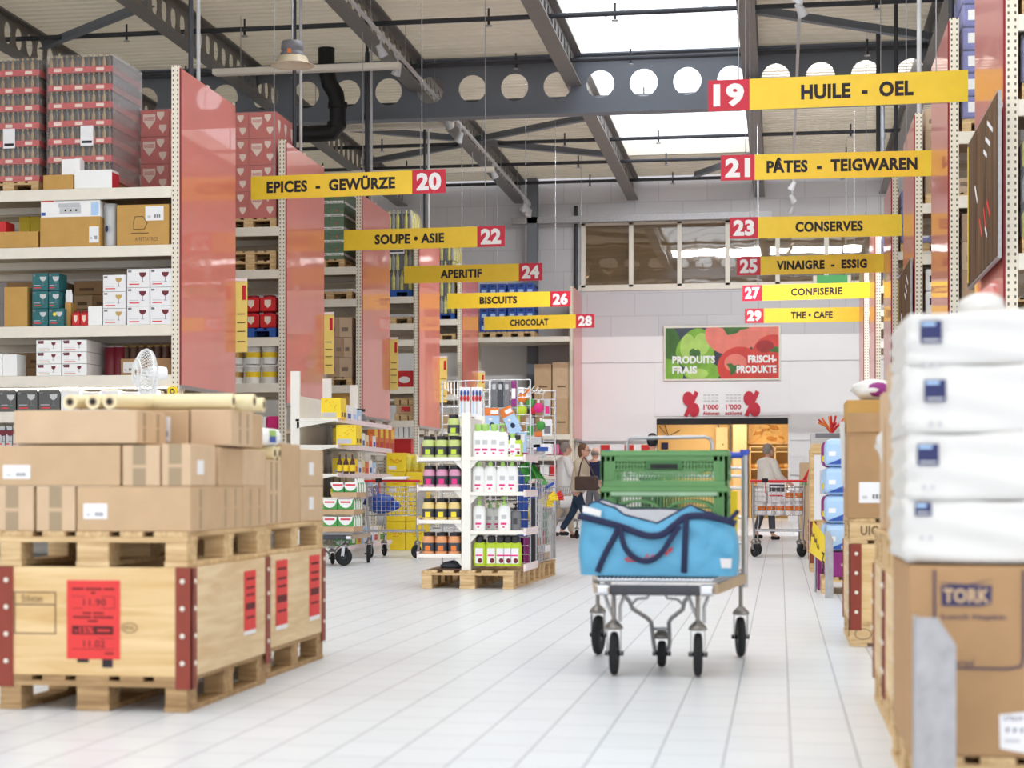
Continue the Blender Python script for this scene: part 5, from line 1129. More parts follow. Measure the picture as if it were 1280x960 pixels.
# row 4: trays
o = carton(X_(494, Y4), X_(517, Y4), Y4, Y4 + .4, 3.002, 3.34, 'red carton with a white oval on the fourth rack', 'red'); MB().ball((0, -.201, .15), (.12, .003, .07), 'white', 16, 8).build('oval', o)
for k in range(2): pallet((X_(518, Y4) - .42, Y4, 2.302 + .33 * k), 'small wooden tray stack on the fourth rack, %s' % ['lower', 'upper'][k], W=.4, L=.6, group=pg, detail=False)
o = carton(X_(495, Y4), X_(517, Y4), Y4, Y4 + .4, 2.45, 2.625, 'brown carton with a red label between the trays of the fourth rack', 'card', stick=[('f', .3, .8, .2, .8, 'red')])
for k, (px, Y, z, c) in enumerate(((515, Y4, 1.6, 'red'), (570, Y5, 1.6, 'orange'), (570, Y5, 3.1, 'card_dark'), (570, Y5, 2.3, 'card'))):
    for c_ in range(2): carton(X_(px, Y) - .42 * (c_ + 1), X_(px, Y) - .42 * c_ - .02, Y, Y + .4, z + .002, z + .35, '%s carton low on the %s rack, %s' % ({'red': 'red', 'orange': 'orange', 'card_dark': 'dark brown', 'card': 'brown'}[c], 'fourth' if Y == Y4 else 'fifth', ['right', 'left'][c_]) + (' on its third level' if z == 3.1 else ''), c, group=gx)
# bright lit shelf of row four
for k in range(4): carton(X_(492 + 6.5 * k, Y4 - .04), X_(497.5 + 6.5 * k, Y4 - .04), Y4 - .04, Y4 + .2, 1.95, 2.2, 'white pack on the lit shelf of the fourth rack, %s' % NW[k], 'white', group='white packs on the lit shelf', name='white_pack')
tag(MB().box(X_(489, Y4), X_(520, Y4), Y4 - .06, Y4 + .4, 1.92, 1.948, 'shelf_white').build('wall_shelf'), 'pale shelf carrying white packs on the fourth rack', 'shelf')
# back rack: cartons
bk = [(668, 689, 455, 498), (690.5, 712, 453, 497), (669, 689, 499, 540), (690, 712, 498, 540), (600, 618, 456, 470), (646, 665, 472, 498), (622, 644, 470, 500)]
for k, (a, b, t_, bo) in enumerate(bk):
    m = 'yellow' if k == 4 else ['card', 'card_light', 'card_dark'][k % 3]
    z1 = Z_(t_, -6, Y6); z0 = 2.302 if bo >= 540 or k >= 4 else Z_(499, -6, Y6) + .01
    if k >= 4: z1 = z0 + (Z_(t_, -6, Y6) - Z_(bo, -6, Y6))
    o = carton(X_(a, Y6), X_(b, Y6), Y6, Y6 + .6, z0, z1, ['brown carton upper left in the block of four on the back rack', 'brown carton upper right in the block of four on the back rack', 'brown carton lower left in the block of four on the back rack', 'brown carton lower right in the block of four on the back rack', 'yellow carton on the back rack', 'brown carton beside the block of four on the back rack', 'brown carton between the yellow one and the others on the back rack'][k], m, group='cartons on the back rack')
    if k < 4: q = MB(); q.box(-.1, .12, -.302, -.3, .3, .34, 'line'); q.build('box_print', o)
for k in range(8):
    o = MB().box(-.095, .095, 0, .3, 0, .3, 'magenta' if k % 3 else 'pink', .05).build('sweet_bag', None, (X_(682 + 4.6 * k, Y6 - .1) if False else X_(637 + 9.6 * k, Y6), Y6, 1.752)); tag(o, 'pink bag of sweets on the back rack, %s from the left' % ORD[k], 'bag', 'pink bags on the back rack')
for r, z in enumerate((1.2, .5)):
    for k in range(5):
        o = carton(X_(650 + 12.5 * k, Y6), X_(661 + 12.5 * k, Y6), Y6, Y6 + .3, z + .002, z + .3, 'chocolate carton low on the back rack, %s row, %s from the left' % (['upper', 'lower'][r], NW[k]), ['wine', 'brown', 'white', 'red', 'card_dark'][(k + r) % 5], group='chocolate cartons')
# ================================================================== GOODS ON THE RIGHT RACKS
def rload(Y, z, layers, h, fn, label, what, wrap=True, x0=2.02, w=.8):
    if what: pallet((x0, Y, z), what, W=w + .02, L=1.2, group=pg, detail=False)
    return load(label, x0, x0 + w, Y + .02, Y + 1.15, z + .148, layers, h, fn, wrap)
q1, q2, q3, q4, q5, q6 = RY
rload(q2 + .05, 4.92, 6, .26, blue_pack_layer, 'violet-blue wrapped packs on the top of the second right rack', 'pallet under the violet-blue packs')
rload(q3 + .05, 4.92, 4, .3, card_layer, 'foil-wrapped load on the top of the third right rack', 'pallet under the foil-wrapped load of the third right rack')
rload(q3 + .05, 2.9, 3, .32, white_pack_layer, 'white packs with navy squares on the third right rack', None, False)
rload(q2 + .05, 2.9, 3, .32, card_layer, 'dark cartons on the second right rack', 'pallet under the dark cartons of the second right rack', True)
rload(q4 + .05, 2.9, 3, .32, white_pack_layer, 'white packs with navy squares on the fourth right rack', None, False)
rload(q4 + .05, 4.92, 3, .3, blue_pack_layer, 'violet-blue packs on the top of the fourth right rack', 'pallet under the violet-blue packs of the fourth right rack')
rload(q5 + .05, 4.92, 3, .3, blue_crate_layer, 'blue crates on the top of the fifth right rack', 'pallet under the blue crates of the fifth right rack')
rload(q1 + .05, 4.2, 1, .4, blue_pack_layer, 'violet-blue packs on the nearest right rack', 'pallet under the violet-blue packs of the nearest right rack')
rload(q1 + .05, 2.9, 3, .3, lemon_layer, 'colourful bottles on the nearest right rack', 'pallet under the colourful bottles of the nearest right rack')
rload(q1 + .05, 4.92, 5, .3, card_layer, 'dark wrapped cartons on the top of the nearest right rack', 'pallet under the dark cartons of the nearest right rack')
# ================================================================== CENTRE DISPLAY ON PALLETS
GY = 17.2; PH = .165
for k, (xa, y0, L) in enumerate(((-3.22, GY, .84), (-3.2, GY + .9, .96), (-3.18, GY + 1.9, 1.05))):
    pallet((xa, y0, 0), 'light wooden pallet carrying the display shelves in the aisle, %s' % ['nearest', 'middle', 'farthest'][k], W=.85, L=L, H=PH, group='display pallets')
t = empty('display_shelf', 'white double-sided display shelf on pallets in the middle of the aisle', 'shelf', (0, GY, 0))
xl0, xl1, xr0, xr1 = X_(524, GY + .1), X_(578, GY + .1), X_(589.5, GY + .1), X_(657, GY + .1)
GD = .95
MB().box(xl1, xr0, .04, .1, PH, 1.6, 'shelf_white', .006).build('post', t); MB().box(xl1, xr0, GD - .06, GD, PH, 1.6, 'shelf_white', .006).build('post', t)
MB().box((xl1 + xr0) / 2 - .012, (xl1 + xr0) / 2 + .012, .1, GD - .06, PH, 1.56, 'shelf_white').build('back_panel', t)
LZ = [1.195, .925, .625, .315]; RZ = [1.20, .88, .53, .205]
mat('price_strip', (244, 226, 228), .4, var=.12, scale=30)
for side, a, b, zs in (('l', xl0, xl1, LZ), ('r', xr0, xr1, RZ)):
    for z in zs:
        s = MB(); s.box(a, b, .02, GD, z - .035, z, 'shelf_white', .004); q = b if side == 'l' else a; d_ = -1 if side == 'l' else 1
        if z > .25: s.prism([(q, z - .035), (q + d_ * .07, z - .035), (q, z - .11)], 'y', .05, .06, 'shelf_white'); so = s.build('shelf', t)
        e = a if side == 'l' else b; MB().box(e - .008, e + .008, .02, GD, z - .045, z + .02, 'price_strip').build('price_rail', so)
_j = {}
def tub(m, lab):
    k = m + lab
    if k not in _j:
        t = empty('tub_jar', 'jar', 'jar'); R = .056
        MB().lathe([(R * .96, 0), (R, .008), (R, .125), (R * .88, .152), (R * .7, .162)], m, n=18).build('jar', t)
        MB().lathe([(R * .76, .16), (R * .78, .162), (R * .78, .19), (R * .72, .194), (0, .195)], 'cap_black', n=18).build('lid', t)
        MB().lathe([(R * 1.015, .022), (R * 1.015, .1)], 'dark_grey', n=18).box(-.02, .026, -R * 1.06, -R * .8, .025, .072, lab).build('jar_label', t); _j[k] = t; return t
    return copy_tree(_j[k])
mat('jar_green', (196, 208, 130), .35); mat('jar_pink', (214, 152, 180), .35); mat('jar_beige', (232, 206, 140), .35); mat('jar_orange', (228, 160, 110), .35)
cols = [('jar_green', 'lime', 'green'), ('jar_pink', 'magenta', 'pink'), ('jar_beige', 'yellow', 'beige'), ('jar_orange', 'orange', 'orange')]
for r, z in enumerate(LZ):
    m, lb, w_ = cols[r]
    for c in range(3):
        for d_ in range(2):
            o = tub(m, lb); x = X_(535.5 + 16.2 * c + (.8 if r == 1 else 0), GY + .1); o.location = (x, GY + .1 + .13 * d_, z + .001)
            tag(o, '%s black-lidded tub left in the display shelf, %s from the post, %s row' % (w_, ['third', 'second', 'first'][c], ['front', 'rear'][d_]), 'jar', 'tubs on the display shelf')
o = tub('jar_green', 'lime'); o.location = (X_(568, GY + .14), GY + .1, LZ[0] + .197); tag(o, 'green tub standing on top of another beside the display post', 'jar', 'tubs on the display shelf')
def bottle(kind):
    if kind in _j: return copy_tree(_j[kind])
    t = empty('pump_bottle' if kind in ('pump', 'grey') else 'shampoo_bottle', 'b', 'bottle'); R = .045
    body = {'pump': 'pump_white', 'flip': 'pump_white', 'lime': 'lime', 'limeflip': 'lime', 'grey': 'grey'}[kind]; cap = {'pump': 'pump_green', 'flip': 'pump_green', 'lime': 'cap_black', 'limeflip': 'cap_black', 'grey': 'black'}[kind]
    H = {'pump': .2, 'flip': .22, 'lime': .19, 'limeflip': .2, 'grey': .19}[kind]; mb = MB(); n = 16
    prof = [(R * .95, 0), (R, .012), (R, H * .8), (R * .86, H * .94), (R * .45, H)]
    M = Matrix.Diagonal((1.14, .7, 1)); mb.lathe(prof, body, n=18, M=M); mb.build('bottle', t); c = MB()
    if kind in ('pump', 'grey'): c.cyl((0, 0, H), (0, 0, H + .03), .018, cap, n=10).cyl((0, 0, H + .03), (0, 0, H + .055), .007, cap, n=8).cb((0, -.008, H + .06), (.045, .05, .014), cap, .005)
    else: c.lathe([(.03, H - .012), (.032, H + .035), (.026, H + .045), (0, H + .045)], cap, n=14)
    c.build('pump' if kind in ('pump', 'grey') else 'cap', t); l_ = MB()
    if kind in ('pump', 'flip'): l_.box(-.025, .02, -R * .72, -R * .6, H * .22, H * .3, 'magenta').box(-.012, .006, -R * .72, -R * .6, H * .1, H * .16, 'magenta').box(-.02, .02, -R * .72, -R * .6, H * .45, H * .62, 'light_grey')
    elif kind != 'grey': l_.box(-.03, .03, -R * .73, -R * .6, H * .1, H * .72, 'paper').ball((.008, -R * .73, H * .22), (.018, .003, .02), 'wine', 8, 5).box(-.026, .026, -R * .74, -R * .73, H * .4, H * .46, 'magenta')
    else: l_.box(-.02, .02, -R * .72, -R * .6, H * .3, H * .6, 'dark_grey')
    l_.build('bottle_label', t); _j[kind] = t; return t
def row(kinds, z, pxs, Y, words, s=1.0):
    for k, (kd, px) in enumerate(zip(kinds, pxs)):
        o = bottle(kd); o.location = (X_(px, Y), Y, z + .001); o.scale = (s, s, s)
        tag(o, words % ORD[k], 'bottle', 'bottles on the display shelf')
row(['flip', 'flip', 'flip', 'pump'], RZ[0], [598, 607, 618, 628], GY + .12, 'white bottle with green cap on the top right display shelf, %s from the post', 1.12)
row(['limeflip', 'flip', 'limeflip'], RZ[0], [635.5, 641, 647.5], GY + .14, 'slim bottle with dark cap at the outer end of the top display shelf, %s', .8)
row(['pump'] * 4, RZ[1], [598, 613, 628.5, 640], GY + .12, 'white pump bottle on the second right display shelf, %s from the post', 1.16)
row(['pump', 'pump'], RZ[2], [599, 630.5], GY + .12, 'white pump bottle in front on the third right display shelf, %s from the post', 1.14)
row(['pump', 'pump'], RZ[2], [612, 622], GY + .3, 'white pump bottle standing farther back on the third display shelf, %s of two', 1.0)
row(['grey'], RZ[2], [644.5], GY + .16, 'slim grey pump bottle at the outer end of the third display shelf, %s there', .95)
row(['lime'] * 5, RZ[3], [599.5, 614.5, 626, 635, 644], GY + .12, 'lime bottle with black cap on the lowest right display shelf, %s from the post', 1.18)
row(['lime'] * 4, RZ[3], [604, 616, 626, 636], GY + .34, 'lime bottle in the second row of the lowest display shelf, %s from the post', 1.0)
q = MB().lathe([(.0, 0), (.09, 0), (.1, .02), (.07, .05), (0, .07)], 'dark_grey', n=14, M=Matrix.Diagonal((1.2, .8, 1))).build('dark_bag', None, (X_(564, GY + .12), GY + .2, PH + .018)); tag(q, 'dark crumpled bag on a board at the foot of the display post', 'bag')
tag(MB().box(X_(547, GY + .1), X_(582, GY + .1), GY + .06, GY + .4, PH, PH + .016, 'brown').build('board', None), 'thin brown board lying on the display pallet', 'board')
# wire grid stands behind
def grid(label, p0, p1, z0, z1, step=.085, group='wire display grids'):
    a, b = Vector((p0[0], p0[1], 0)), Vector((p1[0], p1[1], 0)); Ln = (b - a).length; u = (b - a) / Ln; t = empty('wire_grid', label, 'display stand', (a.x, a.y, 0), 0, group); mb = MB(); n = max(2, round((z1 - z0) / step))
    for k in range(n + 1): z = z0 + (z1 - z0) * k / n; mb.cyl((0, 0, z), u * Ln + Vector((0, 0, z)), .005, 'chrome', n=5)
    n = max(2, round(Ln / .13))
    for k in range(n + 1): p = u * (Ln * k / n); mb.cyl(p + Vector((0, 0, z0)), p + Vector((0, 0, z1)), .005 if 0 < k < n else .009, 'chrome', n=5)
    mb.build('grid', t); return t
ga, gb = GY + 1.15, GY + 2.75
grid('chrome wire grid behind the display shelf facing us, left one', (X_(553, ga), ga), (X_(612, ga), ga), PH + .02, Z_(476, -2.9, ga)); grid('chrome wire grid behind the display shelf facing us, right one', (X_(614, ga + .12), ga + .12), (X_(663, ga + .12), ga + .12), PH + .02, Z_(474, -2.6, ga))
grid('chrome wire grid at the far end of the display pallets', (X_(605, gb), gb), (X_(694, gb), gb), PH + .02, Z_(489, -2.6, gb))
XG = -2.33; grid('chrome wire grid along the aisle side of the display pallets', (XG, ga + .15), (XG, gb), PH + .02, 1.0)
hk = MB(); 
for k in range(5): x = X_(556 + 4 * k, ga); hk.tube([(x, ga, Z_(478, -2.9, ga) - .0), (x + .02, ga - .12, Z_(481 + 3 * k, -2.9, ga)), (x + .03, ga - .16, Z_(487 + 3 * k, -2.9, ga))], .006, 'white', 5)
for k in range(5): x = X_(666 + 4.5 * k, gb); hk.tube([(x - .1, gb, Z_(492, -2.6, gb)), (x - .02, gb - .2, Z_(486 + 2 * k, -2.6, gb)), (x + .01, gb - .24, Z_(482 + 2 * k, -2.6, gb))], .006, 'white', 5)
tag(hk.build('grid_hooks'), 'white empty hooks on the wire display grids', 'hooks')
def hung(px0, px1, py0, py1, Y, label, base, draw=None, th=.03, cat='pack', name='hanging_pack', rot=0):
    x0, x1 = X_(px0, Y), X_(px1, Y); z0, z1 = Z_(py1, x0, Y), Z_(py0, x0, Y); w, h = x1 - x0, z1 - z0
    o = MB().box(-w / 2, w / 2, 0, th, -h / 2, h / 2, base, .005).build(name, None, ((x0 + x1) / 2, Y, (z0 + z1) / 2)); o.rotation_euler.y = rot; tag(o, label, cat, 'things on the wire grids')
    if draw: p = MB(); draw(p, w, h); p.build('pack_print', o)
    return o
def brushes(p, w, h):
    for k in range(3): p.ball((w * (-.3 + .3 * k), -.006, h * .3), (w * .1, .012, h * .1), 'blue', 10, 6); p.ball((w * (-.3 + .3 * k), -.006, h * .12), (w * .13, .012, h * .1), 'red', 10, 6); p.box(w * (-.36 + .3 * k), w * (-.24 + .3 * k), -.006, 0, -h * .4, 0, ['sky', 'light_grey', 'paper'][k])
for k in range(2): hung(574 + 15 * k, 588 + 15 * k, 484, 521, ga - .04, 'clear pack of blue and red brush heads on the wire grid, %s' % ['left', 'right'][k], 'paper', brushes)
hung(574, 590, 522, 534, ga - .03, 'beige and grey card hanging below the brush packs', 'light_grey', lambda p, w, h: p.box(-w * .4, -w * .1, -.002, 0, -h * .4, h * .4, 'cream'))
hung(592, 603, 519, 536, ga - .03, 'white card with green and orange pieces below the brush packs', 'paper', lambda p, w, h: [p.box(w * (-.45 + .22 * k), w * (-.32 + .22 * k), -.004, 0, -h * .45, h * .1, ['blue', 'lime', 'green', 'orange'][k]) for k in range(4)])
for k in range(3): hung(614 + 8 * k, 621 + 8 * k, 477, 509, ga + .06, 'dark grey pack on the upper wire grid, %s from the left' % NW[k], 'grey' if k != 1 else 'dark_grey', lambda p, w, h: p.box(-w * .3, w * .3, -.002, 0, h * .2, h * .4, 'light_grey'))
hung(639, 645, 476, 508, ga + .06, 'purple and white pack beside the dark grey ones', 'purple', lambda p, w, h: p.box(-w * .4, w * .4, -.002, 0, -h * .2, h * .2, 'white'))
def bo(p, w, h): p.box(-w * .5, w * .5, -.003, 0, h * .18, h * .5, 'orange').box(-w * .1, w * .45, -.004, -.002, h * .25, h * .4, 'paper').ball((0, -.003, -h * .2), (w * .18, .004, h * .1), 'navy', 10, 6).ball((-w * .1, -.003, h * .02), (w * .14, .004, h * .06), 'paper', 10, 6)
hung(606, 624, 510, 540, ga - .02, 'blue and orange pack hanging straight on the wire grid', 'sky', bo); hung(630, 646, 508, 543, ga + .02, 'blue and orange pack hanging aslant on the wire grid', 'sky', bo, rot=-.45)
for k, (px, py, r, m, nm) in enumerate(((672, 510, .055, 'magenta', 'pink'), (662, 504, .05, 'green', 'green'), (651, 513, .06, 'lime', 'lime'), (675, 532, .05, 'green', 'small green'), (652, 498, .05, 'orange', 'orange'), (665, 513, .04, 'red', 'red'))):
    o = MB().ball((0, 0, 0), (r, r * .6, r), m, 14, 9).cyl((0, 0, r * .9), (0, 0, r * 1.5), r * .25, 'white', n=8).build('hanging_toy', None, (X_(px, gb - .1), gb - r * .6, Z_(py, -2.5, gb))); tag(o, '%s bath toy hanging on the far wire grid' % nm, 'toy', 'bath toys on the wire grid')
for k, (a, b, c, d_, m, nm) in enumerate(((666, 690, 555, 568, 'paper', 'white pack with blue letters lying on the wire basket'), (655, 676, 546, 560, 'light_grey', 'grey and white pack on the wire basket'), (660, 682, 561, 571, 'clear', 'clear bag slumped on the wire basket'))): hung(a, b, c, d_, gb - .13, nm, m, (lambda p, w, h: p.box(-w * .3, w * .3, -.002, 0, -h * .2, h * .2, 'blue')) if k == 0 else None, .12)
for k, (a, b, c, d_, m, m2, nm) in enumerate(((648, 655, 484, 502, 'paper', 'purple', 'white card with a purple block'), (656, 664, 486, 500, 'orange', 'paper', 'orange card with a white block'), (641, 650, 518, 534, 'lime', 'paper', 'lime green card with a white block'), (680, 688, 500, 520, 'light_grey', 'magenta', 'grey card with a pink block'),
    (657, 668, 522, 548, 'clear', 'green', 'clear bag with a green piece'), (678, 690, 524, 545, 'paper', 'grey', 'white card with a grey piece'), (668, 677, 540, 553, 'orange', 'red', 'orange and red small pack'), (650, 660, 548, 566, 'paper', 'blue', 'white small pack with a blue piece'))): hung(a, b, c, d_, gb - .035, nm + ' on the far wire grid', m, lambda p, w, h, q=m2: p.box(-w * .3, w * .35, -.004, 0, -h * .35, h * .1, q))
hung(646, 658, 540, 566, ga + .09, 'blue and white pack at the outer end of the wire grid', 'sky', lambda p, w, h: p.box(-w * .3, w * .3, -.002, 0, 0, h * .4, 'paper'))
lowY = GY + 1.3
for k in range(3): hung(645 + 5 * k, 649.5 + 5 * k, 588 + 4 * k, HOR + (EYE - PH - .004) * F / (2.4 * SN + (lowY + .25 * k) * CS), lowY + .25 * k, 'tall blue pack low in the side grid, %s from the left' % NW[k], 'blue', None, .05)
def cloth(px0, px1, py0, py1, Y, m, label, name='cleaning_cloth'):
    x0, x1 = X_(px0, Y), X_(px1, Y); z0, z1 = Z_(py1, x0, Y), Z_(py0, x0, Y); mb = MB(); n = 14; vs = []
    for i in range(n + 1):
        for j in range(7): f = i / n; g = j / 6; vs.append((x0 + (x1 - x0) * (f * (.55 + .45 * (1 - g))) , Y + .05 * math.sin(f * 14 + g * 3), z0 + (z1 - z0) * g - .03 * math.sin(f * 9)))
    mb.add(vs, [(i * 7 + j, (i + 1) * 7 + j, (i + 1) * 7 + j + 1, i * 7 + j + 1) for i in range(n) for j in range(6)], m, True); o = mb.build(name); tag(o, label, 'cloth')
cloth(648, 684, 578, 602, lowY + .5, 'green', 'green cleaning cloth draped over the side grid')
t = empty('dust_pan', 'blue dustpan with a raised handle sticking out of the side grid', 'dustpan', (X_(668, lowY + .8), lowY + .8, Z_(616, -2.4, lowY + .8)))
MB().prism([(-.12, -.05), (.06, -.06), (.07, .05), (-.1, .06)], 'y', -.05, .05, 'blue').build('pan', t); MB().tube([(.05, 0, .0), (.12, 0, .05), (.2, 0, .1)], .014, 'blue', 8).build('handle', t)
def glove(px, py, Y, m, label, rz):
    t = empty('rubber_glove', label, 'glove', (X_(px, Y), Y, Z_(py, -2.4, Y)), 0, 'rubber gloves in the side grid'); mb = MB().tube([(-.16, 0, -.1), (-.06, 0, -.02), (0, 0, .02)], [.045, .04, .045], m, 10)
    for k in range(4): a = rz + .25 * (k - 1.5); mb.tube([(0, 0, .02), (.06 * math.cos(a), .01 * k, .02 + .06 * math.sin(a)), (.13 * math.cos(a), .012 * k, .02 + .12 * math.sin(a))], [.02, .014, .011], m, 7)
    mb.tube([(-.03, 0, 0), (0, -.03, .06), (.02, -.04, .09)], [.018, .013, .01], m, 7).build('glove', t)
glove(676, 636, lowY + .9, 'yellow', 'yellow rubber glove reaching out of the side grid, lower', .5); glove(682, 628, lowY + 1.0, 'yellow', 'yellow rubber glove reaching out of the side grid, upper', .45); glove(689, 626, lowY + 1.1, 'red', 'red rubber glove tip beside the yellow ones', .35)
def tall(px0, px1, py0, py1, Y, m, label, name='tall_pack', th=.08, m2=None):
    if name == 'tall_pack': py1 = HOR + (EYE - PH - .004) * F / (-X_(px0, Y) * SN + Y * CS)
    o = hung(px0, px1, py0, py1, Y, label, m, (lambda p, w, h: p.box(-w * .35, w * .2, -.003, 0, -h * .4, h * .1, m2)) if m2 else None, th, 'pack', name)
tall(662, 671, 623, 676, lowY + .6, 'dark_grey', 'dark grey tall pack in the side grid'); tall(672, 677, 627, 682, lowY + .8, 'paper', 'slim white tall pack in the side grid'); tall(676, 684, 640, 690, lowY + 1.3, 'green', 'green tall bag with a red corner at the end of the side grid', m2='red'); tall(685, 690, 645, 696, lowY + 1.6, 'clear', 'clear slim pack at the far end of the side grid')
for k in range(3): tall(645 + 5.5 * k, 649.5 + 5.5 * k, 668 + 2 * k, 706 - 2 * k, lowY + .05 + .2 * k, 'purple', 'dark purple pack low at the front of the side grid, %s' % NW[k])
for k, (a, b, c, d_, m) in enumerate(((661, 676, 672, 683, 'orange'), (660, 684, 682, 690, 'paper'), (663, 682, 690, 698, 'card'))): tall(a, b, c, d_, lowY + .75, m, '%s flat pack at the bottom of the side grid' % ['orange', 'white', 'brown'][k], 'flat_pack', .3)

# ================================================================== LEFT GONDOLA WITH YELLOW BOXES
LG0 = 23.3; xb0 = X_(369, LG0); xf0 = X_(421, LG0); xbk = X_(376, LG0); LG1 = Y_(489, xf0)
t = empty('gondola_shelf', 'white gondola shelf with yellow boxes left of the aisle', 'shelf', (0, LG0, 0)); GL = LG1 - LG0
for y in (0, GL * .5, GL - .06): MB().box(xb0 - .06, xb0 + .055, y, y + .06, 0, Z_(464, xb0, LG0), 'shelf_white', .004).build('post', t)
MB().box(xb0 - .01, xb0 + .01, .06, GL, .1, Z_(494, xb0, LG0), 'shelf_white').build('back_panel', t)
GZ = [Z_(523, xf0, LG0), Z_(556, xf0, LG0), Z_(590, xf0, LG0) - .02, Z_(620, xf0, LG0) - .02, .16]
for z in GZ:
    so = MB().box(xb0, xf0, 0, GL, z - .035, z, 'shelf_white', .004).prism([(xb0 + .02, z - .035), (xf0 - .05, z - .035), (xb0 + .02, z - .12)], 'y', .0, .012, 'shelf_white').build('shelf', t); MB().box(xf0, xf0 + .012, 0, GL, z - .045, z + .015, 'price_strip').build('price_rail', so)
MB().box(xb0, xf0 - .02, 0, GL, 0, .12, 'shelf_white').build('plinth', t)
def gitem(pa, pb, z, h, m, label, w=.22, name='grocery_box', ink=None, cat='box', group='groceries on the gondola', x=None):
    ya, yb = Y_(pa, xf0 - .02), Y_(pb, xf0 - .02); xx = xf0 - .03 if x is None else x
    o = MB().box(-w, 0, 0, max(.05, yb - ya - .01), 0, h, m, .004).build(name, None, (xx, ya, z + .001)); tag(o, label, cat, group)
    if ink: p = MB(); L_ = max(.05, yb - ya - .01); p.box(0, .002, L_ * .2, L_ * .8, h * .15, h * .5, ink); p.box(-w * .9, -w * .15, -.002, 0, h * .08, h * .28, 'light_grey'); p.build('box_print', o)
    return o
def ybox(px0, px1, z, h, label, dep, k):
    x0, x1 = X_(px0, LG0 + .1), X_(px1, LG0 + .1); o = MB().box(0, x1 - x0, 0, dep, 0, h, 'yellow', .005).build('yellow_box', None, (x0, LG0 + .1, z + .001)); tag(o, label, 'box', 'yellow boxes on the gondola'); p = MB(); w = x1 - x0; p.box(w * .06, w * .78, -.002, 0, h * .06, h * .3, 'light_grey')
    rr = random.Random(k)
    for q in range(9): a, c = rr.uniform(.1, .85), rr.uniform(.4, .9); p.tube([(w * a, -.001, h * c), (w * (a + .06), -.001, h * (c + .03))], .004, 'orange', 4)
    for q in range(2): p.box(w, w + .002, dep * (.15 + .45 * q), dep * (.4 + .45 * q), h * .1, h * .32, 'line')
    p.build('box_print', o)
ybox(401, 426, GZ[0], Z_(494, xf0, LG0) - Z_(520, xf0, LG0), 'yellow box with red scribbles on the top gondola shelf', .3, 1); ybox(420, 445, GZ[1], .25, 'yellow box with red scribbles on the second gondola shelf', .35, 2)
gitem(438, 444, GZ[1], .24, 'yellow', 'yellow box behind the scribbled one on the second gondola shelf', ink='ink')
for k, (a, b, m, i, h) in enumerate(((430, 434, 'green', 'yellow', .12), (434.5, 441, 'paper', 'blue', .18), (441.5, 447, 'paper', 'sky', .18), (447.5, 453, 'sky', 'paper', .16))): gitem(a, b, GZ[0], h, m, '%s pack on the top gondola shelf, %s behind the yellow box' % (['green', 'white and blue', 'white and pale blue', 'pale blue'][k], NW[k]), ink=i)
o = MB().lathe([(.1, 0), (.1, .14), (.09, .16)], 'clear', n=16).build('big_jar', None, (xf0 - .12, Y_(458, xf0), GZ[0] + .001)); tag(o, 'big glass jar with a black lid on the top gondola shelf', 'jar'); MB().lathe([(.105, .15), (.105, .185), (0, .19)], 'black', n=16).build('lid', o); MB().lathe([(.101, .03), (.101, .11)], 'grey', n=16).build('jar_label', o)
for r in (1, 2, 3):
    for k in range(5): gitem(449 + 4.5 * k, 453 + 4.5 * k, GZ[r], .17 + .02 * (k % 2), ['paper', 'sky', 'paper', 'cream', 'orange'][(k + r) % 5], '%s pack on the %s gondola shelf, %s from its yellow boxes' % (['white', 'pale blue', 'white', 'cream', 'orange'][(k + r) % 5], ['second', 'third', 'fourth'][r - 1], NW[k]), ink=['blue', 'paper', 'blue', 'orange', 'red'][(k + r) % 5])
for r in (2, 3):
    for k in range(3): gitem(437 + 4 * k, 440.5 + 4 * k, GZ[r], .2, 'yellow' if k % 2 == 0 else 'orange', 'orange and yellow pack on the %s gondola shelf, %s one' % (['third', 'fourth'][r - 2], NW[k]), ink='orange')
    for k in range(3):
        o = MB().lathe([(.032, 0), (.034, .13), (.012, .19), (.012, .24)], 'brown', n=12).build('juice_bottle', None, (X_(424.5 + 8 * k - (8 if r == 3 else 0), LG0 + .25), LG0 + .25, GZ[r] + .001)); tag(o, 'dark bottle with yellow label on the %s gondola shelf, %s from the left' % (['third', 'fourth'][r - 2], NW[k]), 'bottle', 'dark bottles on the gondola'); MB().lathe([(.035, .03), (.035, .11)], 'yellow', n=12).build('bottle_label', o); MB().cyl((0, 0, .24), (0, 0, .255), .014, 'gold_cap').build('cap', o)
for k in range(6): gitem(440 + 7 * k, 446 + 7 * k, GZ[4], .22, ['green', 'yellow', 'sky', 'paper', 'paper', 'cream'][k], '%s pack on the lowest gondola shelf' % ['green', 'yellow', 'pale blue', 'plain white', 'white and red', 'cream'][k], ink=['paper', 'orange', 'paper', 'blue', 'red', 'green'][k])
# orange packets hanging at the end of the third rack, yellow crisps cartons on the floor
for k in range(4):
    Y = LY[2] + .4 + .5 * k; o = MB().box(-.02, .1, 0, .42, 0, .5, 'orange', .01).build('spice_display', None, (-7.36, Y, 1.55)); tag(o, 'orange packet display under the third red panel, %s from the front' % NW[k], 'display', 'orange packet displays'); MB().box(.1, .103, .05, .37, .05, .2, 'red').box(.1, .103, .1, .32, .28, .45, 'yellow').build('print', o)
hb = MB().box(-7.4, -7.24, LY[2] + .3, LY[2] + 2.45, 1.5, 1.545, 'shelf_white'); tag(hb.build('bracket_shelf'), 'narrow white shelf under the third red panel holding orange packets', 'shelf')
MBx = MB().box(-7.4, -7.3, LY[2] + .3, LY[2] + .36, 0, 1.5, 'shelf_white').box(-7.4, -7.3, LY[2] + 2.3, LY[2] + 2.36, 0, 1.5, 'shelf_white'); tag(MBx.build('shelf_stand'), 'two white posts under the narrow orange packet shelf', 'stand')
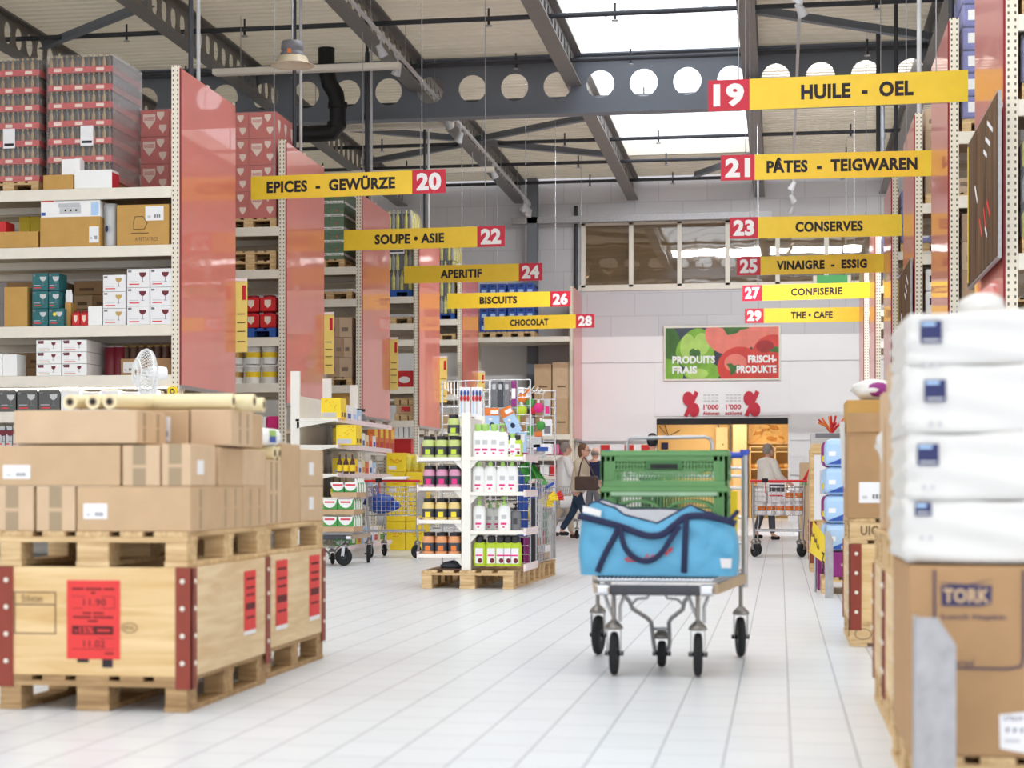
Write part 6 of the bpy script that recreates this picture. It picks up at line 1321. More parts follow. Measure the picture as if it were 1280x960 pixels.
yc = 27.4; yz = [0, .42, .80, 1.14]
mat('crisp_print', (226, 150, 30), .5, var=0)
def ycarton(px0, px1, z0, z1, label, lab=False):
    x0, x1 = X_(px0, yc), X_(px1, yc); w, h = x1 - x0, z1 - z0; o = MB().box(0, w - .006, 0, .4, 0, h - .004, 'yellow', .004).build('yellow_carton', None, (x0, yc, z0 + .002)); tag(o, label, 'box', 'yellow crisps cartons'); p = MB()
    p.tube([(w * (.2 + .06 * k), -.001, h * (.6 + .05 * math.sin(k * 1.3))) for k in range(11)], .007, 'crisp_print', 4); p.tube([(w * .35, -.001, h * .48), (w * .65, -.001, h * .48)], .005, 'crisp_print', 4)
    if lab: p.box(w * .1, w * .5, -.002, 0, h * .12, h * .3, 'paper')
    p.build('box_print', o)
for r in range(3):
    for c, (a, b) in enumerate(((483, 507), (507.5, 532))): ycarton(a, b, yz[r], yz[r + 1], 'yellow crisps carton in the floor stack, %s row, %s column' % (rows[r], ['left', 'right'][c]), r == 2)
ycarton(483, 507, yz[3], 1.42, 'yellow crisps carton alone on top of the floor stack', True)
for k in range(5):
    o = MB().ball((0, 0, .12), (.06, .05, .13), 'yellow' if k % 2 else 'lemon', 10, 7).build('crisps_bag', None, (X_(510 + 4.5 * k, yc + .1), yc + .12 + .04 * (k % 2), yz[3] + .004)); tag(o, 'yellow crisps bag on the floor stack, %s from the lone carton' % NW[k], 'bag', 'yellow crisps bags')
for k in range(7):
    o = MB().ball((0, 0, .12), (.1, .08, .14), 'red' if k % 2 else 'orange', 10, 7).build('red_bag', None, (X_(490 + 4.6 * k, LY[3] + .1), LY[3] + .1, 1.602 + .36)); o.location.z = 1.30; tag(o, 'red snack bag on the fourth rack, %s from the left' % ORD[k], 'bag', 'red snack bags')
tag(MB().box(X_(484, LY[3]), X_(524, LY[3]), LY[3] - .05, LY[3] + .4, 1.262, 1.298, 'shelf_white').build('wall_shelf'), 'pale shelf carrying red snack bags on the fourth rack', 'shelf')

# ---- trolleys further back
pt = platform_trolley((X_(420, 22.3), 21.85, 0), 'dark platform trolley with drinks trays beside the left gondola', rz=.12, handle=False, zt=.40, L=1.0, crz=1.2)
pc = Vector((X_(420, 22.3), 21.75, 0)); mat('drink_green', (70, 160, 74), .4); mat('drink_red', (214, 60, 80), .4)
def tray(x, y, z, label, w=.38, group='drinks trays on the dark trolley'):
    t = empty('drinks_tray', label, 'tray', (x, y, z), .0, group); MB().box(-w / 2, w / 2, 0, .5, 0, .06, 'card').build('tray', t); p = MB()
    for k in range(2): 
        c = -w / 4 + w / 2 * k; p.box(c - w / 4 + .004, c + w / 4 - .004, .002, .5, .06, .175, 'drink_green', .01); p.prism([(c + .085 * math.cos(q * PI / 8), .176 - .1 * math.sin(q * PI / 8)) for q in range(9)], 'y', -.002, .01, 'white'); p.box(c - .06, c + .06, -.004, 0, .135, .155, 'drink_red')
    p.build('multipack', t)
    wb = MB()
    for k in range(4): wb.lathe([(.03, .06), (.032, .14), (.012, .2), (.012, .22)], 'white', (w / 2 + .0 - .02, .05 + .13 * k, 0), 9)
    wb.build('bottle', t)
x_ = X_(422, 21.8); 
for r in range(2): tray(x_, 21.8, .402 + .2 * r, 'green and white drinks tray on the dark trolley, %s layer' % ['lower', 'upper'][r])
tray(X_(430, 21.8), 21.8, .402 + .4, 'green and white drinks tray on top of the other two', .3)
w1 = wire_cart((X_(489, 24.3), 25.3, 0), 'wire shopping cart with a blue bag in it beside the yellow cartons', rz=PI, w=.66, L=.95)
def lumpy(c, r, m, label, name, cat, n=20, k=12, amp=.12):
    vs = []; fs = []; rr = random.Random(3)
    for i in range(k + 1):
        th = PI * i / k
        for j in range(n):
            ph = 2 * PI * j / n; q = 1 + amp * math.sin(3 * ph + i) * math.sin(th) + amp * .5 * math.sin(7 * ph - 2 * i) * math.sin(th); vs.append((r[0] * q * math.sin(th) * math.cos(ph), r[1] * q * math.sin(th) * math.sin(ph), r[2] * math.cos(th)))
    for i in range(k): fs += [(i * n + j, (i + 1) * n + j, (i + 1) * n + (j + 1) % n, i * n + (j + 1) % n) for j in range(n)]
    o = MB().add(vs, fs, m, True).build(name, None, c); tag(o, label, cat); return o
b_ = lumpy((X_(476, 24.7), 24.75, .70), (.2, .16, .13), 'blue', 'bright blue plastic bag lying in the wire cart by the yellow cartons', 'plastic_bag', 'bag', amp=.3); MB().tube([(-.1, 0, .1), (-.13, 0, .19), (-.08, 0, .24), (-.04, 0, .12)], .02, 'blue', 7).build('bag_handle', b_)
tag(MB().box(-.16, .16, -.06, .06, 0, .03, 'paper', .005).box(-.1, .2, -.05, .05, .03, .04, 'white').build('leaflet', None, (X_(493, 24.3), 24.33, 1.018)), 'white leaflet lying on the red cart handle', 'leaflet')
w2 = copy_tree(w1, (X_(973, 25.6), 26.5, 0), 'wire shopping cart full of tins and boxes on the right of the aisle', PI)
wx = X_(973, 26.0)
def tin(x, y, z, label):
    t = empty('paint_tin', label, 'tin', (x, y, z), 0, 'tins in the right cart'); MB().lathe([(.055, 0), (.055, .15)], 'paper', n=16).build('tin', t); MB().lathe([(.056, .05), (.056, .12)], 'orange', n=16).build('tin_label', t); MB().lathe([(.057, .148), (.057, .158), (0, .156)], 'steel', n=16).build('lid', t)
for r in range(2):
    for k in range(2): tin(wx + .14 + .125 * k, 25.72, .557 + .17 * r, 'white tin with orange label in the right cart, %s row, %s' % (['lower', 'upper'][r], ['left', 'right'][k]))
for k in range(3): tin(wx - .1 - .118 * k + .12, 25.72, .557, 'white tin low in the right cart, %s left of the orange-labelled pair' % NW[k])
o = carton(wx - .14, wx + .1, 25.88, 26.2, .557, 1.02, 'white printed box with a dark picture in the right cart', 'paper'); MB().box(-.1, .1, -.162, -.16, .3, .4, 'dark_grey').box(-.1, .08, -.162, -.16, .24, .26, 'red').box(-.1, .1, -.162, -.16, .42, .44, 'red').build('box_print', o)
carton(wx - .3, wx - .16, 25.85, 26.2, .557, .9, 'plain white box at the left of the right cart', 'white')
w3 = copy_tree(w1, (X_(703, 33.0), 34.2, 0), 'wire cart pushed by the person in the beige jacket', PI * .8)
sk = MB().cyl((0, 0, 0), (.42, .0, .0), .10, 'white', n=20).build('white_sack', None, (X_(691, 32.2), 33.4, .66)); tag(sk, 'white wrapped roll in the cart of the person in beige', 'roll')
# ================================================================== RIGHT FOREGROUND
RX = .40; FY = 5.74
pallet((RX - .02, FY + .0, 0), 'wooden pallet under the napkin carton at the right edge of the photo', W=.82, L=1.1)
def napkin_carton(label, y):
    z0, z1 = .147, .70; x0 = X_(1136, y); w = .62
    t = carton(x0, x0 + w, y, y + .8, z0, z1, label, 'card_dark', cat='box', name='napkin_carton', ch=.008)
    p = MB(); d = -.4 - .002; h = z1 - z0; L = lambda px: X_(px, y) - x0 - w / 2; Zz = lambda py: Z_(py, x0, y) - z0
    mat('tork_ink', (58, 56, 92), .7, var=0)
    p.prism([(L(1176), Zz(732)), (L(1240), Zz(731)), (L(1239), Zz(754)), (L(1225), Zz(757)), (L(1177), Zz(757))], 'y', d, d + .001, 'tork_ink')
    p.prism([(L(1174), Zz(728)), (L(1210), Zz(730)), (L(1242), Zz(723)), (L(1215), Zz(731.5)), (L(1190), Zz(732))], 'y', d, d + .001, 'tork_ink')
    p.text('TORK', 'card', (L(1179), d - .001, Zz(753)), (1, 0, 0), (0, 0, 1), L(1237) - L(1179), Zz(735) - Zz(753), .04)
    p.text('Lunch Napkin', 'tork_ink', (L(1177), d - .001, Zz(775)), (1, 0, 0), (0, 0, 1), L(1257) - L(1177), Zz(767) - Zz(775), .015)
    p.text('Universal', 'tork_ink', (L(1170), d - .001, Zz(831)), (1, 0, 0), (0, 0, 1), L(1217) - L(1170), Zz(823) - Zz(831), .0)
    p.tube([(L(1168), d, Zz(712)), (L(1168), d, Zz(834)), (L(1260), d, Zz(834)), (L(1276), d, Zz(831)), (L(1279), d, Zz(822)), (L(1279), d, Zz(712))], .0035, 'tork_ink', 5)
    p.build('box_print', t); s = MB(); s.quad((L(1250), d, Zz(933)), (L(1292), d, Zz(940)), (L(1292), d, Zz(886)), (L(1249), d, Zz(891)), 'paper'); s.text('478659', 'tork_ink', (L(1254), d - .001, Zz(898)), (1, 0, 0), (0, 0, 1), .055, .013, 0)
    for k in range(3): s.prism([(L(1257 + 9 * k), Zz(908)), (L(1262 + 9 * k), Zz(907)), (L(1259 + 9 * k), Zz(914))], 'y', d - .001, d, 'tork_ink')
    s.box(L(1256), L(1275), d - .001, d, Zz(925), Zz(921), 'light_grey'); s.build('shipping_label', t)
    return t
napkin_carton('brown napkin carton with dark printed oval brand at the right edge', FY)
def soft_pack(x0, y0, z0, z1, label, sq, seed):
    w, d, h = .62, .78, z1 - z0; bm = bmesh.new(); bmesh.ops.create_cube(bm, size=1); bmesh.ops.subdivide_edges(bm, edges=list(bm.edges), cuts=9, use_grid_fill=True); rr = random.Random(seed); ph = rr.uniform(0, 6)
    mb = MB()
    for v in bm.verts:
        x, y, z = v.co; q = 1 - .02 * max(0, (abs(z) * 2) ** 10)
        r = lambda a, b: math.copysign(abs(a * 2) ** .92, a) * .5
        v.co = Vector((x * w * q + .006 * math.sin(9 * z * 2 + ph + 4 * y), y * d * q + .008 * math.sin(7 * x + 11 * z + ph), (z + .5) * h + .006 * math.sin(8 * x + ph) * (1 if z > 0 else 0)))
    bm.verts.index_update(); mb.add([v.co for v in bm.verts], [[v.index for v in f.verts] for f in bm.faces], 'soft_white', True); bm.free()
    o = mb.build('tissue_pack', None, (x0 + w / 2, y0 + d / 2, z0)); tag(o, label, 'pack', 'white tissue packs at the right edge')
    p = MB(); L = lambda px: X_(px, y0) - x0 - w / 2; Zz = lambda py: Z_(py, x0, y0) - z0; a, b, c, e = sq; yy = -d / 2 - .012
    p.box(L(a), L(b), yy - .001, yy, Zz(e), Zz(c), 'pack_navy'); p.box(L(a + 2), L(a + (b - a) * .7), yy - .002, yy - .001, Zz(c + 6), Zz(c + 2), 'sky'); p.box(L(a + 3), L(b - 3), yy - .002, yy - .001, Zz(e - 3), Zz(e - 5.5), 'light_grey')
    for k in range(2): p.box(L(a + 6 + 11 * k), L(a + 11 + 11 * k), yy - .001, yy, Zz(e + 30), Zz(e + 24), 'light_grey')
    p.build('pack_print', o)
mat('soft_white', (226, 223, 219), .4, var=.02, scale=3); mat('pack_navy', (44, 48, 96), .5, var=0)
px0 = [1131, 1134, 1132, 1134]; zz = [(625, 704), (541, 626), (455, 542), (389, 456)]; sq = [(1143, 1164, 628, 645), (1146, 1173, 555, 582), (1155, 1182, 475, 503), (1150, 1177, 402, 430)]
for k in range(4): soft_pack(X_(px0[k], FY), FY + .02, Z_(zz[k][1], RX, FY) + .002, Z_(zz[k][0], RX, FY), 'white tissue pack with navy square, %s of the four at the right edge' % ['lowest', 'second from below', 'third from below', 'topmost'][k], sq[k], k)
o = lumpy((X_(1237, FY + .1), FY + .3, Z_(388, .6, FY) + .035), (.07, .08, .045), 'soft_white', 'small white crumpled pack lying on the topmost tissue pack', 'crumpled_pack', 'pack'); 
def guard(px0, px1, yt, Y, label, group='grey steel post guards'):
    x0, x1 = X_(px0, Y), X_(px1, Y); z = Z_(yt, x0, Y); w = x1 - x0
    o = MB().prism([(0, 0), (w, 0), (w, z - .075), (w * .55, z), (0, z)], 'y', 0, .008, 'galv').box(0, .008, .008, .12, 0, z, 'galv').build('post_guard', None, (x0, Y, 0)); tag(o, label, 'guard', group)
guard(1144, 1195, 772, 5.5, 'grey steel post guard in front of the napkin carton'); guard(1031.5, 1041.5, 664, 16.3, 'small grey steel post guard on the floor farther along the right side')
for k, (y, L) in enumerate(((6.95, .80), (7.80, .82))):
    pallet((RX + .005, y, 0), 'wooden pallet under the %s light collar crate behind the white packs' % ['nearer', 'farther'][k], W=.82, L=L); collar_box((RX + .005, y, .146), .82, L, .45, '%s light collar crate behind the white packs on the right' % ['nearer', 'farther'][k]); pallet((RX + .005, y, .597), 'wooden pallet on top of the %s light collar crate on the right' % ['nearer', 'farther'][k], W=.82, L=L)
    m = ['card_light', 'card']
    for j in range(3):
        ya = y + .01 + L / 3 * j; zt_ = [[1.36, 1.44, 1.30], [1.42, 1.22, 1.33]][k][j]
        carton(RX + .03 + .012 * (j % 2), RX + .8, ya, ya + L / 3 - .012, .745, zt_, 'tall narrow brown carton behind the white packs, %s of the %s crate' % (NW[j], ['nearer', 'farther'][k]), m[j % 2], group='narrow cartons on the right')
lumpy((X_(1113, 8.45), 8.45, 1.10), (.055, .05, .09), 'soft_white', 'white plastic film bunch beside the narrow cartons', 'film_bunch', 'film', amp=.2)
# EPAL stack
EY = 11.38
pallet((RX, EY, 0), 'wooden pallet with an oval stamp on the right side of the aisle', W=.82, L=1.2)
collar_box((RX, EY, .146), .82, 1.2, .45, 'wooden collar crate with a bolted red-brown corner on the right side')
pu = pallet((RX, EY, .597), 'wooden pallet with branded letters on top of the right collar crate', W=.82, L=1.2); MB().text('UIC', 'line', (.06, -.002, .05), (1, 0, 0), (0, 0, 1), .1, .055, .03).box(0, .2, -.001, .0, .022, .124, 'pallet_wood').build('stamp', pu)
q = MB(); cx, cz, yy = X_(1079, EY) - RX, .075, -.002
q.tube([(cx + .047 * math.cos(k * PI / 12), yy, cz + .03 * math.sin(k * PI / 12)) for k in range(24)], .003, 'line', 4, True); q.text('EPAL', 'line', (cx - .032, yy, cz - .013), (1, 0, 0), (0, 0, 1), .062, .026, .0)
ptop = [o for o in COL.objects if o.get('label') == 'wooden pallet with an oval stamp on the right side of the aisle'][0]; q.build('stamp', ptop)
MB().box(.0, .145, -.003, 0, .022, .122, 'pallet_wood').build('block_face', ptop)
zc = .744; z2 = Z_(515, RX, EY)
carton(X_(1060, EY), RX + .62, EY + .0, EY + .55, zc, Z_(540, RX, EY), 'tall brown carton with a white sheet on the right collar crate', 'card_dark', stick=[('f', .1, .34, .18, .42)])
o = MB().quad((X_(1058, EY), EY, Z_(540, RX, EY)), (X_(1098, EY), EY, Z_(540, RX, EY)), (X_(1097, EY - .06), EY - .06, Z_(516, RX, EY)), (X_(1057, EY - .06), EY - .06, Z_(516, RX, EY)), 'card_dark').build('carton_flap'); bpy.data.objects.remove(o)
x0 = X_(1058, EY + .6); carton(x0, RX + .7, EY + .6, EY + 1.15, zc, Z_(500, RX, EY + .6), 'taller open brown carton behind the one with the white sheet', 'card_gold')
fl = MB(); a, b = X_(1059, EY), RX + .6
fl.box(a, b, EY - .012, EY - .006, Z_(540, RX, EY) - .0, Z_(516, RX, EY), 'card_dark'); fo = fl.build('open_flap'); tag(fo, 'raised cardboard flap above the tall carton on the right', 'flap')
tp = lumpy((X_(1096, EY + .4), EY + .75, Z_(499, RX, EY + .6) + .06), (.13, .12, .07), 'soft_white', 'white and purple tissue bag on the open carton', 'tissue_bag', 'bag'); MB().ball((.02, -.1, -.0), (.07, .03, .045), 'purple', 10, 7).build('bag_print', tp)
fb = MB(); 
for k in range(5): fb.quad((RX - .01 - .004 * (k % 2), EY + .62 + .1 * k, Z_(610 - 20 * (k % 3), RX, EY)), (RX - .012, EY + .72 + .1 * k, Z_(610, RX, EY)), (RX - .02 - .01 * (k % 2), EY + .72 + .1 * k, Z_(520, RX, EY)), (RX - .01, EY + .62 + .1 * k, Z_(524, RX, EY)), 'soft_white')
tag(fb.build('loose_film'), 'loose white plastic film hanging on the left side of the open carton', 'film')
# further right-hand stacks
SY = 16.9
pallet((X_(1027, SY), SY, 0), 'pallet under the pale blue packs on the right', W=.82, L=1.2, detail=False)
zb = .147; hh = (Z_(582, .4, SY) - zb - .02) / 4 - .03
for k in range(4):
    z = zb + .22 + .245 * k; xx = X_(1031.5, SY)
    if k == 0: carton(xx, xx + .7, SY + .02, SY + 1.1, zb, zb + .215, 'purple carton below the pale blue packs', 'purple')
    o = MB().box(0, .6, 0, .5, 0, .24, 'sky', .05).build('tissue_pack', None, (xx, SY + .02, z)); tag(o, 'pale blue tissue pack in the stack on the right, %s from below' % NW[k], 'pack', 'pale blue packs'); MB().prism([(.02, .02), (.16, .02), (.16, .08)], 'y', -.003, 0, 'blue').box(.03, .09, -.003, 0, .09, .13, 'paper').build('pack_print', o)
    o = MB().box(0, .6, 0, .5, 0, .24, 'purple' if k % 2 else 'sky', .05).build('tissue_pack', None, (xx - .015, SY + .54, z)); tag(o, 'purple and blue tissue pack behind the pale blue stack, %s from below' % NW[k], 'pack', 'purple and blue packs'); MB().box(.0, .3, -.002, 0, .05, .1, 'yellow').build('pack_print', o)
tag(MB().box(0, .035, 0, .5, 0, .32, 'purple').build('purple_board', None, (X_(1022, 17.6), 17.55, 0)), 'purple board leaning low beside the small grey guard', 'board')
t = empty('price_sign', 'yellow price sign with a black letter in front of the right pallets', 'sign', (X_(1012, 17.2), 17.2, .12)); s = MB(); x1 = X_(1032, 16.6) - X_(1012, 17.2)
Pq = [(0, 0, Z_(690, .3, 17.2) - .12), (x1, -.6, Z_(706, .3, 16.6) - .12), (x1, -.6, Z_(671, .3, 16.6) - .12), (.03, 0, Z_(651, .3, 17.2) - .12)]
s.quad(*Pq, 'yellow'); n_ = Vector((0, .012, 0)); s.quad(*[tuple(Vector(p) + n_) for p in Pq][::-1], 'yellow'); s.build('board', t)
u = (Vector(Pq[1]) - Vector(Pq[0])).normalized(); v = Vector((0, 0, 1)); lt = MB(); f = Vector((0, -.006, 0)); o_ = Vector(Pq[0])
lt.text('Z', 'ink', o_ + u * (u.length * .46) + Vector((0, 0, .0)) + f, u, v, .12, .09, .04); lt.tube([o_ + u * (.05 + .03 * k) + v * (.2 + .03 * math.sin(k * 2) - .01 * k) + f for k in range(12)], .005, 'line', 4); lt.build('lettering', t); MB().cyl((.05, .02, -.12), (.05, .02, .2), .012, 'steel').build('stand', t)
WY = 21.2; wx0 = X_(1013, WY)
pallet((wx0, WY, 0), 'pallet below the wooden crates far along the right side', W=.82, L=1.2, detail=False); collar_box((wx0, WY, .146), .82, 1.2, .40, 'small collar crate far along the right side below the plywood box')
wc = carton(wx0, wx0 + .8, WY, WY + 1.1, .55, Z_(560, wx0, WY), 'pale plywood box far along the right side', 'collar_wood'); MB().box(-.36, .1, -.553, -.55, .02, .72, 'paper').box(-.3, -.24, -.556, -.553, .3, .55, 'light_grey').box(-.2, -.12, -.556, -.553, .2, .6, 'grey').box(-.1, -.05, -.556, -.553, .1, .5, 'purple').build('box_print', wc); MB().box(-.4, .4, -.56, -.55, .74, .84, 'collar_wood').build('top_lath', wc)
fx = carton(wx0 + .01, wx0 + .7, WY + .1, WY + .8, Z_(560, wx0, WY) + .002, Z_(541, wx0, WY), 'grey printed box with red flowers on the plywood box', 'light_grey'); MB().box(-.3, .1, -.352, -.35, .11, .16, 'grey').build('box_print', fx)
fl = MB(); rr = random.Random(5)
for k in range(16): a = rr.uniform(0, 6.28); fl.tube([(0, 0, 0), (.06 * math.cos(a), .03 * math.sin(a), .08), (.15 * math.cos(a), .08 * math.sin(a), .1 + .1 * rr.random())], .012, 'red' if k % 3 else 'orange', 5)
tag(fl.build('artificial_flower', None, (X_(1040, WY + .3), WY + .4, Z_(541, wx0, WY) + .0)), 'red and orange artificial flower on the grey printed box', 'flower')
o = carton(X_(1000, 27.5), X_(1013, 27.5), 27.5, 28.3, 0, Z_(578, .5, 27.5), 'printed carton with red leaves far along the right side', 'card_light'); MB().prism([(-.05, 1.0), (.06, 1.2), (.02, 1.02)], 'y', -.404, -.4, 'red').prism([(-.06, .95), (.0, 1.05), (.03, .95)], 'y', -.404, -.4, 'green').build('box_print', o)
for k, y in enumerate((23.6, 25.2)):
    pallet((.55, y, 0), 'pallet beside the right racks, %s past the plywood box' % NW[k], W=.82, L=1.2, detail=False); carton(.57, 1.35, y + .05, y + 1.1, .147, .95, 'brown carton on a pallet beside the right racks, %s past the plywood box' % NW[k], 'card')
q = MB()
tag(MB().box(-.2, .2, 0, .01, -.22, .22, 'paper').build('wall_notice', None, (X_(997, YB - .1), YB - .08, Z_(583, .8, YB))), 'white notice on the wall right of the bakery doorway', 'notice')

# ================================================================== BAKERY BEHIND THE DOORWAY
by_ = by - .05
def bx(px): return X_(px, by_)
def bz(py): return Z_(py, 0, by_)
t = empty('bread_picture', 'framed picture of loaves on the yellow bakery wall', 'picture', (bx(938), by_, bz(553))); w, h = bx(994) - bx(938), bz(527) - bz(553); MB().box(-.05, w + .05, -.03, .03, -.05, h + .05, 'pillar').build('frame', t); p = MB().box(0, w, -.035, -.03, 0, h, 'bread_pale')
for k in range(7): p.ball((w * (.1 + .15 * (k % 4) + .2 * (k > 3)), -.035, h * (.2 + .3 * (k % 3))), (w * .2, .012, h * .14), 'bread' if k % 2 else 'bread_pale', 14, 7, Matrix.Rotation(.2 * (k - 3), 3, 'Y'))
p.build('print', t)
t = empty('bread_shelf', 'wooden bakery shelf with baskets under the bread picture', 'shelf', (bx(938), by_ - .5, 0)); W_ = bx(1000) - bx(938)
for z in (.4, 1.0, 1.45, 1.95, 2.1): MB().box(0, W_, 0, .45, z - .03, z, 'pillar').build('board', t)
for x in (0, W_ * .5, W_): MB().box(x - .02, x + .02, 0, .45, 0, 2.1, 'pillar').build('upright', t)
rr = random.Random(9)
for r, z in enumerate((1.0, 1.45)):
    for k in range(9):
        o = MB().ball((0, 0, .07), (.13, .1, .075), 'bread' if (k + r) % 2 else 'bread_pale', 12, 8).build('bread_loaf', None, (bx(941 + 6 * k), by_ - .3, z)); tag(o, 'loaf on the %s bakery shelf board, %s from the left' % (['lower', 'upper'][r], ORD[k]), 'bread', 'loaves on the bakery shelf')
t = empty('switch_box', 'pale electrical box with pipes on the bakery wall', 'box', (bx(895), by_, bz(562))); w, h = bx(910) - bx(895), bz(534) - bz(562); MB().box(0, w, -.15, 0.05, 0, h, 'pillar', .01).build('housing', t); MB().tube([(w * .2, -.05, h), (w * .2, -.05, h + .15), (w * .9, -.05, h + .18), (w * 1.2, -.05, h + .05), (w * 1.2, -.05, -.4)], .025, 'grey', 7).build('conduit', t); MB().box(w * .55, w * .65, -.155, -.15, h * .2, h * .26, 'black').build('lock', t)
tag(MB().box(-.1, .1, 0, .05, -.1, .1, 'navy').build('wall_socket', None, (bx(831), by_, bz(557))), 'small dark square fitting on the yellow bakery wall', 'fitting')
cb_ = MB(); cb_.tube([(bx(824), by_, bz(532)), (bx(835), by_ - .02, bz(545)), (bx(850), by_, bz(537))], .012, 'brown', 5).tube([(bx(830), by_, bz(528)), (bx(836), by_, bz(545))], .012, 'brown', 5); tag(cb_.build('wall_cable'), 'loose dark cables drooping on the bakery wall', 'cable')

# ================================================================== PEOPLE
def skin(name, verts, edges, radii, m, parent=None, root=0, sub=2, extra=None, voxel=None):
    me = bpy.data.meshes.new(name); me.from_pydata(verts, edges, []); o = bpy.data.objects.new(name, me); COL.objects.link(o)
    md = o.modifiers.new('s', 'SKIN'); md.branch_smoothing = .6
    for i, r in enumerate(radii):
        d = me.skin_vertices[0].data[i]; d.radius = r if isinstance(r, tuple) else (r, r); d.use_root = (i == root)
    sd = o.modifiers.new('b', 'SUBSURF'); sd.levels = sub; sd.render_levels = sub
    dg = bpy.context.evaluated_depsgraph_get(); m2 = bpy.data.meshes.new_from_object(o.evaluated_get(dg)); o.modifiers.clear()
    if extra or voxel:
        bm = bmesh.new(); bm.from_mesh(m2); tmp = bpy.data.meshes.new('x')
        if extra: em = extra.mesh('e'); bm.from_mesh(em)
        bm.to_mesh(tmp); bm.free(); o.data = tmp
        rm = o.modifiers.new('r', 'REMESH'); rm.mode = 'VOXEL'; rm.voxel_size = voxel or .008
        dg = bpy.context.evaluated_depsgraph_get(); m2 = bpy.data.meshes.new_from_object(o.evaluated_get(dg)); o.modifiers.clear()
    m2.materials.clear(); m2.materials.append(MATS[m]); o.data = m2; m2.name = name
    for p in m2.polygons: p.use_smooth = True; p.material_index = 0
    if parent is not None: o.parent = parent
    return o
def person(label, loc, rz, H=1.7, hair='hair_brown', top='beige', pants='jean', shoe='black', hairlen=0, stride=.0, arms=((.1, .35), (.1, .35)), lean=.0, glasses=False, shirt=None, coat=.0, bald=False, shw=1.0, bulk=1.0):
    """facing -y before turning; arms = (swing forward, elbow bend) right and left"""
    s = H / 1.72; V = []; E = []; R = []
    t = empty('person', label, 'person', loc, rz)
    def add(p, r, par=None):
        V.append(tuple(c * s for c in p)); R.append(tuple(c * s for c in r) if isinstance(r, tuple) else r * s)
        if par is not None: E.append((par, len(V) - 1))
        return len(V) - 1
    ly = lambda z: -lean * max(0, z - .95)
    pel = add((0, 0, .95), (.15, .11)); wa = add((0, ly(1.1), 1.1), (.135, .1), pel); ch = add((0, ly(1.3), 1.3), (.16 * shw, .115), wa); up = add((0, ly(1.42), 1.42), (.12 * shw, .09), ch); nk = add((0, ly(1.48) - .005, 1.49), .05, up); hd = add((0, ly(1.55) - .02, 1.56), .055, nk)
    J = {}
    for k, sd in enumerate((-1, 1)):
        sw, bend = arms[k]; shd = add((sd * .17 * shw, ly(1.41), 1.41), .06, up)
        a = sw; ex = (sd * .215 * shw, ly(1.4) - .28 * math.sin(a), 1.41 - .28 * math.cos(a)); el = add(ex, .042, shd)
        b = a + bend; wx_ = (sd * .205 * shw, ex[1] - .25 * math.sin(b), ex[2] - .25 * math.cos(b)); wr = add(wx_, .028, el)
        dv = Vector((0, -math.sin(b), -math.cos(b))); up_ = Vector((0, -math.cos(b), math.sin(b)))
        pm = Vector(wx_) + dv * .06; pa = add(tuple(pm), (.02, .034), wr)
        for f in range(4):
            q = pm + dv * .035 + up_ * (.026 - .017 * f); f1 = add(tuple(q), .0105, pa); q2 = q + dv * (.034 - .003 * abs(f - 1.3)) + Vector((-sd * .008, 0, 0)); f2 = add(tuple(q2), .0095, f1); add(tuple(q2 + dv * .022 + Vector((-sd * .014, 0, 0))), .008, f2)
        th = Vector(wx_) + dv * .03 + up_ * .03; t1 = add(tuple(th), .0115, wr); add(tuple(th + dv * .03 + up_ * .018 + Vector((-sd * .008, 0, 0))), .009, t1)
        J['arm%d' % k] = ((sd * .17 * shw, ly(1.41), 1.41), ex, wx_)
        st = stride * (1 if k == 0 else -1); hip = add((sd * .09, 0, .9), .085, pel); kx = (sd * .095, -.42 * math.sin(st) - .02, .9 - .42 * math.cos(st)); kn = add(kx, .056, hip)
        st2 = st - (.25 if st < 0 else .05) * (1 if stride else 0); ax = (sd * .095, kx[1] - .4 * math.sin(st2), max(.085, kx[2] - .4 * math.cos(st2))); an = add(ax, .038, kn); fo = add((sd * .1, ax[1] - .11, max(.04, ax[2] - .055)), .035, an); J['leg%d' % k] = ((sd * .09, 0, .9), kx, ax)
    hc = Vector((0, ly(1.6) - .025, 1.61)) * s; ex_ = MB()
    ex_.ball(hc, (.076 * s, .096 * s, .115 * s), 'skin', 20, 14).ball(hc + Vector((0, -.02, -.05)) * s, (.058 * s, .072 * s, .07 * s), 'skin', 16, 10).ball(hc + Vector((0, -.1, -.02)) * s, (.014 * s, .022 * s, .024 * s), 'skin', 8, 6)
    for sd in (-1, 1): ex_.ball(hc + Vector((sd * .077, .005, -.01)) * s, (.012 * s, .022 * s, .032 * s), 'skin', 8, 6)
    ex_.ball(hc + Vector((0, -.088, -.06)) * s, (.026 * s, .012 * s, .009 * s), 'skin', 8, 6)
    skin('body', V, E, R, 'skin', t, 0, 1, ex_, .009)
    h = MB()
    if bald: h.ball(hc + Vector((0, .02, -.0)) * s, (.081 * s, .088 * s, .07 * s), hair, 18, 10)
    else:
        h.ball(hc + Vector((0, .022, .022)) * s, (.088 * s, .098 * s, .112 * s), hair, 20, 12)
        if hairlen: h.ball(hc + Vector((0, .05, -.05)) * s, (.084 * s, .06 * s, .09 * s), hair, 16, 10)
    h.build('hair', t)
    e = MB()
    for sd in (-1, 1): e.ball(hc + Vector((sd * .03, -.088, .0)) * s, (.011 * s, .008 * s, .007 * s), 'black', 8, 6)
    e.build('eye', t)
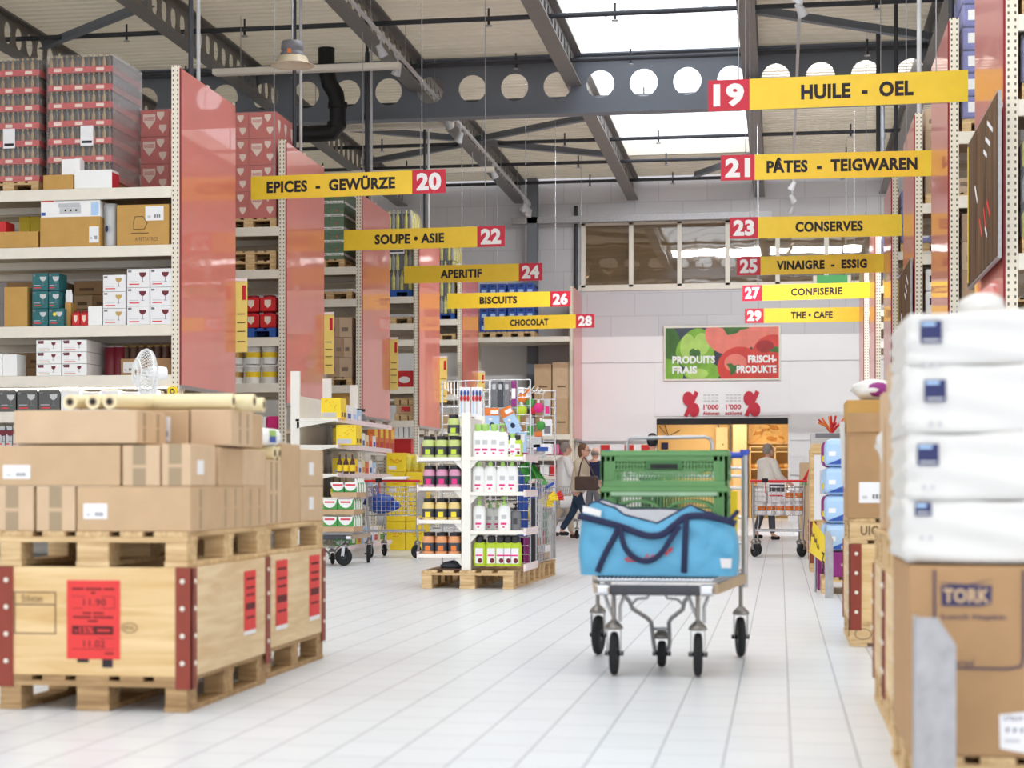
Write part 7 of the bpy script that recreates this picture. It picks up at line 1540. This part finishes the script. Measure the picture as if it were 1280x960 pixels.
    if glasses:
        g = MB()
        for sd in (-1, 1): g.tube([tuple(hc + Vector((sd * .033 + .022 * math.cos(k * PI / 6), -.103, .0 + .016 * math.sin(k * PI / 6))) * s) for k in range(12)], .0035, 'black', 5, True); g.tube([tuple(hc + Vector((sd * .055, -.1, .003)) * s), tuple(hc + Vector((sd * .082, 0, .005)) * s)], .0035, 'black', 5)
        g.build('glasses', t)
    # clothing
    v = []; ed = []; r = []
    def ad(p, q, par=None):
        v.append(tuple(c * s for c in p)); r.append(tuple(c * s for c in q) if isinstance(q, tuple) else q * s)
        if par is not None: ed.append((par, len(v) - 1))
        return len(v) - 1
    zb = .88 - coat
    a0 = ad((0, ly(zb), zb), (.185 * bulk, .135 * bulk)); a1 = ad((0, ly(1.08), 1.08), (.165 * bulk, .125 * bulk), a0); a2 = ad((0, ly(1.3), 1.3), (.185 * shw * bulk, .135 * bulk), a1); a3 = ad((0, ly(1.42), 1.42), (.135 * shw * bulk, .1 * bulk), a2); ad((0, ly(1.5), 1.49), .072, a3)
    for k in range(2):
        A, B, C_ = J['arm%d' % k]; b0 = ad(A, .078 * bulk, a3); b1 = ad(B, .06 * bulk, b0); ad(tuple(Vector(B).lerp(Vector(C_), .93)), .045, b1)
    skin('jacket', v, ed, r, top, t, 1, 2)
    if shirt:
        v = []; ed = []; r = []; a0 = ad((0, 0, .80 - coat), (.17, .125)); ad((0, 0, .95), (.165, .12), a0); skin('shirt', v, ed, r, shirt, t, 0, 2)
    v = []; ed = []; r = []; p0 = ad((0, 0, .98), (.155, .115)); p1 = ad((0, 0, .9), (.15, .115), p0)
    for k in range(2):
        A, B, C_ = J['leg%d' % k]; b0 = ad(A, .098, p1); b1 = ad(B, .07, b0); ad(tuple(Vector(B).lerp(Vector(C_), .96)), .058, b1)
    skin('trousers', v, ed, r, pants, t, 0, 2)
    for k in range(2):
        A, B, C_ = J['leg%d' % k]; v = []; ed = []; r = []; z = max(.035, C_[2] - .05); h0 = ad((C_[0], C_[1] + .03, z), .045); h1 = ad((C_[0], C_[1] - .08, z), .042, h0); ad((C_[0], C_[1] - .16, z - .005), .034, h1); so = skin('shoe', v, ed, r, shoe, t, 0, 1)
    t['_hc'] = 0; del t['_hc']
    return t
woman = person('person in a beige jacket and jeans with a brown shoulder bag, walking past the display', (X_(722, 32.3), 32.3, 0), 1.25, 1.64, 'hair_brown', 'beige', 'jean', 'black', 1, .38, ((.25, 1.1), (.05, 1.0)), .16, True, 'jar_pink', .02, False, .95, 1.12)
def handbag(par):
    t = MB().box(-.06, .06, -.2, .2, .0, .24, 'leather', .03).build('shoulder_bag', None); tag(t, 'brown leather shoulder bag carried by the person in beige', 'bag'); t.location = (X_(734, 32.0), 31.9, .86); t.rotation_euler.z = 1.3; MB().tube([(0, -.15, .22), (0, -.05, .42), (0, .05, .56), (0, .1, .45), (0, .15, .22)], .012, 'leather', 6).build('strap', t)
handbag(woman)
person('grey-haired person in a white jacket beside the person in beige', (X_(704, 34.6), 34.6, 0), 2.0, 1.72, 'hair_grey', 'white', 'beige', 'brown', 0, .15, ((.2, .8), (.2, .8)), .05, coat=.15, bulk=1.15)
person('grey-haired person in a dark navy jumper and grey trousers, back turned', (X_(742, 37.0), 37.0, 0), 2.8, 1.68, 'hair_grey', 'navy', 'grey', 'black', 0, .1, ((.2, .6), (.2, .6)), .08, bald=True, shw=1.1)
person('black-haired person in a navy top seen over the green crates', (X_(815.5, 29.3), 29.3, 0), 3.0, 1.72, 'hair_black', 'navy', 'dark_grey', 'black', 0, .1, ((.3, .7), (.3, .7)), 0)
person('grey-haired person in a white padded jacket by the right cart', (X_(957, 34.0), 34.0, 0), 2.2, 1.66, 'hair_grey', 'cream_white', 'dark_grey', 'black', 0, .1, ((.3, .8), (.3, .8)), .06, shw=1.1, bulk=1.22) if mat('cream_white', (238, 232, 222), .6) else None
